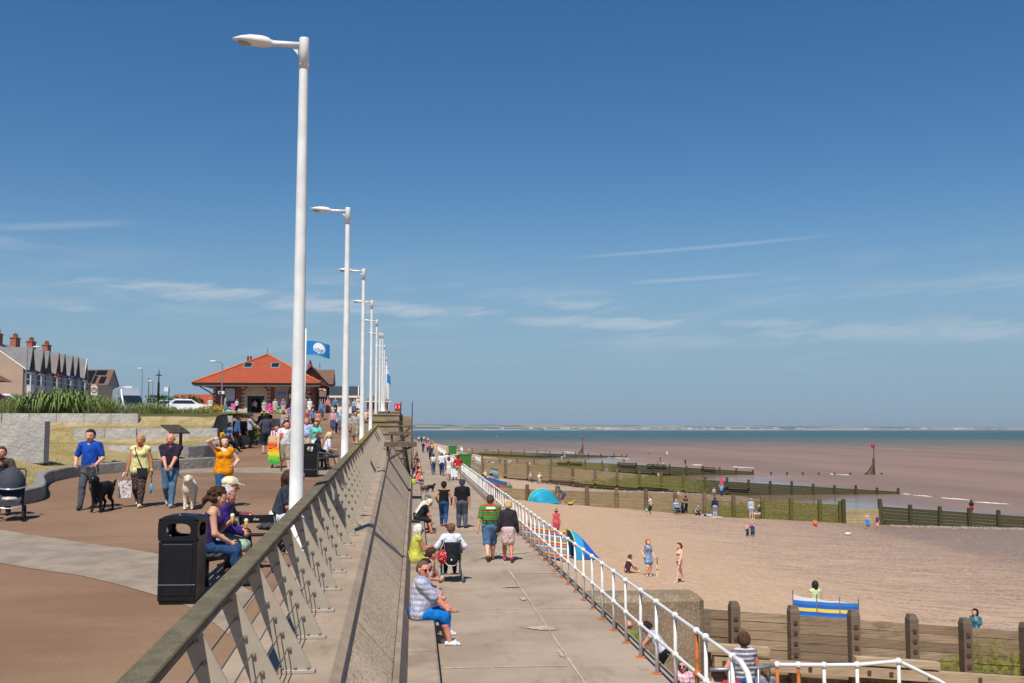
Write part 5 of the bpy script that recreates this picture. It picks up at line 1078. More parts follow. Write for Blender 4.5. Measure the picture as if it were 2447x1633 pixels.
# cloth / skin / hair materials
SKIN = {'fair': '#d9a58a', 'pink': '#d8947c', 'tan': '#b9805f', 'pale': '#e3b79f', 'brown': '#8d5f45'}
def m_skin(k):
    n = 'skin_' + k
    if n not in MATS:
        m = NT(n); v = m.tc.outputs['Object']; m.base(m.mix(m.rng(m.noise(v, 14., 3), .4, .65), lin(SKIN[k]), tuple(a * b for a, b in zip(lin(SKIN[k]), (.93, .82, .78))))); m.rough(.5); m.spec(.35); MATS[n] = m.m
    return MATS[n]
def cloth(col, pat=None, col2='#ffffff', s=1., rough=.85):
    n = f'cloth_{col}_{pat}_{col2}_{s}'
    if n in MATS: return MATS[n]
    m = NT(n); v = m.tc.outputs['Object']; x, y, z = m.xyz(v); a, b = lin(col), lin(col2); c = a
    st = lambda q, f, d=.5: m.mathn('GREATER_THAN', m.mathn('FRACT', m.mathn('MULTIPLY', q, f)), d)
    if pat == 'hoop': c = m.mix(st(z, 9. * s), a, b)
    elif pat == 'pin': c = m.mix(m.mathn('MULTIPLY', st(z, 22. * s, .6), .8), a, b)
    elif pat == 'check': k = m.mathn('ADD', st(z, 14 * s), st(m.mathn('ADD', x, y), 14 * s)); c = m.mix(m.mathn('MULTIPLY', k, .5), a, b)
    elif pat == 'plaid': c = m.mix(m.mathn('MULTIPLY', st(z, 16 * s), .6), m.mix(m.mathn('MULTIPLY', st(m.mathn('ADD', x, y), 16 * s), .6), a, b), lin('#8c2f35'))
    elif pat == 'floral':
        w = m.n('ShaderNodeTexVoronoi'); m.l(v, w.inputs['Vector']); w.inputs['Scale'].default_value = 22 * s; c = m.mix(m.rng(w.outputs['Distance'], .36, .26), a, m.mix(m.xyz(w.outputs['Color'])[0], b, lin('#b5607a')))
    elif pat == 'dots': c = m.mix(m.rng(m.vor(v, 26. * s), .3, .22), a, b)
    elif pat == 'vstripe': c = m.mix(st(x, 14 * s), a, b)
    elif pat == 'rugby': c = m.mix(st(m.mathn('ADD', z, .03), 7.2), m.mix(m.mathn('GREATER_THAN', m.mathn('FRACT', m.mathn('MULTIPLY', z, 7.2)), .36), lin('#d2382c'), a), a)
    k = m.rng(m.noise(v, 9., 5, .6), .3, .7, .74, 1.05); cb = m.n('ShaderNodeCombineColor'); [m.l(k, cb.inputs[i]) for i in range(3)]
    c = m.mix(1., c, cb.outputs[0], 'MULTIPLY'); m.base(c); m.rough(rough); m.spec(.2); fold = m.noise(m.map(v, (6, 6, 3.)), 2., 5, .55, .9); m.bump(fold, .9, .06); MATS[n] = m.m; return m.m
M_EYE = mat('eye_dark', '#2a2220', .3); M_LIP = mat('lips', '#a85f55', .5); M_DARKGLASS = mat('sunglasses', '#15161a', .15)
ORI = lambda yaw: yaw
def person(loc, yaw, label, H=1.7, pose='stand', top=None, legs=None, shoes='#3a3a3c', skin='fair', hair=('short', '#3b2d22'), w=1., q=2, hands=None, feet=None, lean=0., head=(0, 0), pel=None, seat=.45, hat=None, glasses=None, side=0., belly=0., group=None, grp='people', fing=.9, kind='m', cat='person'):
    """yaw in degrees: 0 faces +Y (away from camera), 180 faces the camera. q: 3 near, 2 middle, 1 far"""
    e = empty('person', loc, R(yaw), label, cat, group)
    fem = kind == 'f'; sw_ = (.094 if fem else .106) * w ** .5; hw = .050
    # skeleton, units of stature
    if pose == 'sit': P = v3(0, 0, seat / H + .065)
    elif pose == 'floor': P = v3(0, 0, .075)
    elif pose == 'lie': P = v3(0, 0, .07)
    else: P = v3(0, 0, .525)
    if pel is not None: P = v3(*pel)
    RT = Ry(R(side)) @ Rx(-R(lean)) if pose != 'lie' else Rx(R(86 if lean >= 0 else -86))
    up = RT @ v3(0, 0, 1); C = P + RT @ v3(0, .0, .205); Nk = P + RT @ v3(0, -.008, .305)
    hr_ = Rz(R(head[0])) @ Rx(-R(head[1])) 
    HR = (RT @ hr_) if pose == 'lie' else (Rx(-R(lean * .35)) @ hr_); HC = Nk + HR @ v3(0, .020, .094)
    sh = {s: P + RT @ v3(s * sw_, -.005, .276) for s in (-1, 1)}; hp = {s: P + v3(s * hw, 0, -.015) for s in (-1, 1)}
    A1, A2, L1, L2, an = .172, .150, .245, .245, .042
    if feet is None:
        feet = {'stand': [(-.06, .0, an), (.06, .015, an)], 'walk': [(-.05, .15, an + .004), (.05, -.17, an + .05)], 'walk2': [(-.05, -.17, an + .05), (.05, .15, an + .004)], 'sit': [(-.07, .26, an), (.07, .29, an)], 'floor': [(-.06, .42, .04), (.07, .34, .04)], 'lie': [(-.05, -.48 if lean >= 0 else .48, .05), (.05, -.48 if lean >= 0 else .48, .05)]}[pose]
    if hands is None:
        hands = {'stand': [(-.165, .03, .43), (.165, .03, .43)], 'walk': [(-.16, -.07, .44), (.16, .12, .46)], 'walk2': [(-.16, .12, .46), (.16, -.07, .44)], 'sit': [(-.07, .2, seat / H + .13), (.07, .22, seat / H + .13)], 'floor': [(-.12, .1, .1), (.1, .3, .15)], 'lie': [(-.17, .0, .06), (.17, .0, .06)]}[pose]
    lp = v3(0, 1, .25) if pose != 'lie' else v3(0, 0, 1)
    J = {}
    for i, s in enumerate((-1, 1)):
        J['kn', s], J['an', s] = ik(hp[s], v3(*feet[i]), L1, L2, lp); J['el', s], J['wr', s] = ik(sh[s], v3(*hands[i]), A1, A2, v3(s * .7, -1, -.25))
    fz = 1.0 * w
    S = lambda p: np.asarray(p) * H
    def torso(B, g, m, lo_=True):
        B.ell(S(P + RT @ v3(0, 0, .225)), S([.093 * w ** .6 + g, .066 * w ** .7 + g, .098 + g]), RT, m, .05)
        B.ell(S(P + RT @ v3(0, .006 + belly * .03, .115)), S([.078 * w * (.92 if fem else 1) + g, .062 * w + belly * .03 + g, .088 + g]), RT, m, .06)
        for s in (-1, 1): B.cone(S(P + RT @ v3(s * .026, -.006, .296)), S(sh[s]), (.036 * w ** .5 + g) * H, (.033 * w ** .5 + g) * H, m, .04)
        if fem:
            for s in (-1, 1): B.ell(S(P + RT @ v3(s * .04, .055 * w ** .6, .215)), S([.04 + g, .036 + g, .04 + g]), RT, m, .03)
    def pelvis(B, g, m): B.ell(S(P + v3(0, -.006, .012)), S([.094 * w ** .8 * (1.06 if fem else 1) + g, .072 * w + g, .068 + g]), None, m, .06)
    def leg(B, s, g, m, t=1., gb=None):
        k, a = J['kn', s], J['an', s]; gb = g if gb is None else gb
        B.cone(S(hp[s]), S(k), (.056 * fz + g) * H, (.036 * fz ** .6 + g) * H, m, .045)
        if t > 0: e_ = k + (a - k) * t; mid = k + (e_ - k) * .35 + v3(0, -.008, 0); B.cone(S(k), S(mid), (.035 * fz ** .6 + g) * H, (.034 * fz ** .6 + g) * H, m, .03); B.cone(S(mid), S(e_), (.034 * fz ** .6 + g) * H, (.022 + .012 * (1 - t) + gb) * H, m, .03)
    def arm(B, s, g, m, t=2.):
        a, el_, wr = sh[s], J['el', s], J['wr', s]; f = w ** .5
        e_ = a + (el_ - a) * min(t, 1.); B.cone(S(a), S(e_), (.031 * f + g) * H, (.0255 * f + g) * H, m, .03)
        if t > 1: e_ = el_ + (wr - el_) * (t - 1); B.cone(S(el_), S(e_), (.0255 * f + g) * H, (.018 * f + g + .006 * (2 - t)) * H, m, .025)
    def foot(B, s, g, m):
        a = J['an', s]; k = J['kn', s]; d = a - k; f = v3(d[0] * .0, 1, 0) if pose != 'lie' else v3(0, 0, 1)
        sl = -.35 if a[2] > .07 and pose in ('walk', 'walk2') else 0
        heel = a + v3(0, -.026, -.018 if pose != 'lie' else 0) + (v3(0, 0, .012) if sl else 0); toe = a + f * .088 + v3(0, 0, -.026 + (sl * .09) if pose != 'lie' else .02)
        B.cone(S(heel), S(a + f * .05 + v3(0, 0, -.022 if pose != 'lie' else 0)), (.022 + g) * H, (.024 + g) * H, m, .02); B.cone(S(a + f * .05 + v3(0, 0, -.022 if pose != 'lie' else 0)), S(toe), (.024 + g) * H, (.016 + g) * H, m, .02)
    def headm(B, m0=0, face=True):
        hh = .059 * H; X = lambda x, y, z: S(HC) + HR @ (v3(x, y, z) * hh)
        B.ell(X(0, -.12, .18), v3(.96, 1.16, 1.10) * hh, HR, m0, .012); B.ell(X(0, .22, -.42), v3(.72, .82, .88) * hh, HR, m0, .02); B.ell(X(0, .52, -.98), v3(.34, .28, .24) * hh, HR, m0, .02)
        B.cone(X(0, .98, .02), X(0, 1.22, -.36), .10 * hh, .17 * hh, m0, .008)
        for s in (-1, 1):
            B.ell(X(s * .95, -.05, -.08), v3(.13, .22, .34) * hh, HR, m0, .006); B.ell(X(s * .5, .55, -.28), v3(.28, .26, .26) * hh, HR, m0, .012)
            if face: B.ell(X(s * .36, .90, .03), v3(.13, .08, .065) * hh, HR, 1, .001); B.ell(X(s * .37, .93, .25), v3(.2, .07, .035) * hh, HR, 3, .002)
        if face: B.ell(X(0, .95, -.66), v3(.30, .12, .07) * hh, HR, 2, .002)
        return X, hh
    def neck(B, m): B.cone(S(Nk - RT @ v3(0, 0, .03)), S(HC + HR @ v3(0, -.012, -.045)), .034 * H * w ** .4, .030 * H * w ** .4, m, .02)
    def hand(B, s, m=0):
        wr, el_ = J['wr', s], J['el', s]; d = (wr - el_); d /= np.linalg.norm(d); inn = v3(-s, .25, 0); inn = inn - d * (inn @ d); inn /= np.linalg.norm(inn); lat = np.cross(d, inn) ; lat = lat if lat[1] * 1 + lat[2] * .3 > 0 else -lat
        pc = wr + d * .022; B.cone(S(wr), S(pc + d * .012), .0165 * H, .019 * H, m, .008); B.ell(S(pc + d * .010), S([.024, .024, .024]) * .82, None, m, .01)
        for j, (o, L) in enumerate(((.017, .040), (.006, .046), (-.005, .042), (-.016, .033))):
            b0 = wr + d * .045 + lat * o; b1 = b0 + (d * math.cos(fing * .5) + inn * math.sin(fing * .5)) * L * .55; b2 = b1 + (d * math.cos(fing * 1.4) + inn * math.sin(fing * 1.4)) * L * .55
            B.cone(S(b0), S(b1), .0058 * H, .0052 * H, m, .002); B.cone(S(b1), S(b2), .0052 * H, .0042 * H, m, .002)
        t0 = wr + d * .018 + lat * .016; t1 = t0 + (d * .7 + lat * .6 + inn * .5) * .026; B.cone(S(t0), S(t1), .0068 * H, .0058 * H, m, .004); B.cone(S(t1), S(t1 + (d * .85 + inn * .5) * .024), .0058 * H, .0046 * H, m, .003)
    def hairb(B, style, m):
        hh = .059 * H; X = lambda x, y, z: S(HC) + HR @ (v3(x, y, z) * hh); r_ = random.Random(len(label))
        if style in ('bald',): return None
        if style == 'fringe': 
            for s in (-1, 1): B.ell(X(s * .78, -.35, -.05), v3(.3, .55, .38) * hh, HR, m, .01)
            B.ell(X(0, -.95, -.1), v3(.7, .35, .42) * hh, HR, m, .01)
        else:
            g = .05 if style in ('crop',) else .13 if style == 'short' else .18; B.ell(X(0, -.22, .26), v3(.98 + g * .8, 1.12 + g, 1.1 + g) * hh, HR, m, .01); B.ell(X(0, -.62, -.15), v3(.88 + g * .6, .72 + g, .75) * hh, HR, m, .02)
            if style in ('bob', 'long', 'wavy'):
                for s in (-1, 1): B.cone(X(s * .82, -.1, .2), X(s * .86, .02, -.95), .34 * hh, .28 * hh, m, .03)
                B.cone(X(0, -.7, 0), X(0, -.75, -1.15), .8 * hh, .7 * hh, m, .03)
            if style in ('long', 'wavy'):
                B.cone(X(0, -.75, -.8), X(0, -.75, -2.3), .72 * hh, .55 * hh, m, .03)
                for s in (-1, 1): B.cone(X(s * .7, -.4, -.8), X(s * .75, -.35, -2.2), .36 * hh, .22 * hh, m, .03)
            if style == 'pony': B.cone(X(0, -1.15, .5), X(0, -1.75, -.2), .3 * hh, .34 * hh, m, .02); B.cone(X(0, -1.75, -.2), X(.1, -1.5, -1.8), .34 * hh, .12 * hh, m, .02)
            if style == 'bun': B.ell(X(0, -1.0, .95), v3(.42, .42, .42) * hh, HR, m, .015)
            if style == 'curly':
                for _ in range(46):
                    a, b_ = r_.uniform(0, 6.28), r_.uniform(-.7, 1.4); rr_ = 1.2; p = (rr_ * math.cos(b_) * math.sin(a), -.35 + rr_ * math.cos(b_) * math.cos(a) * 1.05, .25 + 1.2 * math.sin(b_))
                    if p[1] > .55 and p[2] < .75: continue
                    B.ell(X(*p), v3(1, 1, 1) * hh * r_.uniform(.2, .34), None, m, .006)
                B.cone(X(0, -1.1, .3), X(.1, -1.9, -.7), .5 * hh, .35 * hh, m, .03); B.cone(X(.1, -1.8, -.6), X(.1, -2.1, -1.9), .36 * hh, .12 * hh, m, .03)
        def cut(Pt):
            v = (Pt - S(HC)) @ HR / hh; zc = .78; d1 = np.minimum(np.minimum(v[..., 1] - .42, zc - v[..., 2]), .98 - np.abs(v[..., 0])) * hh
            if style in ('short', 'crop', 'fringe', 'pony', 'bun', 'curly'):
                d1 = np.maximum(d1, np.minimum(v[..., 1] + .02, .32 - v[..., 2]) * hh)
                if style in ('short', 'crop'): d1 = np.maximum(d1, (-.62 - v[..., 2]) * hh)
            return d1
        return cut
    def hatb(B, style, m):
        hh = .059 * H; X = lambda x, y, z: S(HC) + HR @ (v3(x, y, z) * hh)
        B.ell(X(0, -.12, .50), v3(1.12, 1.28, .92) * hh, HR, m, .01)
        if style == 'cap': B.ell(X(0, 1.35, .34), v3(.72, .85, .1) * hh, HR @ Rx(-.2), m, .02)
        if style == 'brim': B.ell(X(0, 0, .30), v3(2.1, 2.2, .12) * hh, HR, m, .02)
    mk = m_skin(skin); hm = cloth(hair[1], rough=.6) if hair else mk
    T = top or {}; Lg = legs or {}
    tk, lk = T.get('k'), Lg.get('k')            # kinds
    def topcloth(B, m, g):
        torso(B, g, m)
        if tk in ('tee', 'shirt', 'vest', 'long', 'dress', 'tunic'):
            for sx in (-1, 1): B.cone(S(P + RT @ v3(sx * .028 * w, .002, .19)), S(P + v3(sx * .040 * w, -.002, -.01)), (.060 * w ** .6 + g) * H, (.062 * w ** .7 + g + T.get('fl', .0)) * H, m, .04)
            if belly: B.ell(S(P + RT @ v3(0, .02 * belly, .10)), S([.085 * w + g, .072 * w + g, .10 + g]), RT, m, .05)
        if tk in ('tee',): [arm(B, s, g + .006, m, T.get('sl', .72)) for s in (-1, 1)]
        if tk in ('shirt', 'long'): [arm(B, s, g + .004, m, T.get('sl', 1.92 if tk == 'long' else 1.25)) for s in (-1, 1)]
        if tk == 'dress': skirt(B, m, T.get('len', .45), g)
    def skirt(B, m, Ln, g):
        k0 = (J['kn', -1] + J['kn', 1]) / 2
        if pose in ('sit', 'floor'):
            for s in (-1, 1): B.cone(S(hp[s]), S(J['kn', s] + (J['kn', s] - hp[s]) * .02), (.066 * w + g) * H, (.055 + g) * H, m, .12)
            B.cone(S((hp[1] + hp[-1]) / 2), S(k0), .07 * H, .06 * H, m, .08)
        else:
            z1 = P[2] - Ln * .5
            for yy in (-.02, .02): B.cone(S(P + v3(-.02, yy, 0)), S((0.0 - .03, yy + (k0[1]) * .5, z1)), (.075 * w + g) * H, (.078 + g) * H, m, .05); B.cone(S(P + v3(.02, yy, 0)), S((.03, yy + (k0[1]) * .5, z1)), (.075 * w + g) * H, (.078 + g) * H, m, .05)
    def legcloth(B, m, g):
        if lk == 'skirt': pelvis(B, g, m); skirt(B, m, Lg.get('len', .4), g); return
        pelvis(B, g, m)
        for s in (-1, 1): leg(B, s, g + Lg.get('g', .004), m, Lg.get('t', .97), g + Lg.get('flare', .006))
    if q >= 2:
        hb = .017 if q == 3 else .024
        B = SDF(); torso(B, -.004, 0); pelvis(B, -.004, 0); neck(B, 0)
        for s in (-1, 1): leg(B, s, -.003 if lk in ('trousers',) else 0, 0, 1.); arm(B, s, -.002 if tk in ('long',) else 0, 0)
        if not shoes:
            for s in (-1, 1): foot(B, s, -.003, 0)
        parts = [B.mesh(hb)]; Bh = SDF(); headm(Bh, 0); parts.append(Bh.mesh(.0085 if q == 3 else .012))
        for s in (-1, 1): Hh = SDF(); hand(Hh, s); parts.append(Hh.mesh(.0062 if q == 3 else .0085))
        V, F, M = join(parts); link('body', npmesh('body', V, F, M, [mk, M_EYE, M_LIP, hm]), e)
        if top:
            B = SDF(); topcloth(B, 0, T.get('g', .008)); zc = T.get('cut'); nz = RT @ v3(0, 0, 1)
            def cutf(Pt):
                top_ = ((Pt - S(P + RT @ v3(0, .02, T.get('neck', .34)))) @ nz); front = (Pt - S(P + RT @ v3(0, .075 * w, .34))); dd = .052 * H * T.get('scoop', 1.) - np.sqrt((front[..., 0]) ** 2 + ((front @ nz) ** 2) * .7 + ((front @ (RT @ v3(0, 1, 0))) ** 2) * .6)
                hem = S(P)[2] - T.get('hem', .035) * H - Pt[..., 2] if tk != 'dress' and pose not in ('lie',) else -1.
                return np.maximum(np.maximum(top_, dd), hem)
            V, F, M = B.mesh(hb * .9, cutf); link('dress' if tk == 'dress' else 'shirt', npmesh('shirt', V, F, M, [T['m']]), e)
        if legs:
            B = SDF(); legcloth(B, 0, Lg.get('g0', .004)); zt = P[2] + .055
            V, F, M = B.mesh(hb * .9, (lambda Pt: (Pt[..., 2] - zt * H)) if pose not in ('lie',) else None); link({'skirt': 'skirt', 'shorts': 'shorts'}.get(lk, 'trousers'), npmesh('trousers', V, F, M, [Lg['m']]), e)
        if shoes:
            for s in (-1, 1): B = SDF(); foot(B, s, .002, 0); V, F, M = B.mesh(.013 if q == 3 else .018); link('shoe', npmesh('shoe', V, F, M, [cloth(shoes, rough=.6)]), e)
        if hair and hair[0] != 'bald':
            B = SDF(); cutf = hairb(B, hair[0], 0); V, F, M = B.mesh(.010 if q == 3 else .013, cutf); link('hair', npmesh('hair', V, F, M, [hm]), e)
        if hat: B = SDF(); hatb(B, hat[0], 0); V, F, M = B.mesh(.010, lambda Pt: -(((Pt - S(HC)) @ HR)[..., 2] - .16 * .059 * H)); link('hat', npmesh('hat', V, F, M, [cloth(hat[1])]), e)
        if glasses:
            hh = .059 * H; X = lambda x, y, z: S(HC) + HR @ (v3(x, y, z) * hh); B = SDF()
            for s in (-1, 1): B.ell(X(s * .4, 1.0, .02), v3(.33, .12, .24) * hh, HR, 0, .003); B.cone(X(s * .7, .85, .1), X(s * .98, -.1, .05), .05 * hh, .05 * hh, 0, .003)
            V, F, M = B.mesh(.006); link('glasses', npmesh('glasses', V, F, M, [M_DARKGLASS]), e)
    else:
        B = SDF(); mats = [mk, T.get('m', mk), Lg.get('m', mk), cloth(shoes) if shoes else mk, hm, cloth(hat[1]) if hat else hm]; g = .006
        neck(B, 0); X, hh = headm(B, 0, False)
        for s in (-1, 1): arm(B, s, 0, 0); leg(B, s, 0, 0, 1.); foot(B, s, 0, 3 if shoes else 0); B.cone(S(J['wr', s]), S(J['wr', s] + (J['wr', s] - J['el', s]) * .3), .02 * H, .012 * H, 0, .01)
        if top: topcloth(B, 1, g)
        else: torso(B, 0, 0); pelvis(B, 0, 0)
        if legs: legcloth(B, 2, g + .003)
        if hair and hair[0] != 'bald': B.ell(X(0, -.3, .35), v3(1.08, 1.15, 1.12) * hh, HR, 4, .01)
        if hair and hair[0] in ('long', 'bob', 'wavy', 'pony', 'curly'): B.cone(X(0, -.8, 0), X(0, -.9, -1.6), .75 * hh, .5 * hh, 4, .02)
        if hat: hatb(B, hat[0], 5)
        V, F, M = B.mesh(.036 if H > 1.3 else .03); link('figure', npmesh('figure', V, F, M, mats), e)
    return e
def TEE(c, pat=None, c2='#ffffff', s=1., **k): return dict(k='tee', m=cloth(c, pat, c2, s), **k)
def VEST(c, pat=None, c2='#ffffff', s=1., **k): return dict(k='vest', m=cloth(c, pat, c2, s), **{**dict(neck=.332, scoop=1.35), **k})
def LONG(c, pat=None, c2='#ffffff', s=1., **k): return dict(k='long', m=cloth(c, pat, c2, s), **k)
def SHIRT(c, pat=None, c2='#ffffff', s=1., **k): return dict(k='shirt', m=cloth(c, pat, c2, s), **k)
def DRESS(c, pat=None, c2='#ffffff', s=1., **k): return dict(k='dress', m=cloth(c, pat, c2, s), **{**dict(neck=.332, scoop=1.35), **k})
def TROU(c, pat=None, c2='#ffffff', **k): return dict(k='trousers', m=cloth(c, pat, c2), **k)
def SHORTS(c, pat=None, c2='#ffffff', t=.02, **k): return dict(k='shorts', m=cloth(c, pat, c2), t=t, g=.012, **k)
def SKIRT(c, pat=None, c2='#ffffff', **k): return dict(k='skirt', m=cloth(c, pat, c2), **k)
# ---------------------------------------------------------------- people on the upper promenade
G_UP = 'people on the upper promenade'; G_LO = 'people on the lower promenade'; G_BE = 'people on the beach'
def U(x, y): return (x, y, zu(y))
person(U(-7.55, 24.87), 178, 'man in royal blue polo shirt and grey jeans walking the black dog', 1.84, 'walk2', TEE('#1b4fb0'), TROU('#55575c'), '#3d3f45', 'fair', ('short', '#3a2c22'), q=3, hands=[(-.12, .13, .56), (.14, .1, .555)], head=(0, 4), group=G_UP)
person(U(-6.52, 25.3), 182, 'blonde woman in pale yellow top and dark floral trousers', 1.70, 'walk', VEST('#eadf9c', hem=.075, g=.012, fl=.014), TROU('#3c3833', 'floral', '#8d7a5a', flare=.01, g=.008), '#d8c3b4', 'tan', ('short', '#c9a263'), q=3, kind='f', w=1.12, hands=[(-.165, .02, .49), (.165, .04, .49)], group=G_UP)
person(U(-5.8, 25.25), 183, 'bald man in dark purple polo shirt and jeans leading the white dog', 1.74, 'walk', TEE('#2c2836'), TROU('#557896', flare=.01), '#a5a8ae', 'pink', ('fringe', '#b9b3aa'), q=3, w=1.15, hands=[(-.03, .17, .535), (.03, .17, .54)], head=(-8, 4), group=G_UP)
person(U(-4.5, 24.97), 188, 'woman in bright orange sleeveless top shading her eyes', 1.67, 'walk2', VEST('#f39a12', hem=.085, g=.011, fl=.016), TROU('#2f5485'), '#232529', 'pale', ('wavy', '#5c3d2a'), q=3, kind='f', w=1.15, hands=[(-.15, .1, .60), (.14, .12, .965)], head=(14, -4), group=G_UP)
person(U(-9.0, 23.7), 185, 'person bending behind the pushchair at the left edge', 1.7, 'stand', TEE('#5b4a44'), TROU('#34373c'), '#333', 'pink', ('short', '#5a3a26'), q=2, lean=48, pel=(0, -.04, .50), hands=[(-.1, .3, .55), (.1, .3, .55)], head=(0, -20), group=G_UP)
# bench group by the near bin
person(U(-2.86, 14.62), -84, 'young woman with long curly brown hair eating an ice cream on the bench', 1.66, 'sit', VEST('#3b2a5e', neck=.26), TROU('#2d4a72'), '#2b2b2e', 'fair', ('curly', '#4a3020'), q=3, kind='f', seat=.45, lean=14, hands=[(-.05, .20, .52), (.06, .20, .36)], head=(-4, 6), group=G_UP)
person(U(-2.84, 15.28), -88, 'elderly woman in purple jacket and mint green skirt on the bench', 1.58, 'sit', LONG('#3f2a78'), SKIRT('#9db9a2', 'dots', '#cfd9cf'), '#a84a4a', 'pink', ('short', '#cbbdb8'), q=3, kind='f', w=1.15, seat=.45, lean=16, hands=[(-.04, .22, .42), (.05, .24, .40)], group=G_UP)
person(U(-2.98, 16.1), -80, 'bearded man in cream cap and plaid shirt on the bench', 1.75, 'sit', LONG('#4d5f78', 'plaid', '#9c4a4a', g=.012), TROU('#232528'), '#26262a', 'pink', ('fringe', '#c9c4bd'), q=3, w=1.1, seat=.45, lean=16, hat=('cap', '#eadfb8'), hands=[(-.06, .26, .44), (.06, .20, .40)], group=G_UP)
person(U(-2.35, 18.1), -85, 'dark-haired person in white trousers half hidden behind the fence', 1.66, 'sit', TEE('#3a3f4a'), TROU('#dfe0e6', flare=.01), '#46464a', 'tan', ('bob', '#4a2f22'), q=2, kind='f', seat=.45, lean=20, hands=[(-.04, .22, .42), (.05, .24, .40)], group=G_UP)
person(U(-2.4, 19.2), -85, 'person in white top behind the fence beside the one in white trousers', 1.7, 'sit', TEE('#e4e4ea'), TROU('#54617c'), '#333', 'fair', ('short', '#5a4030'), q=2, seat=.42, lean=28, group=G_UP)
# further along
person(U(-3.6, 37.9), -78, 'person in black jacket on the far bench by the second bin', 1.7, 'sit', LONG('#22242a'), TROU('#2c3c3c', 'floral', '#8f9f9a'), '#222', 'fair', ('short', '#6b4a33'), q=2, lean=14, group=G_UP)
person(U(-3.32, 38.9), -80, 'white-haired woman in white shirt reading on the far bench', 1.64, 'sit', TEE('#e3e6ee'), SKIRT('#43585a', 'floral', '#b9c9c6'), '#ddd', 'fair', ('curly', '#d8c394'), q=2, kind='f', lean=18, group=G_UP)
person(U(-5.14, 39.3), 183, 'boy in red and white striped shirt holding a rainbow bodyboard', 1.62, 'stand', SHIRT('#e8e3e2', 'vstripe', '#c02a3a', .8), SHORTS('#2a2d38', t=.3), '#4a3a30', 'fair', ('short', '#4a3526'), q=2, hands=[(-.1, .17, .58), (.1, .17, .58)], head=(0, 18), feet=[(-.1, .0, .042), (.1, .0, .042)], group=G_UP)
person(U(-4.55, 36.96), 196, 'man in white shirt with orange patch and khaki shorts by the lamp post', 1.80, 'walk', TEE('#e9e7ea'), SHORTS('#a3947b', t=.12), '#5a4638', 'fair', ('short', '#2c241f'), q=2, head=(25, 5), group=G_UP)
person(U(-6.91, 48.9), 8, 'man in charcoal shirt and long navy shorts seen from behind', 1.88, 'stand', TEE('#4c4a5a'), SHORTS('#2e3448', t=.35), '#8d8a92', 'fair', ('short', '#241d1a'), q=2, hands=[(-.19, .06, .56), (.12, .15, .6)], group=G_UP)
person(U(-6.1, 49.8), 185, 'woman in red top partly hidden behind the bodyboard boy', 1.68, 'stand', TEE('#a8443c'), TROU('#3a3f4a'), '#333', 'fair', ('bob', '#7d5a3c'), q=2, kind='f', glasses=True, group=G_UP)
person(U(-4.42, 42.9), 178, 'man in blue checked shirt and khaki shorts beside the lamp post', 1.78, 'walk', SHIRT('#5c7ac0', 'check', '#dde4f2'), SHORTS('#bfae8e', t=.1), '#cfc6b8', 'pink', ('short', '#b08a55'), q=2, w=1.15, belly=.6, group=G_UP)
person(U(-4.02, 42.7), 182, 'woman in turquoise top and white trousers', 1.66, 'walk2', TEE('#53c4b4', 'floral', '#d7efe8', .6), TROU('#eceae8', t=.75), '#ccb', 'fair', ('bob', '#6a3b2c'), q=2, kind='f', w=1.1, glasses=True, group=G_UP)
person(U(-3.41, 60.2), 180, 'man in grey shirt, plaid shorts and sunglasses by the fence', 1.85, 'walk', SHIRT('#aaa69c', sl=1.1), SHORTS('#6a584a', 'check', '#c9b79b', t=.3), '#dedad2', 'pink', ('short', '#2a211c'), q=2, w=1.15, glasses=True, hands=[(-.17, .0, .45), (.17, .02, .44)], group=G_UP)
person((-8.75, 48.0, zu(48)), -60, 'child in yellow tee sitting on the stone seat wall', 1.35, 'sit', TEE('#f2a51e'), TROU('#3c4a5c'), '#333', 'tan', ('short', '#1d1816'), q=2, seat=.5, group=G_UP)
person((-8.5, 48.9, zu(48.9)), -70, 'boy in navy and blue tee perched on the stone seat wall', 1.55, 'stand', TEE('#2c3f6c', 'hoop', '#5b8cc4', .45), TROU('#1e1f24'), '#2f3a4a', 'tan', ('short', '#1b1715'), q=2, pel=(0, -.1, .47), feet=[(-.06, .12, .042), (.06, .3, .042)], lean=8, group=G_UP)
person((-8.95, 53.5, zu(53.5)), -75, 'man in blue shirt and black trousers leaning by the stone seat wall', 1.76, 'stand', SHIRT('#4a6491', sl=1.7), TROU('#1d1e22'), '#1c1c1e', 'tan', ('short', '#2a2320'), q=2, w=1.1, pel=(0, -.08, .5), lean=14, feet=[(-.06, .1, .042), (.06, .18, .042)], group=G_UP)
person((-8.55, 54.6, zu(54.6)), -75, 'man in pale checked shirt holding food by the narrow shrub', 1.78, 'stand', SHIRT('#a3a3b0', 'check', '#c6c6d0'), TROU('#17181b'), '#1c1c1e', 'pink', ('short', '#2b3350'), q=2, w=1.1, hands=[(-.05, .22, .62), (.06, .24, .61)], hat=('cap', '#333c5c'), group=G_UP)
rc = random.Random(21)
CT = ['#e8e6e4', '#d8837a', '#5f86b8', '#c9c4bc', '#2b2f3a', '#b8464a', '#7fb0c8', '#e0a2a8', '#4d6a58', '#8c7ba8', '#e4d9a8', '#a8b4bc']; CL = ['#2f4a70', '#c2ae8c', '#2b2d33', '#5a6678', '#e2dfd8', '#7a6a58', '#45526a']; CH = ['#3a2a20', '#6b4a30', '#c9a86c', '#b9b4ac', '#241c18', '#8a5a38']
CN = {'#e8e6e4': 'white', '#d8837a': 'coral', '#5f86b8': 'mid blue', '#c9c4bc': 'stone', '#2b2f3a': 'navy', '#b8464a': 'red', '#7fb0c8': 'sky blue', '#e0a2a8': 'pink', '#4d6a58': 'green', '#8c7ba8': 'lilac', '#e4d9a8': 'cream', '#a8b4bc': 'grey'}
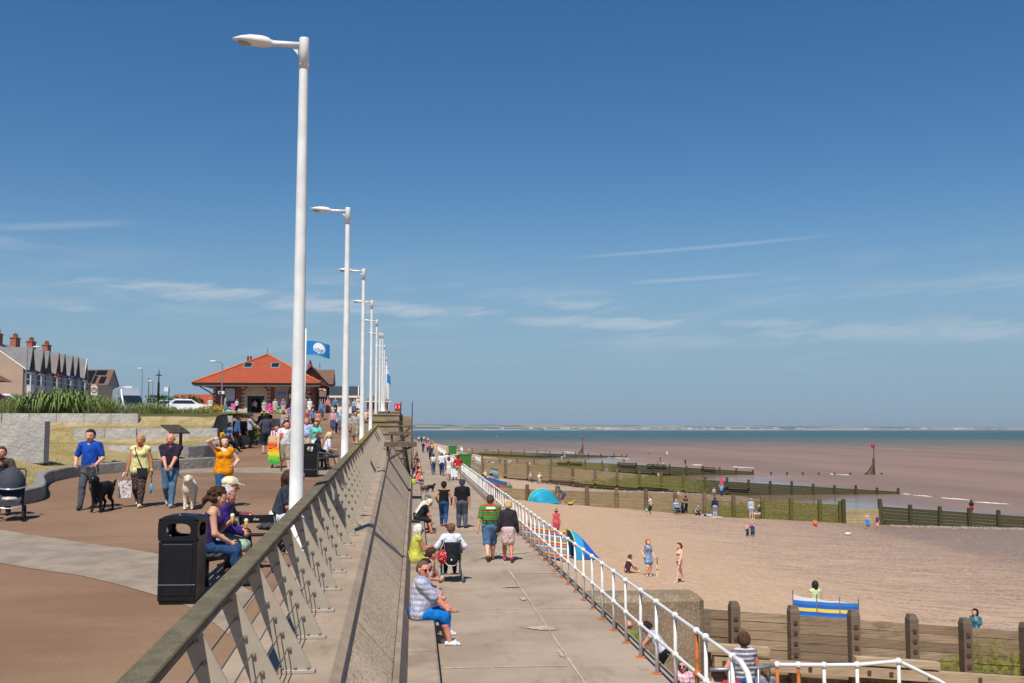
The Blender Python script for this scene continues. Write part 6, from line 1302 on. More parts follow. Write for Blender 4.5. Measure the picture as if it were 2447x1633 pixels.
LN = {'#2f4a70': 'jeans', '#c2ae8c': 'beige', '#2b2d33': 'black', '#5a6678': 'slate', '#e2dfd8': 'white', '#7a6a58': 'brown', '#45526a': 'dark blue'}
HN = {'#3a2a20': 'dark', '#6b4a30': 'brown', '#c9a86c': 'blonde', '#b9b4ac': 'grey', '#241c18': 'black', '#8a5a38': 'auburn'}
SEEN = set()
def folk(loc, where, yaw=None, H=None, pose=None, group=G_UP, skin=None, **kw):
    yaw = rc.choice((0, 180, 180, rc.uniform(0, 360))) if yaw is None else yaw
    for _ in range(60):
        c, l, h = rc.choice(CT), rc.choice(CL), rc.choice(CH); sh_ = rc.random() < .4; key = (c, l, h, sh_, where)
        if key not in SEEN: break
    SEEN.add(key); f = rc.random() < .5; Hh = H or rc.uniform(1.58, 1.84); p = pose or rc.choice(('stand', 'walk', 'walk2'))
    lab = f'{HN[h]}-haired person in {CN[c]} top, {"denim" if l == "#2f4a70" else LN[l]} {"shorts" if sh_ else "trousers"}, {where}'
    return person(loc, yaw, ' '.join(lab.split()), Hh, p, TEE(c), SHORTS(l, t=.05) if sh_ else TROU(l), rc.choice(('#333', '#ddd', '#6a5a4a')), skin or rc.choice(('fair', 'pink', 'tan', 'pale')), (rc.choice(('short', 'bob', 'long') if f else ('short', 'crop')), h), q=1, kind='f' if f else 'm', w=rc.uniform(.95, 1.2), group=group, **kw)
person(U(-5.9, 77.8), 180, 'man in white tee with grey stripe walking down from the steps', 1.82, 'walk', TEE('#e6e4e2'), TROU('#3c5680'), '#ddd', 'pink', ('crop', '#a8a29a'), q=1, w=1.1, group=G_UP)
person(U(-5.6, 82), 8, 'woman in tan playsuit going towards the steps', 1.7, 'walk', DRESS('#c39a72', len=.2), None, '#8a6a4a', 'tan', ('pony', '#3a261c'), q=1, kind='f', group=G_UP)
person(U(-4.74, 70.6), 2, 'child with red waist bag and grey shirt seen from behind', 1.4, 'walk', TEE('#8f8a92'), SHORTS('#b3473f', t=.1), '#355', 'pink', ('short', '#6a4a30'), q=1, group=G_UP)
person(U(-4.45, 71.2), 0, 'child with pale grey rucksack seen from behind', 1.45, 'walk2', TEE('#b5b9c2'), SHORTS('#a98c6c', t=.1), '#445', 'pink', ('short', '#7a5636'), q=1, group=G_UP)
person(U(-3.85, 74.5), 175, 'person in yellow safety vest between two lamp posts', 1.75, 'stand', VEST('#dff02a'), TROU('#23262c'), '#222', 'fair', ('short', '#2c2420'), q=1, group=G_UP)
for i in range(26):
    y = rc.uniform(72, 104) if i < 18 else rc.uniform(106, 117); x = rc.uniform(-10.5, -4.0) if y < 96 else rc.uniform(-13, -4.6)
    folk(U(x, y), rc.choice(('in the crowd before the steps', 'in the crowd below the cafe', 'among strollers by the lamp posts')) if y < 100 else rc.choice(('outside the seafront shop', 'on the square by the cafe')))
for i, (x, y) in enumerate(((-19.8, 117), (-18.4, 120.6), (-15.6, 117), (-14.6, 116.2), (-13.6, 117.2), (-21.0, 116.6), (-16.6, 115.5), (-23.5, 109), (-24.4, 109.5), (-20.4, 105), (-11.8, 112), (-9.3, 64), (-8.2, 66), (-7.4, 69))):
    folk(U(x, y) if x > -9.5 or y > 104 else (x, y, zgrass(x, y)), ['at the shop front left of the door', 'in the shop doorway', 'at the shop front right of the door', 'beside the poster panel', 'at the shop corner', 'below the photo panel', 'before the shop door', 'near the bus stop', 'beside the bus stop', 'beyond the yellow shrub', 'beside the gabled house', 'by the forecourt wall', 'passing the forecourt wall', 'walking up past the end block'][i], pose='stand' if i < 10 else None)
# ---------------------------------------------------------------- lower promenade
rug = person((2.14, 28.87, 0), 1, 'stocky man in green and red hooped rugby shirt and denim shorts, seen from behind', 1.83, 'walk2', dict(k='tee', m=cloth('#2f9a48', 'rugby', '#d2382c'), hem=.06, sl=.8), SHORTS('#5d7fa3', t=.08), '#8a6238', 'fair', ('crop', '#5a4432'), q=3, w=1.28, hands=[(-.2, -.02, .45), (.175, .02, .455)], group=G_LO)
MB().box((-.13, -.012, -.035), (.13, .012, .035), bev=.012).build('sponsor_panel', M_WHITE, rug, (0, -.158, 1.47), (R(-8), 0, 0)); text('CROWN', .125, (0, -.205, 1.10), (R(90), 0, 0), mat('shirt_print_black', '#0c0d10', .8), rug, off=.006)
person((2.62, 28.64, 0), -2, 'blonde woman in sheer black top and pale pink skirt beside the rugby shirt man', 1.68, 'walk', LONG('#37323a', hem=.07), SKIRT('#e6c8c4', 'floral', '#f0e2de', len=.34), '#e0406a', 'tan', ('bun', '#d8b984'), q=3, kind='f', w=1.08, hands=[(-.17, .04, .47), (.17, .05, .46)], group=G_LO)
person((1.13, 38.95, 0), -4, 'woman in black strappy top and blue jeans with hand on hip', 1.70, 'walk', VEST('#1d1d20', neck=.30), TROU('#31527e'), '#c06a78', 'tan', ('bun', '#3a221c'), q=3, kind='f', w=1.1, hands=[(-.14, .03, .56), (.17, .04, .52)], group=G_LO)
person((1.8, 38.5, 0), -2, 'man in black tee, navy cap and baggy grey trousers', 1.80, 'stand', TEE('#1e1f24', hem=.06), TROU('#585b66', g=.014, flare=.016), '#2a2c30', 'pink', ('crop', '#5a4636'), q=3, w=1.1, hat=('cap', '#2c3a5c'), feet=[(-.07, .05, .042), (.07, -.03, .05)], group=G_LO)
person((.91, 25.2, 0), 0, 'boy in white hoodie sitting in the wheelchair, seen from behind', 1.62, 'sit', LONG('#e6e6ea', g=.014), TROU('#2f3238'), '#333', 'fair', ('short', '#7a553a'), q=3, seat=.5, hands=[(-.17, .12, .46), (.17, .12, .46)], feet=[(-.07, .30, .12), (.07, .30, .12)], group=G_LO)
person((.10, 17.85, 0), -88, 'heavy man in striped polo, sunglasses and bright blue shorts on the wall seat', 1.80, 'sit', dict(k='tee', m=cloth('#c9cbdc', 'pin', '#9da3bd', .5), g=.016, sl=.95, hem=.06), SHORTS('#1279d0', t=.38), '#eeeef0', 'pink', ('crop', '#6a5344'), q=3, w=1.32, belly=1.3, seat=.45, lean=6, hands=[(-.06, .26, .34), (.09, .25, .35)], head=(-52, 4), glasses=True, group=G_LO)
person((.12, 18.7, 0), -85, 'dark-haired woman in grey top next to the man in blue shorts', 1.66, 'sit', TEE('#a9adb6', hem=.06), TROU('#b9c6d6'), '#e6e6ea', 'fair', ('short', '#2b211e'), q=3, kind='f', w=1.15, seat=.45, lean=8, head=(-12, 6), glasses=True, group=G_LO)
person((.02, 25.35, 0), -72, 'white-haired woman in lime yellow dress eating on the wall seat', 1.66, 'sit', DRESS('#cbc957', g=.012), None, '#e9e2d2', 'tan', ('bob', '#e4e2dc'), q=3, kind='f', w=1.12, seat=.45, lean=10, hands=[(-.05, .25, .47), (.04, .24, .46)], feet=[(-.03, .34, .042), (.05, .36, .042)], glasses=True, group=G_LO)
person((.14, 20.9, 0), -80, 'woman with auburn hair behind the couple on the wall seat', 1.62, 'sit', TEE('#d8a7a0'), SHORTS('#c7a0a6', t=.05), '#c49a84', 'pink', ('short', '#4a3226'), q=3, kind='f', seat=.45, lean=24, feet=[(-.05, .36, .042), (.06, .38, .042)], group=G_LO)
person((.14, 36.6, 0), -84, 'woman with long blonde hair and black top bending forward on the wall seat', 1.66, 'sit', TEE('#1f1e22', sl=.5), SHORTS('#26262a', t=.02), '#8a5a4a', 'pink', ('long', '#d9cfae'), q=3, kind='f', w=1.1, seat=.45, lean=38, hands=[(-.02, .34, .12), (.06, .34, .14)], head=(0, 25), group=G_LO)
person((.12, 37.7, 0), -84, 'man in white shirt and grey cap beside the woman bending forward', 1.75, 'sit', TEE('#eceae8'), TROU('#2e3138'), '#333', 'tan', ('fringe', '#b9b3a8'), q=3, seat=.45, lean=34, hat=('cap', '#6f7478'), head=(0, 12), group=G_LO)
person((.12, 61.5, 0), -84, 'woman in coral vest and shorts leaning forward on the wall seat', 1.66, 'sit', VEST('#f0795c'), SHORTS('#8d8a90', t=.0), '#caa', 'pink', ('short', '#c9a262'), q=2, kind='f', lean=24, hands=[(-.03, .26, .5), (.05, .24, .5)], group=G_LO)
for i, (y, c, l, h, hs) in enumerate(((64.2, '#e0c8b8', '#4a4f58', '#7a5a3c', 'beige'), (69, '#d56a9a', '#d8d3c8', '#8a6a4a', 'pink'), (73, '#6c7688', '#6a6a6a', '#5a4a3c', 'slate'), (78.5, '#c94a3c', '#2a2d33', '#3c2a20', 'red'), (82, '#2a2f38', '#2b3038', '#2a211c', 'black'), (88, '#b8a890', '#5a5f68', '#8a8078', 'khaki'), (97, '#c2444e', '#333840', '#4a3626', 'crimson'), (108, '#4f5660', '#33363c', '#7a6a58', 'charcoal'))):
    person((.12, y, 0), -86, f'person in {hs} top seated on the far stretch of the wall seat', 1.68, 'sit', TEE(c), TROU(l) if i % 2 else SHORTS(l), '#ddd', 'pink', ('short', h), q=1, lean=18, hat=('brim', '#d8cba8') if i in (1, 2) else None, group=G_LO)
person((3.15, 74, 0), 2, 'man in red tee and khaki shorts pushing a buggy', 1.8, 'walk', TEE('#d0282e'), SHORTS('#a3967c', t=.12), '#e4e2de', 'pink', ('short', '#5a3a2a'), q=2, w=1.1, hands=[(-.15, .2, .6), (.15, .2, .6)], group=G_LO)
person((2.5, 74.1, 0), 0, 'woman in long white dress with long brown hair', 1.68, 'walk2', DRESS('#e6e2de', len=.42), None, '#b99', 'tan', ('long', '#6a4632'), q=2, kind='f', group=G_LO)
person((2.2, 81.7, 0), 0, 'man in white shirt and jeans walking away', 1.82, 'walk', TEE('#e2e6ee'), TROU('#2d4a7c'), '#554', 'tan', ('crop', '#8a6a52'), q=2, w=1.2, group=G_LO)
person((1.55, 83.3, 0), 0, 'woman in blue jeans carrying a white rucksack', 1.68, 'walk2', VEST('#e4e2e0'), TROU('#34618c'), '#c65f78', 'tan', ('pony', '#4a2e22'), q=2, kind='f', group=G_LO)
for x, y, c, l, s_ in ((2.85, 90, '#e4e0dc', '#3f5a88', 'cream'), (3.1, 96, '#3c424c', '#33363c', 'dark grey'), (1.95, 124.6, '#3f4248', '#2c3240', 'charcoal'), (1.4, 160.5, '#1e1f24', '#2f4d78', 'black'), (2.1, 158.9, '#e07a98', '#33384a', 'pink'), (2.9, 176, '#2b6cc0', '#8a8a90', 'bright blue'), (3.15, 186, '#e0a090', '#4a5a6a', 'peach'), (2.6, 150, '#d8c23a', '#5a6070', 'mustard'), (1.3, 280, '#e6e6ea', '#3a4a6a', 'white'), (1.9, 270, '#2e3848', '#3a3f48', 'navy'), (2.7, 285, '#e2e0de', '#2a2c33', 'ivory'), (3.0, 260, '#6a52a8', '#333', 'violet'), (3.2, 240, '#e8e4c8', '#3c4658', 'pale yellow'), (3.0, 225, '#d84a44', '#555', 'scarlet')):
    person((x, y, 0), rc.choice((0, 0, 180)), f'distant person in {s_} top walking on the lower promenade', rc.uniform(1.62, 1.8), rc.choice(('walk', 'walk2')), TEE(c), TROU(l), '#444', 'pink', ('short', rc.choice(CH)), q=1, group=G_LO)
# ---------------------------------------------------------------- beach
def Bz(x, y): return (x, y, zs2(x, y) + .005)
person(Bz(10.03, 43.7), 200, 'girl in blue patterned beach dress leaning on a cricket bat', 1.56, 'stand', DRESS('#6f93b4', 'floral', '#d4e2ea', .6, len=.26), None, None, 'pale', ('bob', '#b0703c'), q=3, kind='f', hands=[(-.17, .06, .52), (.13, .02, .55)], group=G_BE)
person(Bz(11.14, 42.7), 115, 'girl in dark bikini striding across the sand', 1.62, 'walk', None, None, None, 'pale', ('pony', '#5a3a28'), q=3, kind='f', hands=[(-.16, .13, .5), (.15, -.08, .47)], feet=[(-.05, .14, .042), (.05, -.19, .06)], group=G_BE)
person(Bz(9.24, 44.3), -70, 'girl in dark swimsuit sitting on the sand beside the cricket player', 1.45, 'floor', VEST('#4a2e3c', neck=.27), None, None, 'pale', ('short', '#5a4030'), q=3, kind='f', lean=14, head=(0, 14), group=G_BE)
def kid(x, y, yaw, lab, H, top, legs, hair='#4a3526', pose='stand', skin='fair', q=1, **k): return person(Bz(x, y), yaw, lab, H, pose, top, legs, k.pop('shoes', None), skin, (k.pop('hs', 'short'), hair), q=q, group=G_BE, **k)
kid(23.3, 70.6, 190, 'small child in pink top led across the shingle', .95, TEE('#e0a8a0'), TROU('#2f3a52'), '#8a6a48'); kid(23.75, 70.8, 170, 'child in checked red shirt and jeans on the shingle', 1.3, SHIRT('#a8626a', 'check', '#d8c0c0'), TROU('#33486a'), '#b88a58')
kid(26.4, 88.7, -20, 'man in dark jacket standing by the second groyne', 1.75, LONG('#2a2f45'), TROU('#a7b0c2'), '#3a3a3c'); kid(29.7, 88.8, -25, 'man in pale blue shirt and shorts standing by the groyne', 1.78, TEE('#b9c4d4'), SHORTS('#c3cbd8', t=.15), '#a8a29a', w=1.1); kid(30.4, 88.7, 60, 'woman in dark top sitting against the second groyne', 1.6, TEE('#44465a'), SHORTS('#d8b8b0'), '#c9a878', 'sit', seat=.4)
kid(25.9, 88.3, 70, 'person in navy lying on a towel by the second groyne', 1.72, TEE('#2a3058'), SHORTS('#a9b2c4', t=.4), '#5a4636', 'lie', lean=-1); kid(24.9, 88.9, 175, 'man in grey sitting with knees up by the second groyne', 1.7, TEE('#8c8a86'), TROU('#34384a'), '#6a5a4c', 'floor', lean=20); kid(23.8, 88.8, -10, 'woman in maroon top standing by the second groyne', 1.62, TEE('#8c2440', 'hoop', '#3fae6a', .2), TROU('#23252c'), '#3a2a22', kind='f'); kid(22.9, 88.6, 190, 'person in grey and black sitting by the second groyne', 1.62, TEE('#b6c2c8', 'hoop', '#5f86a8', .4), TROU('#1f2126'), '#b9b0a0', 'sit', seat=.35); kid(23.4, 88.4, 185, 'child in dark clothes crouching by the second groyne', 1.2, VEST('#2a2a30'), TROU('#222428'), '#5a4030')
kid(19.6, 84.1, 100, 'girl in white top and black shorts carrying a green bucket', 1.6, VEST('#e8e6ea', 'floral', '#c46a8a', .5), SHORTS('#24262c', t=.0), '#6a4a34', kind='f', lean=10, hs='pony'); kid(12.9, 88.6, 80, 'man in grey tee and shorts bending down by the teal tent', 1.75, TEE('#53606c'), SHORTS('#4a4c66', t=.15), '#2a2320', lean=50, pel=(0, -.06, .5), hands=[(-.1, .35, .4), (.1, .35, .4)])
kid(7.9, 56.9, -10, 'woman in red patterned dress and straw hat', 1.62, DRESS('#d84a58', 'dots', '#f0a0a0', len=.3), None, '#6a4a30', kind='f', q=2, hat=('brim', '#c9a86c')); kid(38.0, 83.6, 170, 'boy in blue swim trunks at the groyne gap', 1.4, None, SHORTS('#2a8cc8', t=.05), '#3a2a20'); kid(38.7, 83.3, 175, 'girl in purple swimsuit at the groyne gap', 1.2, VEST('#5c3470'), None, '#4a3020', kind='f')
kid(39.3, 129, 175, 'man in light blue tee carrying a pink bodyboard on his head', 1.78, TEE('#7fa8d8'), SHORTS('#2a3350'), '#4a3828', hands=[(-.12, .05, 1.08), (.12, .05, 1.08)]); kid(38.4, 129.3, 180, 'child beside the man with the pink bodyboard', 1.3, TEE('#c8b0b4'), SHORTS('#555a68'), '#6a4a34'); kid(62.4, 110.5, 0, 'man in black tee and red trunks wading beyond the groyne', 1.8, TEE('#1e2230'), SHORTS('#c8283c', t=.1), '#2a2320'); kid(30.6, 117.3, 185, 'bare-chested boy beyond the second groyne', 1.35, None, SHORTS('#8a5a4a'), '#3a2a20')
kid(17.5, 31, 120, 'girl with long dark hair and teal top holding a pink spade', 1.4, TEE('#2f7a8a', 'floral', '#8ac0c8', .5), TROU('#3a4a5a'), '#2a1d1a', kind='f', q=2, hs='long'); kid(13.35, 33.5, 0, 'woman in pale lime top standing behind the blue striped windbreak', 1.60, VEST('#cfe0a8'), TROU('#4a5a6a'), '#3a2620', kind='f', q=2, hs='bob'); kid(12.7, 31.8, 90, 'person sitting behind the blue striped windbreak', 1.6, TEE('#e4dfe0'), TROU('#444'), '#2a201c', 'floor'); kid(13.75, 31.4, 60, 'dark-haired person at the right end of the blue striped windbreak', 1.55, TEE('#e8e6e8'), TROU('#555'), '#241b18', 'floor')
person(Bz(6.15, 25.5), 60, 'young man in grey vest bending over below the railing', 1.78, 'stand', VEST('#c9cbdc'), TROU('#1c1e26'), '#222', 'fair', ('short', '#2c211c'), q=3, lean=40, pel=(0, -.06, .515), hands=[(-.1, .34, .48), (.1, .34, .48)], head=(0, 20), group=G_BE)
person(Bz(5.35, 25.0), 30, 'balding man in olive green shirt below the railing', 1.68, 'stand', TEE('#7a8a3c'), TROU('#3a3d44'), '#333', 'pink', ('fringe', '#6a4a38'), q=3, w=1.15, lean=18, group=G_BE)
person((5.55, 17.1, -1.42), -6, 'woman in striped vest with hair up leaning on the grey handrail', 1.68, 'stand', VEST('#7d6a7c', 'pin', '#dfe6ea', .6), TROU('#34558c'), '#555', 'pink', ('bun', '#5a3f2c'), q=3, kind='f', hands=[(-.15, .1, .58), (.17, .1, .5)], group=G_BE)
person((4.35, 16.5, -1.25), 150, 'child in sunglasses and pink checked top beside the rusty post', 1.22, 'stand', TEE('#d88aa0', 'check', '#f0e0e4'), TROU('#4a6a9a'), '#444', 'fair', ('bob', '#6a4a34'), q=2, kind='f', glasses=True, group=G_BE)
person((5.05, 16.2, -1.2), -30, 'child in red top next to the woman in the striped vest', 1.05, 'stand', TEE('#d82a34'), TROU('#3a4a6a'), '#444', 'fair', ('short', '#8a3a34'), q=2, group=G_BE)
person((5.15, 14.9, -.8), 0, 'person whose brown hair alone shows at the lower edge', 1.02, 'stand', TEE('#8a8f98'), TROU('#445'), '#444', 'fair', ('curly', '#7a5c42'), q=3, group=G_BE)
kid(5.6, 31.6, 80, 'sunbather in white shorts lying beside the wall', 1.7, TEE('#e0b0a0'), SHORTS('#e8e8ea', t=.0), '#5a4030', 'lie', lean=-1, q=2)
for i, (x, y, ps, lab) in enumerate(((9.4, 136, 'floor', 'sitting before the far windbreak'), (9.9, 133, 'floor', 'kneeling beside the far windbreak'), (9.0, 151, 'floor', 'behind the far windbreak'), (9.4, 152.5, 'sit', 'on a deckchair behind the far windbreak'), (15.6, 137.6, 'sit', 'seated against the third groyne at left'), (16.8, 137.4, 'sit', 'in a folding chair against the third groyne'), (14.4, 198, 'sit', 'left of the fourth groyne'), (15.2, 198.5, 'floor', 'lounging among friends at the fourth groyne'), (16.7, 199, 'stand', 'standing among friends at the fourth groyne'), (17.6, 199, 'floor', 'sitting among friends at the fourth groyne'), (18.4, 197, 'stand', 'by the dark bag at the fourth groyne'), (22.2, 198, 'stand', 'leaning at the fourth groyne'), (8.5, 91.5, 'sit', 'at the inner end of the second groyne'), (35.9, 190, 'stand', 'on the sand before the fourth groyne'), (47.7, 198, 'floor', 'by the fourth groyne\'s broken beam'))):
    folk(Bz(x, y), lab, pose=ps, group=G_BE)
for i, (x, y) in enumerate(((58.4, 283), (58.8, 245), (59.6, 242), (70.3, 262), (85.2, 367), (90, 360), (64, 350), (62.3, 305), (45.4, 314), (46.2, 314), (69, 284), (30, 420), (33, 418), (22, 415), (52, 405))):
    folk((x, y, -5.75), f'paddling, {ORD[i % 12]} from the near end' if i < 12 else f'paddling far out, {ORD[i - 12]} of three', pose='stand', group=G_BE)
# ---------------------------------------------------------------- animals
def m_fur(name, a, b):
    m = NT(name); v = m.tc.outputs['Object']; n = m.noise(m.map(v, (1, 1, .5)), 22., 6, .7); m.base(m.mix(m.rng(n, .35, .65), lin(a), lin(b))); m.rough(.7 if a < '#8' else .95); m.spec(.25); m.bump(n, 1., .03); return m.m
def dog(loc, yaw, label, s, m, fluff=0., tongue=False, small=False):
    e = empty('dog', loc, R(yaw), label, 'dog'); B = SDF(); S = lambda *p: v3(*p) * s; f = fluff
    B.ell(S(0, .26, .50), S(.125 + f, .17 + f, .16 + f), None, 0, .06); B.ell(S(0, .02, .52), S(.11 + f, .26, .125 + f), None, 0, .08); B.ell(S(0, -.22, .52), S(.115 + f, .17, .135 + f), None, 0, .06)
    B.cone(S(0, .34, .58), S(0, .46, .70), (.085 + f * .7) * s, (.075 + f * .5) * s, 0, .05); B.ell(S(0, .49, .73), S(.085 + f * .3, .10, .085 + f * .3), None, 0, .03); B.cone(S(0, .54, .71), S(0, .655, .675), .05 * s, .036 * s, 0, .02); B.ell(S(0, .69, .685), S(.022, .018, .018), None, 1, .004)
    for k in (-1, 1):
        B.ell(S(k * .085, .45, .70), S(.024, .05, .08 + f * .4), Rx(.2), 0, .015); B.ell(S(k * .038, .575, .755), S(.013, .012, .012), None, 1, .002)
        B.cone(S(k * .075, .29, .44), S(k * .08, .27, .24), (.055 + f * .6) * s, (.035 + f * .4) * s, 0, .03); B.cone(S(k * .08, .27, .24), S(k * .08, .30 + .03 * k, .04), (.033 + f * .4) * s, .027 * s, 0, .02); B.ell(S(k * .08, .33 + .03 * k, .025), S(.034, .05, .025), None, 0, .015)
        B.cone(S(k * .075, -.24, .48), S(k * .085, -.17, .30), (.075 + f * .5) * s, (.045 + f * .4) * s, 0, .04); B.cone(S(k * .085, -.17, .30), S(k * .085, -.33, .19), (.042 + f * .3) * s, .030 * s, 0, .02); B.cone(S(k * .085, -.33, .19), S(k * .085, -.30 + .04 * k, .035), .028 * s, .025 * s, 0, .015); B.ell(S(k * .085, -.26 + .04 * k, .024), S(.033, .05, .024), None, 0, .012)
    B.cone(S(0, -.36, .58), S(0, -.52, .55), (.04 + f) * s, (.035 + f) * s, 0, .03); B.cone(S(0, -.52, .55), S(0, -.66, .66), (.035 + f) * s, .02 * s, 0, .03)
    if tongue: B.ell(S(0, .64, .635), S(.022, .03, .03), None, 2, .002)
    V, F, M = B.mesh(.014 * s if not small else .02); link('body', npmesh('body', V, F, M, [m, M_EYE, mat('dog_tongue', '#c98a9a', .5)]), e)
    b = MB(); b.tube([(.09 * s * math.cos(t) * 1.05, .40 * s + .03 * s * math.sin(t), .63 * s + .05 * s * math.sin(t)) for t in np.linspace(0, 6.2832, 17)], .012 * s, 5, caps=False); b.build('collar', M_BLACK, e); return e
dog(U(-7.08, 24.35), 172, 'black dog with tongue out on a lead', 1.02, m_fur('black_fur', '#0f0f10', '#1d1c1d'), .012, True)
dog(U(-5.22, 24.75), 186, 'fluffy cream white dog on a lead', .98, m_fur('cream_fur', '#e6dcc8', '#cbbda3'), .03)
dog((.95, 60.4, 0), -60, 'small black dog on the lower promenade by the seated woman in coral', .62, m_fur('black_fur2', '#131314', '#222122'), .03, small=True)
dog((.62, 59.9, 0), -40, 'small grey dog at the feet of the seated woman in coral', .55, m_fur('grey_fur', '#4a4744', '#6a6662'), .03, small=True)
def cord(name, pts, r, m, label, cat): return setp(MB().tube(pts, r, 5).build(name, m), label, cat)
cord('dog_lead', [(-7.75, 24.62, zu(24.8) + 1.02), (-7.5, 24.55, zu(24.8) + .98), (-7.33, 24.6, zu(24.8) + 1.0), (-7.2, 24.3, zu(24.8) + .8), (-7.12, 23.95, zu(24.8) + .68)], .012, mat('lead_brown', '#6a5a4a', .8), 'brown lead from the man in blue to the black dog', 'dog lead')
cord('dog_lead', [(-5.8, 24.95, zu(25) + .93), (-5.5, 24.7, zu(25) + .8), (-5.26, 24.4, zu(25) + .66)], .010, M_BLACK, 'dark lead from the bald man to the white dog', 'dog lead')
# ---------------------------------------------------------------- bags and things carried
def tote(loc, yaw, w, h, d, m, label, strap=.28, cat='bag', name='tote_bag', sm=None):
    e = empty(name, loc, R(yaw), label, cat); b = MB(); b.hexa([(-w * .42, -d * .4, 0), (w * .42, -d * .4, 0), (w * .42, d * .4, 0), (-w * .42, d * .4, 0), (-w / 2, -d * .25, h), (w / 2, -d * .25, h), (w / 2, d * .25, h), (-w / 2, d * .25, h)]); b.build('bag_body', m, e)
    if strap: 
        for y in (-d * .2, d * .2): MB().tube([(-w * .28, y, h - .01), (-w * .1, y * .4, h + strap), (w * .1, y * .4, h + strap), (w * .28, y, h - .01)], .012, 5).build('handle', sm or m, e)
    return e
tote((-6.83, 25.22, zu(25.2) + .22), 20, .32, .40, .12, cloth('#e3ddd8', 'floral', '#b3a9a4', .5), 'white printed tote bag held by the woman in yellow', .2)
tote((-6.42, 25.12, zu(25.2) + .72), 0, .24, .2, .1, M_BLACK, 'black shoulder bag worn by the woman in yellow', 0, name='shoulder_bag')
cord('bag_strap', [(-6.42, 25.12, zu(25) + .92), (-6.52, 25.10, zu(25) + 1.15), (-6.60, 25.14, zu(25) + 1.36), (-6.63, 25.25, zu(25) + 1.43)], .013, M_BLACK, 'thin black strap across the woman in yellow', 'strap')
e = empty('ball_thrower', (-6.22, 25.2, zu(25) + .32), label='blue plastic ball thrower with yellow ball hanging from a hand', cat='ball thrower'); MB().tube([(0, 0, .52), (.01, 0, .3), (0, 0, .22)], .009, 6).build('shaft', M_BLACK, e); MB().tube([(0, 0, .24), (.0, 0, .1), (-.01, 0, 0)], [.016, .03, .02], 8).build('grip', mat('thrower_blue', '#2aa3e0', .4), e); MB().ball((0, 0, .55), .035).build('ball', mat('tennis_ball', '#c9d83a', .9), e)
def cone_ice(x, y, z, lab):
    e = empty('ice_cream', (x, y, z), label=lab, cat='ice cream'); MB().lathe([(.008, 0), (.028, .11)], 8).build('cone', mat('wafer', '#c9964e', .8), e); MB().ball((0, 0, .13), (.032, .032, .035), 8, 6).build('scoop', mat('vanilla', '#f0e2b8', .6), e)
cone_ice(-2.50, 14.62, zu(14.6) + .82, 'ice cream cone held up by the curly-haired young woman'); cone_ice(-2.42, 15.3, zu(15) + .68, 'ice cream cone held by the woman in purple')
# bodyboard
m = NT('rainbow_board'); v = m.tc.outputs['Object']; x, y, z = m.xyz(v); rp = m.n('ShaderNodeValToRGB'); m.l(m.mathn('ADD', z, m.mathn('MULTIPLY', m.noise(v, 3., 2), .12)), rp.inputs[0]); el_ = rp.color_ramp.elements
for i, (p, c) in enumerate(((.10, '#18a84a'), (.30, '#8cc63a'), (.45, '#f2d22a'), (.62, '#f08a1e'), (.78, '#e8442a'), (.92, '#e0bd86'))):
    k = el_[i] if i < 2 else el_.new(p); k.position = p; k.color = (*lin(c), 1)
fg = m.rng(m.noise(m.map(v, (1, 1, 2.2)), 6., 3, .6), .60, .63); m.base(m.mix(fg, rp.outputs[0], lin('#2a2420'))); m.rough(.35)
e = empty('bodyboard', (-5.16, 38.86, zu(39) + .16), R(4), 'rainbow bodyboard held by the boy in the striped shirt', 'bodyboard'); pr = [(-.16, 0), (.16, 0), (.24, .15), (.27, .5), (.25, .95), (.2, 1.04), (-.2, 1.04), (-.25, .95), (-.27, .5), (-.24, .15)]; MB().prism(pr, -.03, .03).build('board', m.m, e)
setp(MB().box((-.12, -.01, -.08), (.12, .01, .08), bev=.02).build('shirt_patch', mat('patch_orange', '#e8622a', .6), None, (-4.62, 36.82, zu(37) + 1.28), (0, 0, R(16))), 'orange printed patch on the white shirt by the lamp post', 'shirt patch')
e = empty('pink_bodyboard', (39.3, 129, zs2(39.3, 129) + 1.75), R(10), 'pink bodyboard carried on a man\'s head', 'bodyboard'); MB().prism([(a * .8, c * .95 - .1) for a, c in pr], -.03, .03).build('board', mat('board_pink', '#e0506a', .5), e)
e = empty('cricket_bat', (10.38, 43.5, zs2(10.38, 43.5)), label='cricket bat resting on the sand beside the girl in blue', cat='cricket bat'); MB().box((-.055, -.02, 0), (.055, .02, .55), bev=.015).build('blade', mat('willow', '#d8c49c', .6), e); MB().box((-.05, -.024, .3), (.05, -.0205, .38)).build('sticker', mat('patch_orange', '#e8622a', .6), e); MB().tube([(0, 0, .54), (0, 0, .86)], .018, 8).build('handle', M_BLACK, e)
# bikini pieces worn by the striding girl (parts of her)
gb = [o for o in bpy.data.objects if o.get('label') == 'girl in dark bikini striding across the sand'][0]
for z, rx, ry, h, n_ in ((1.19, .125, .105, .05, 'bikini_top'), (.845, .155, .125, .055, 'bikini_bottom')):
    B = SDF(); B.ell(v3(0, .015 if z > 1 else -.01, z), v3(rx, ry, h), None, 0, .02); V, F, M = B.mesh(.016); link(n_, npmesh(n_, V, F, M, [cloth('#4a4660')]), gb)
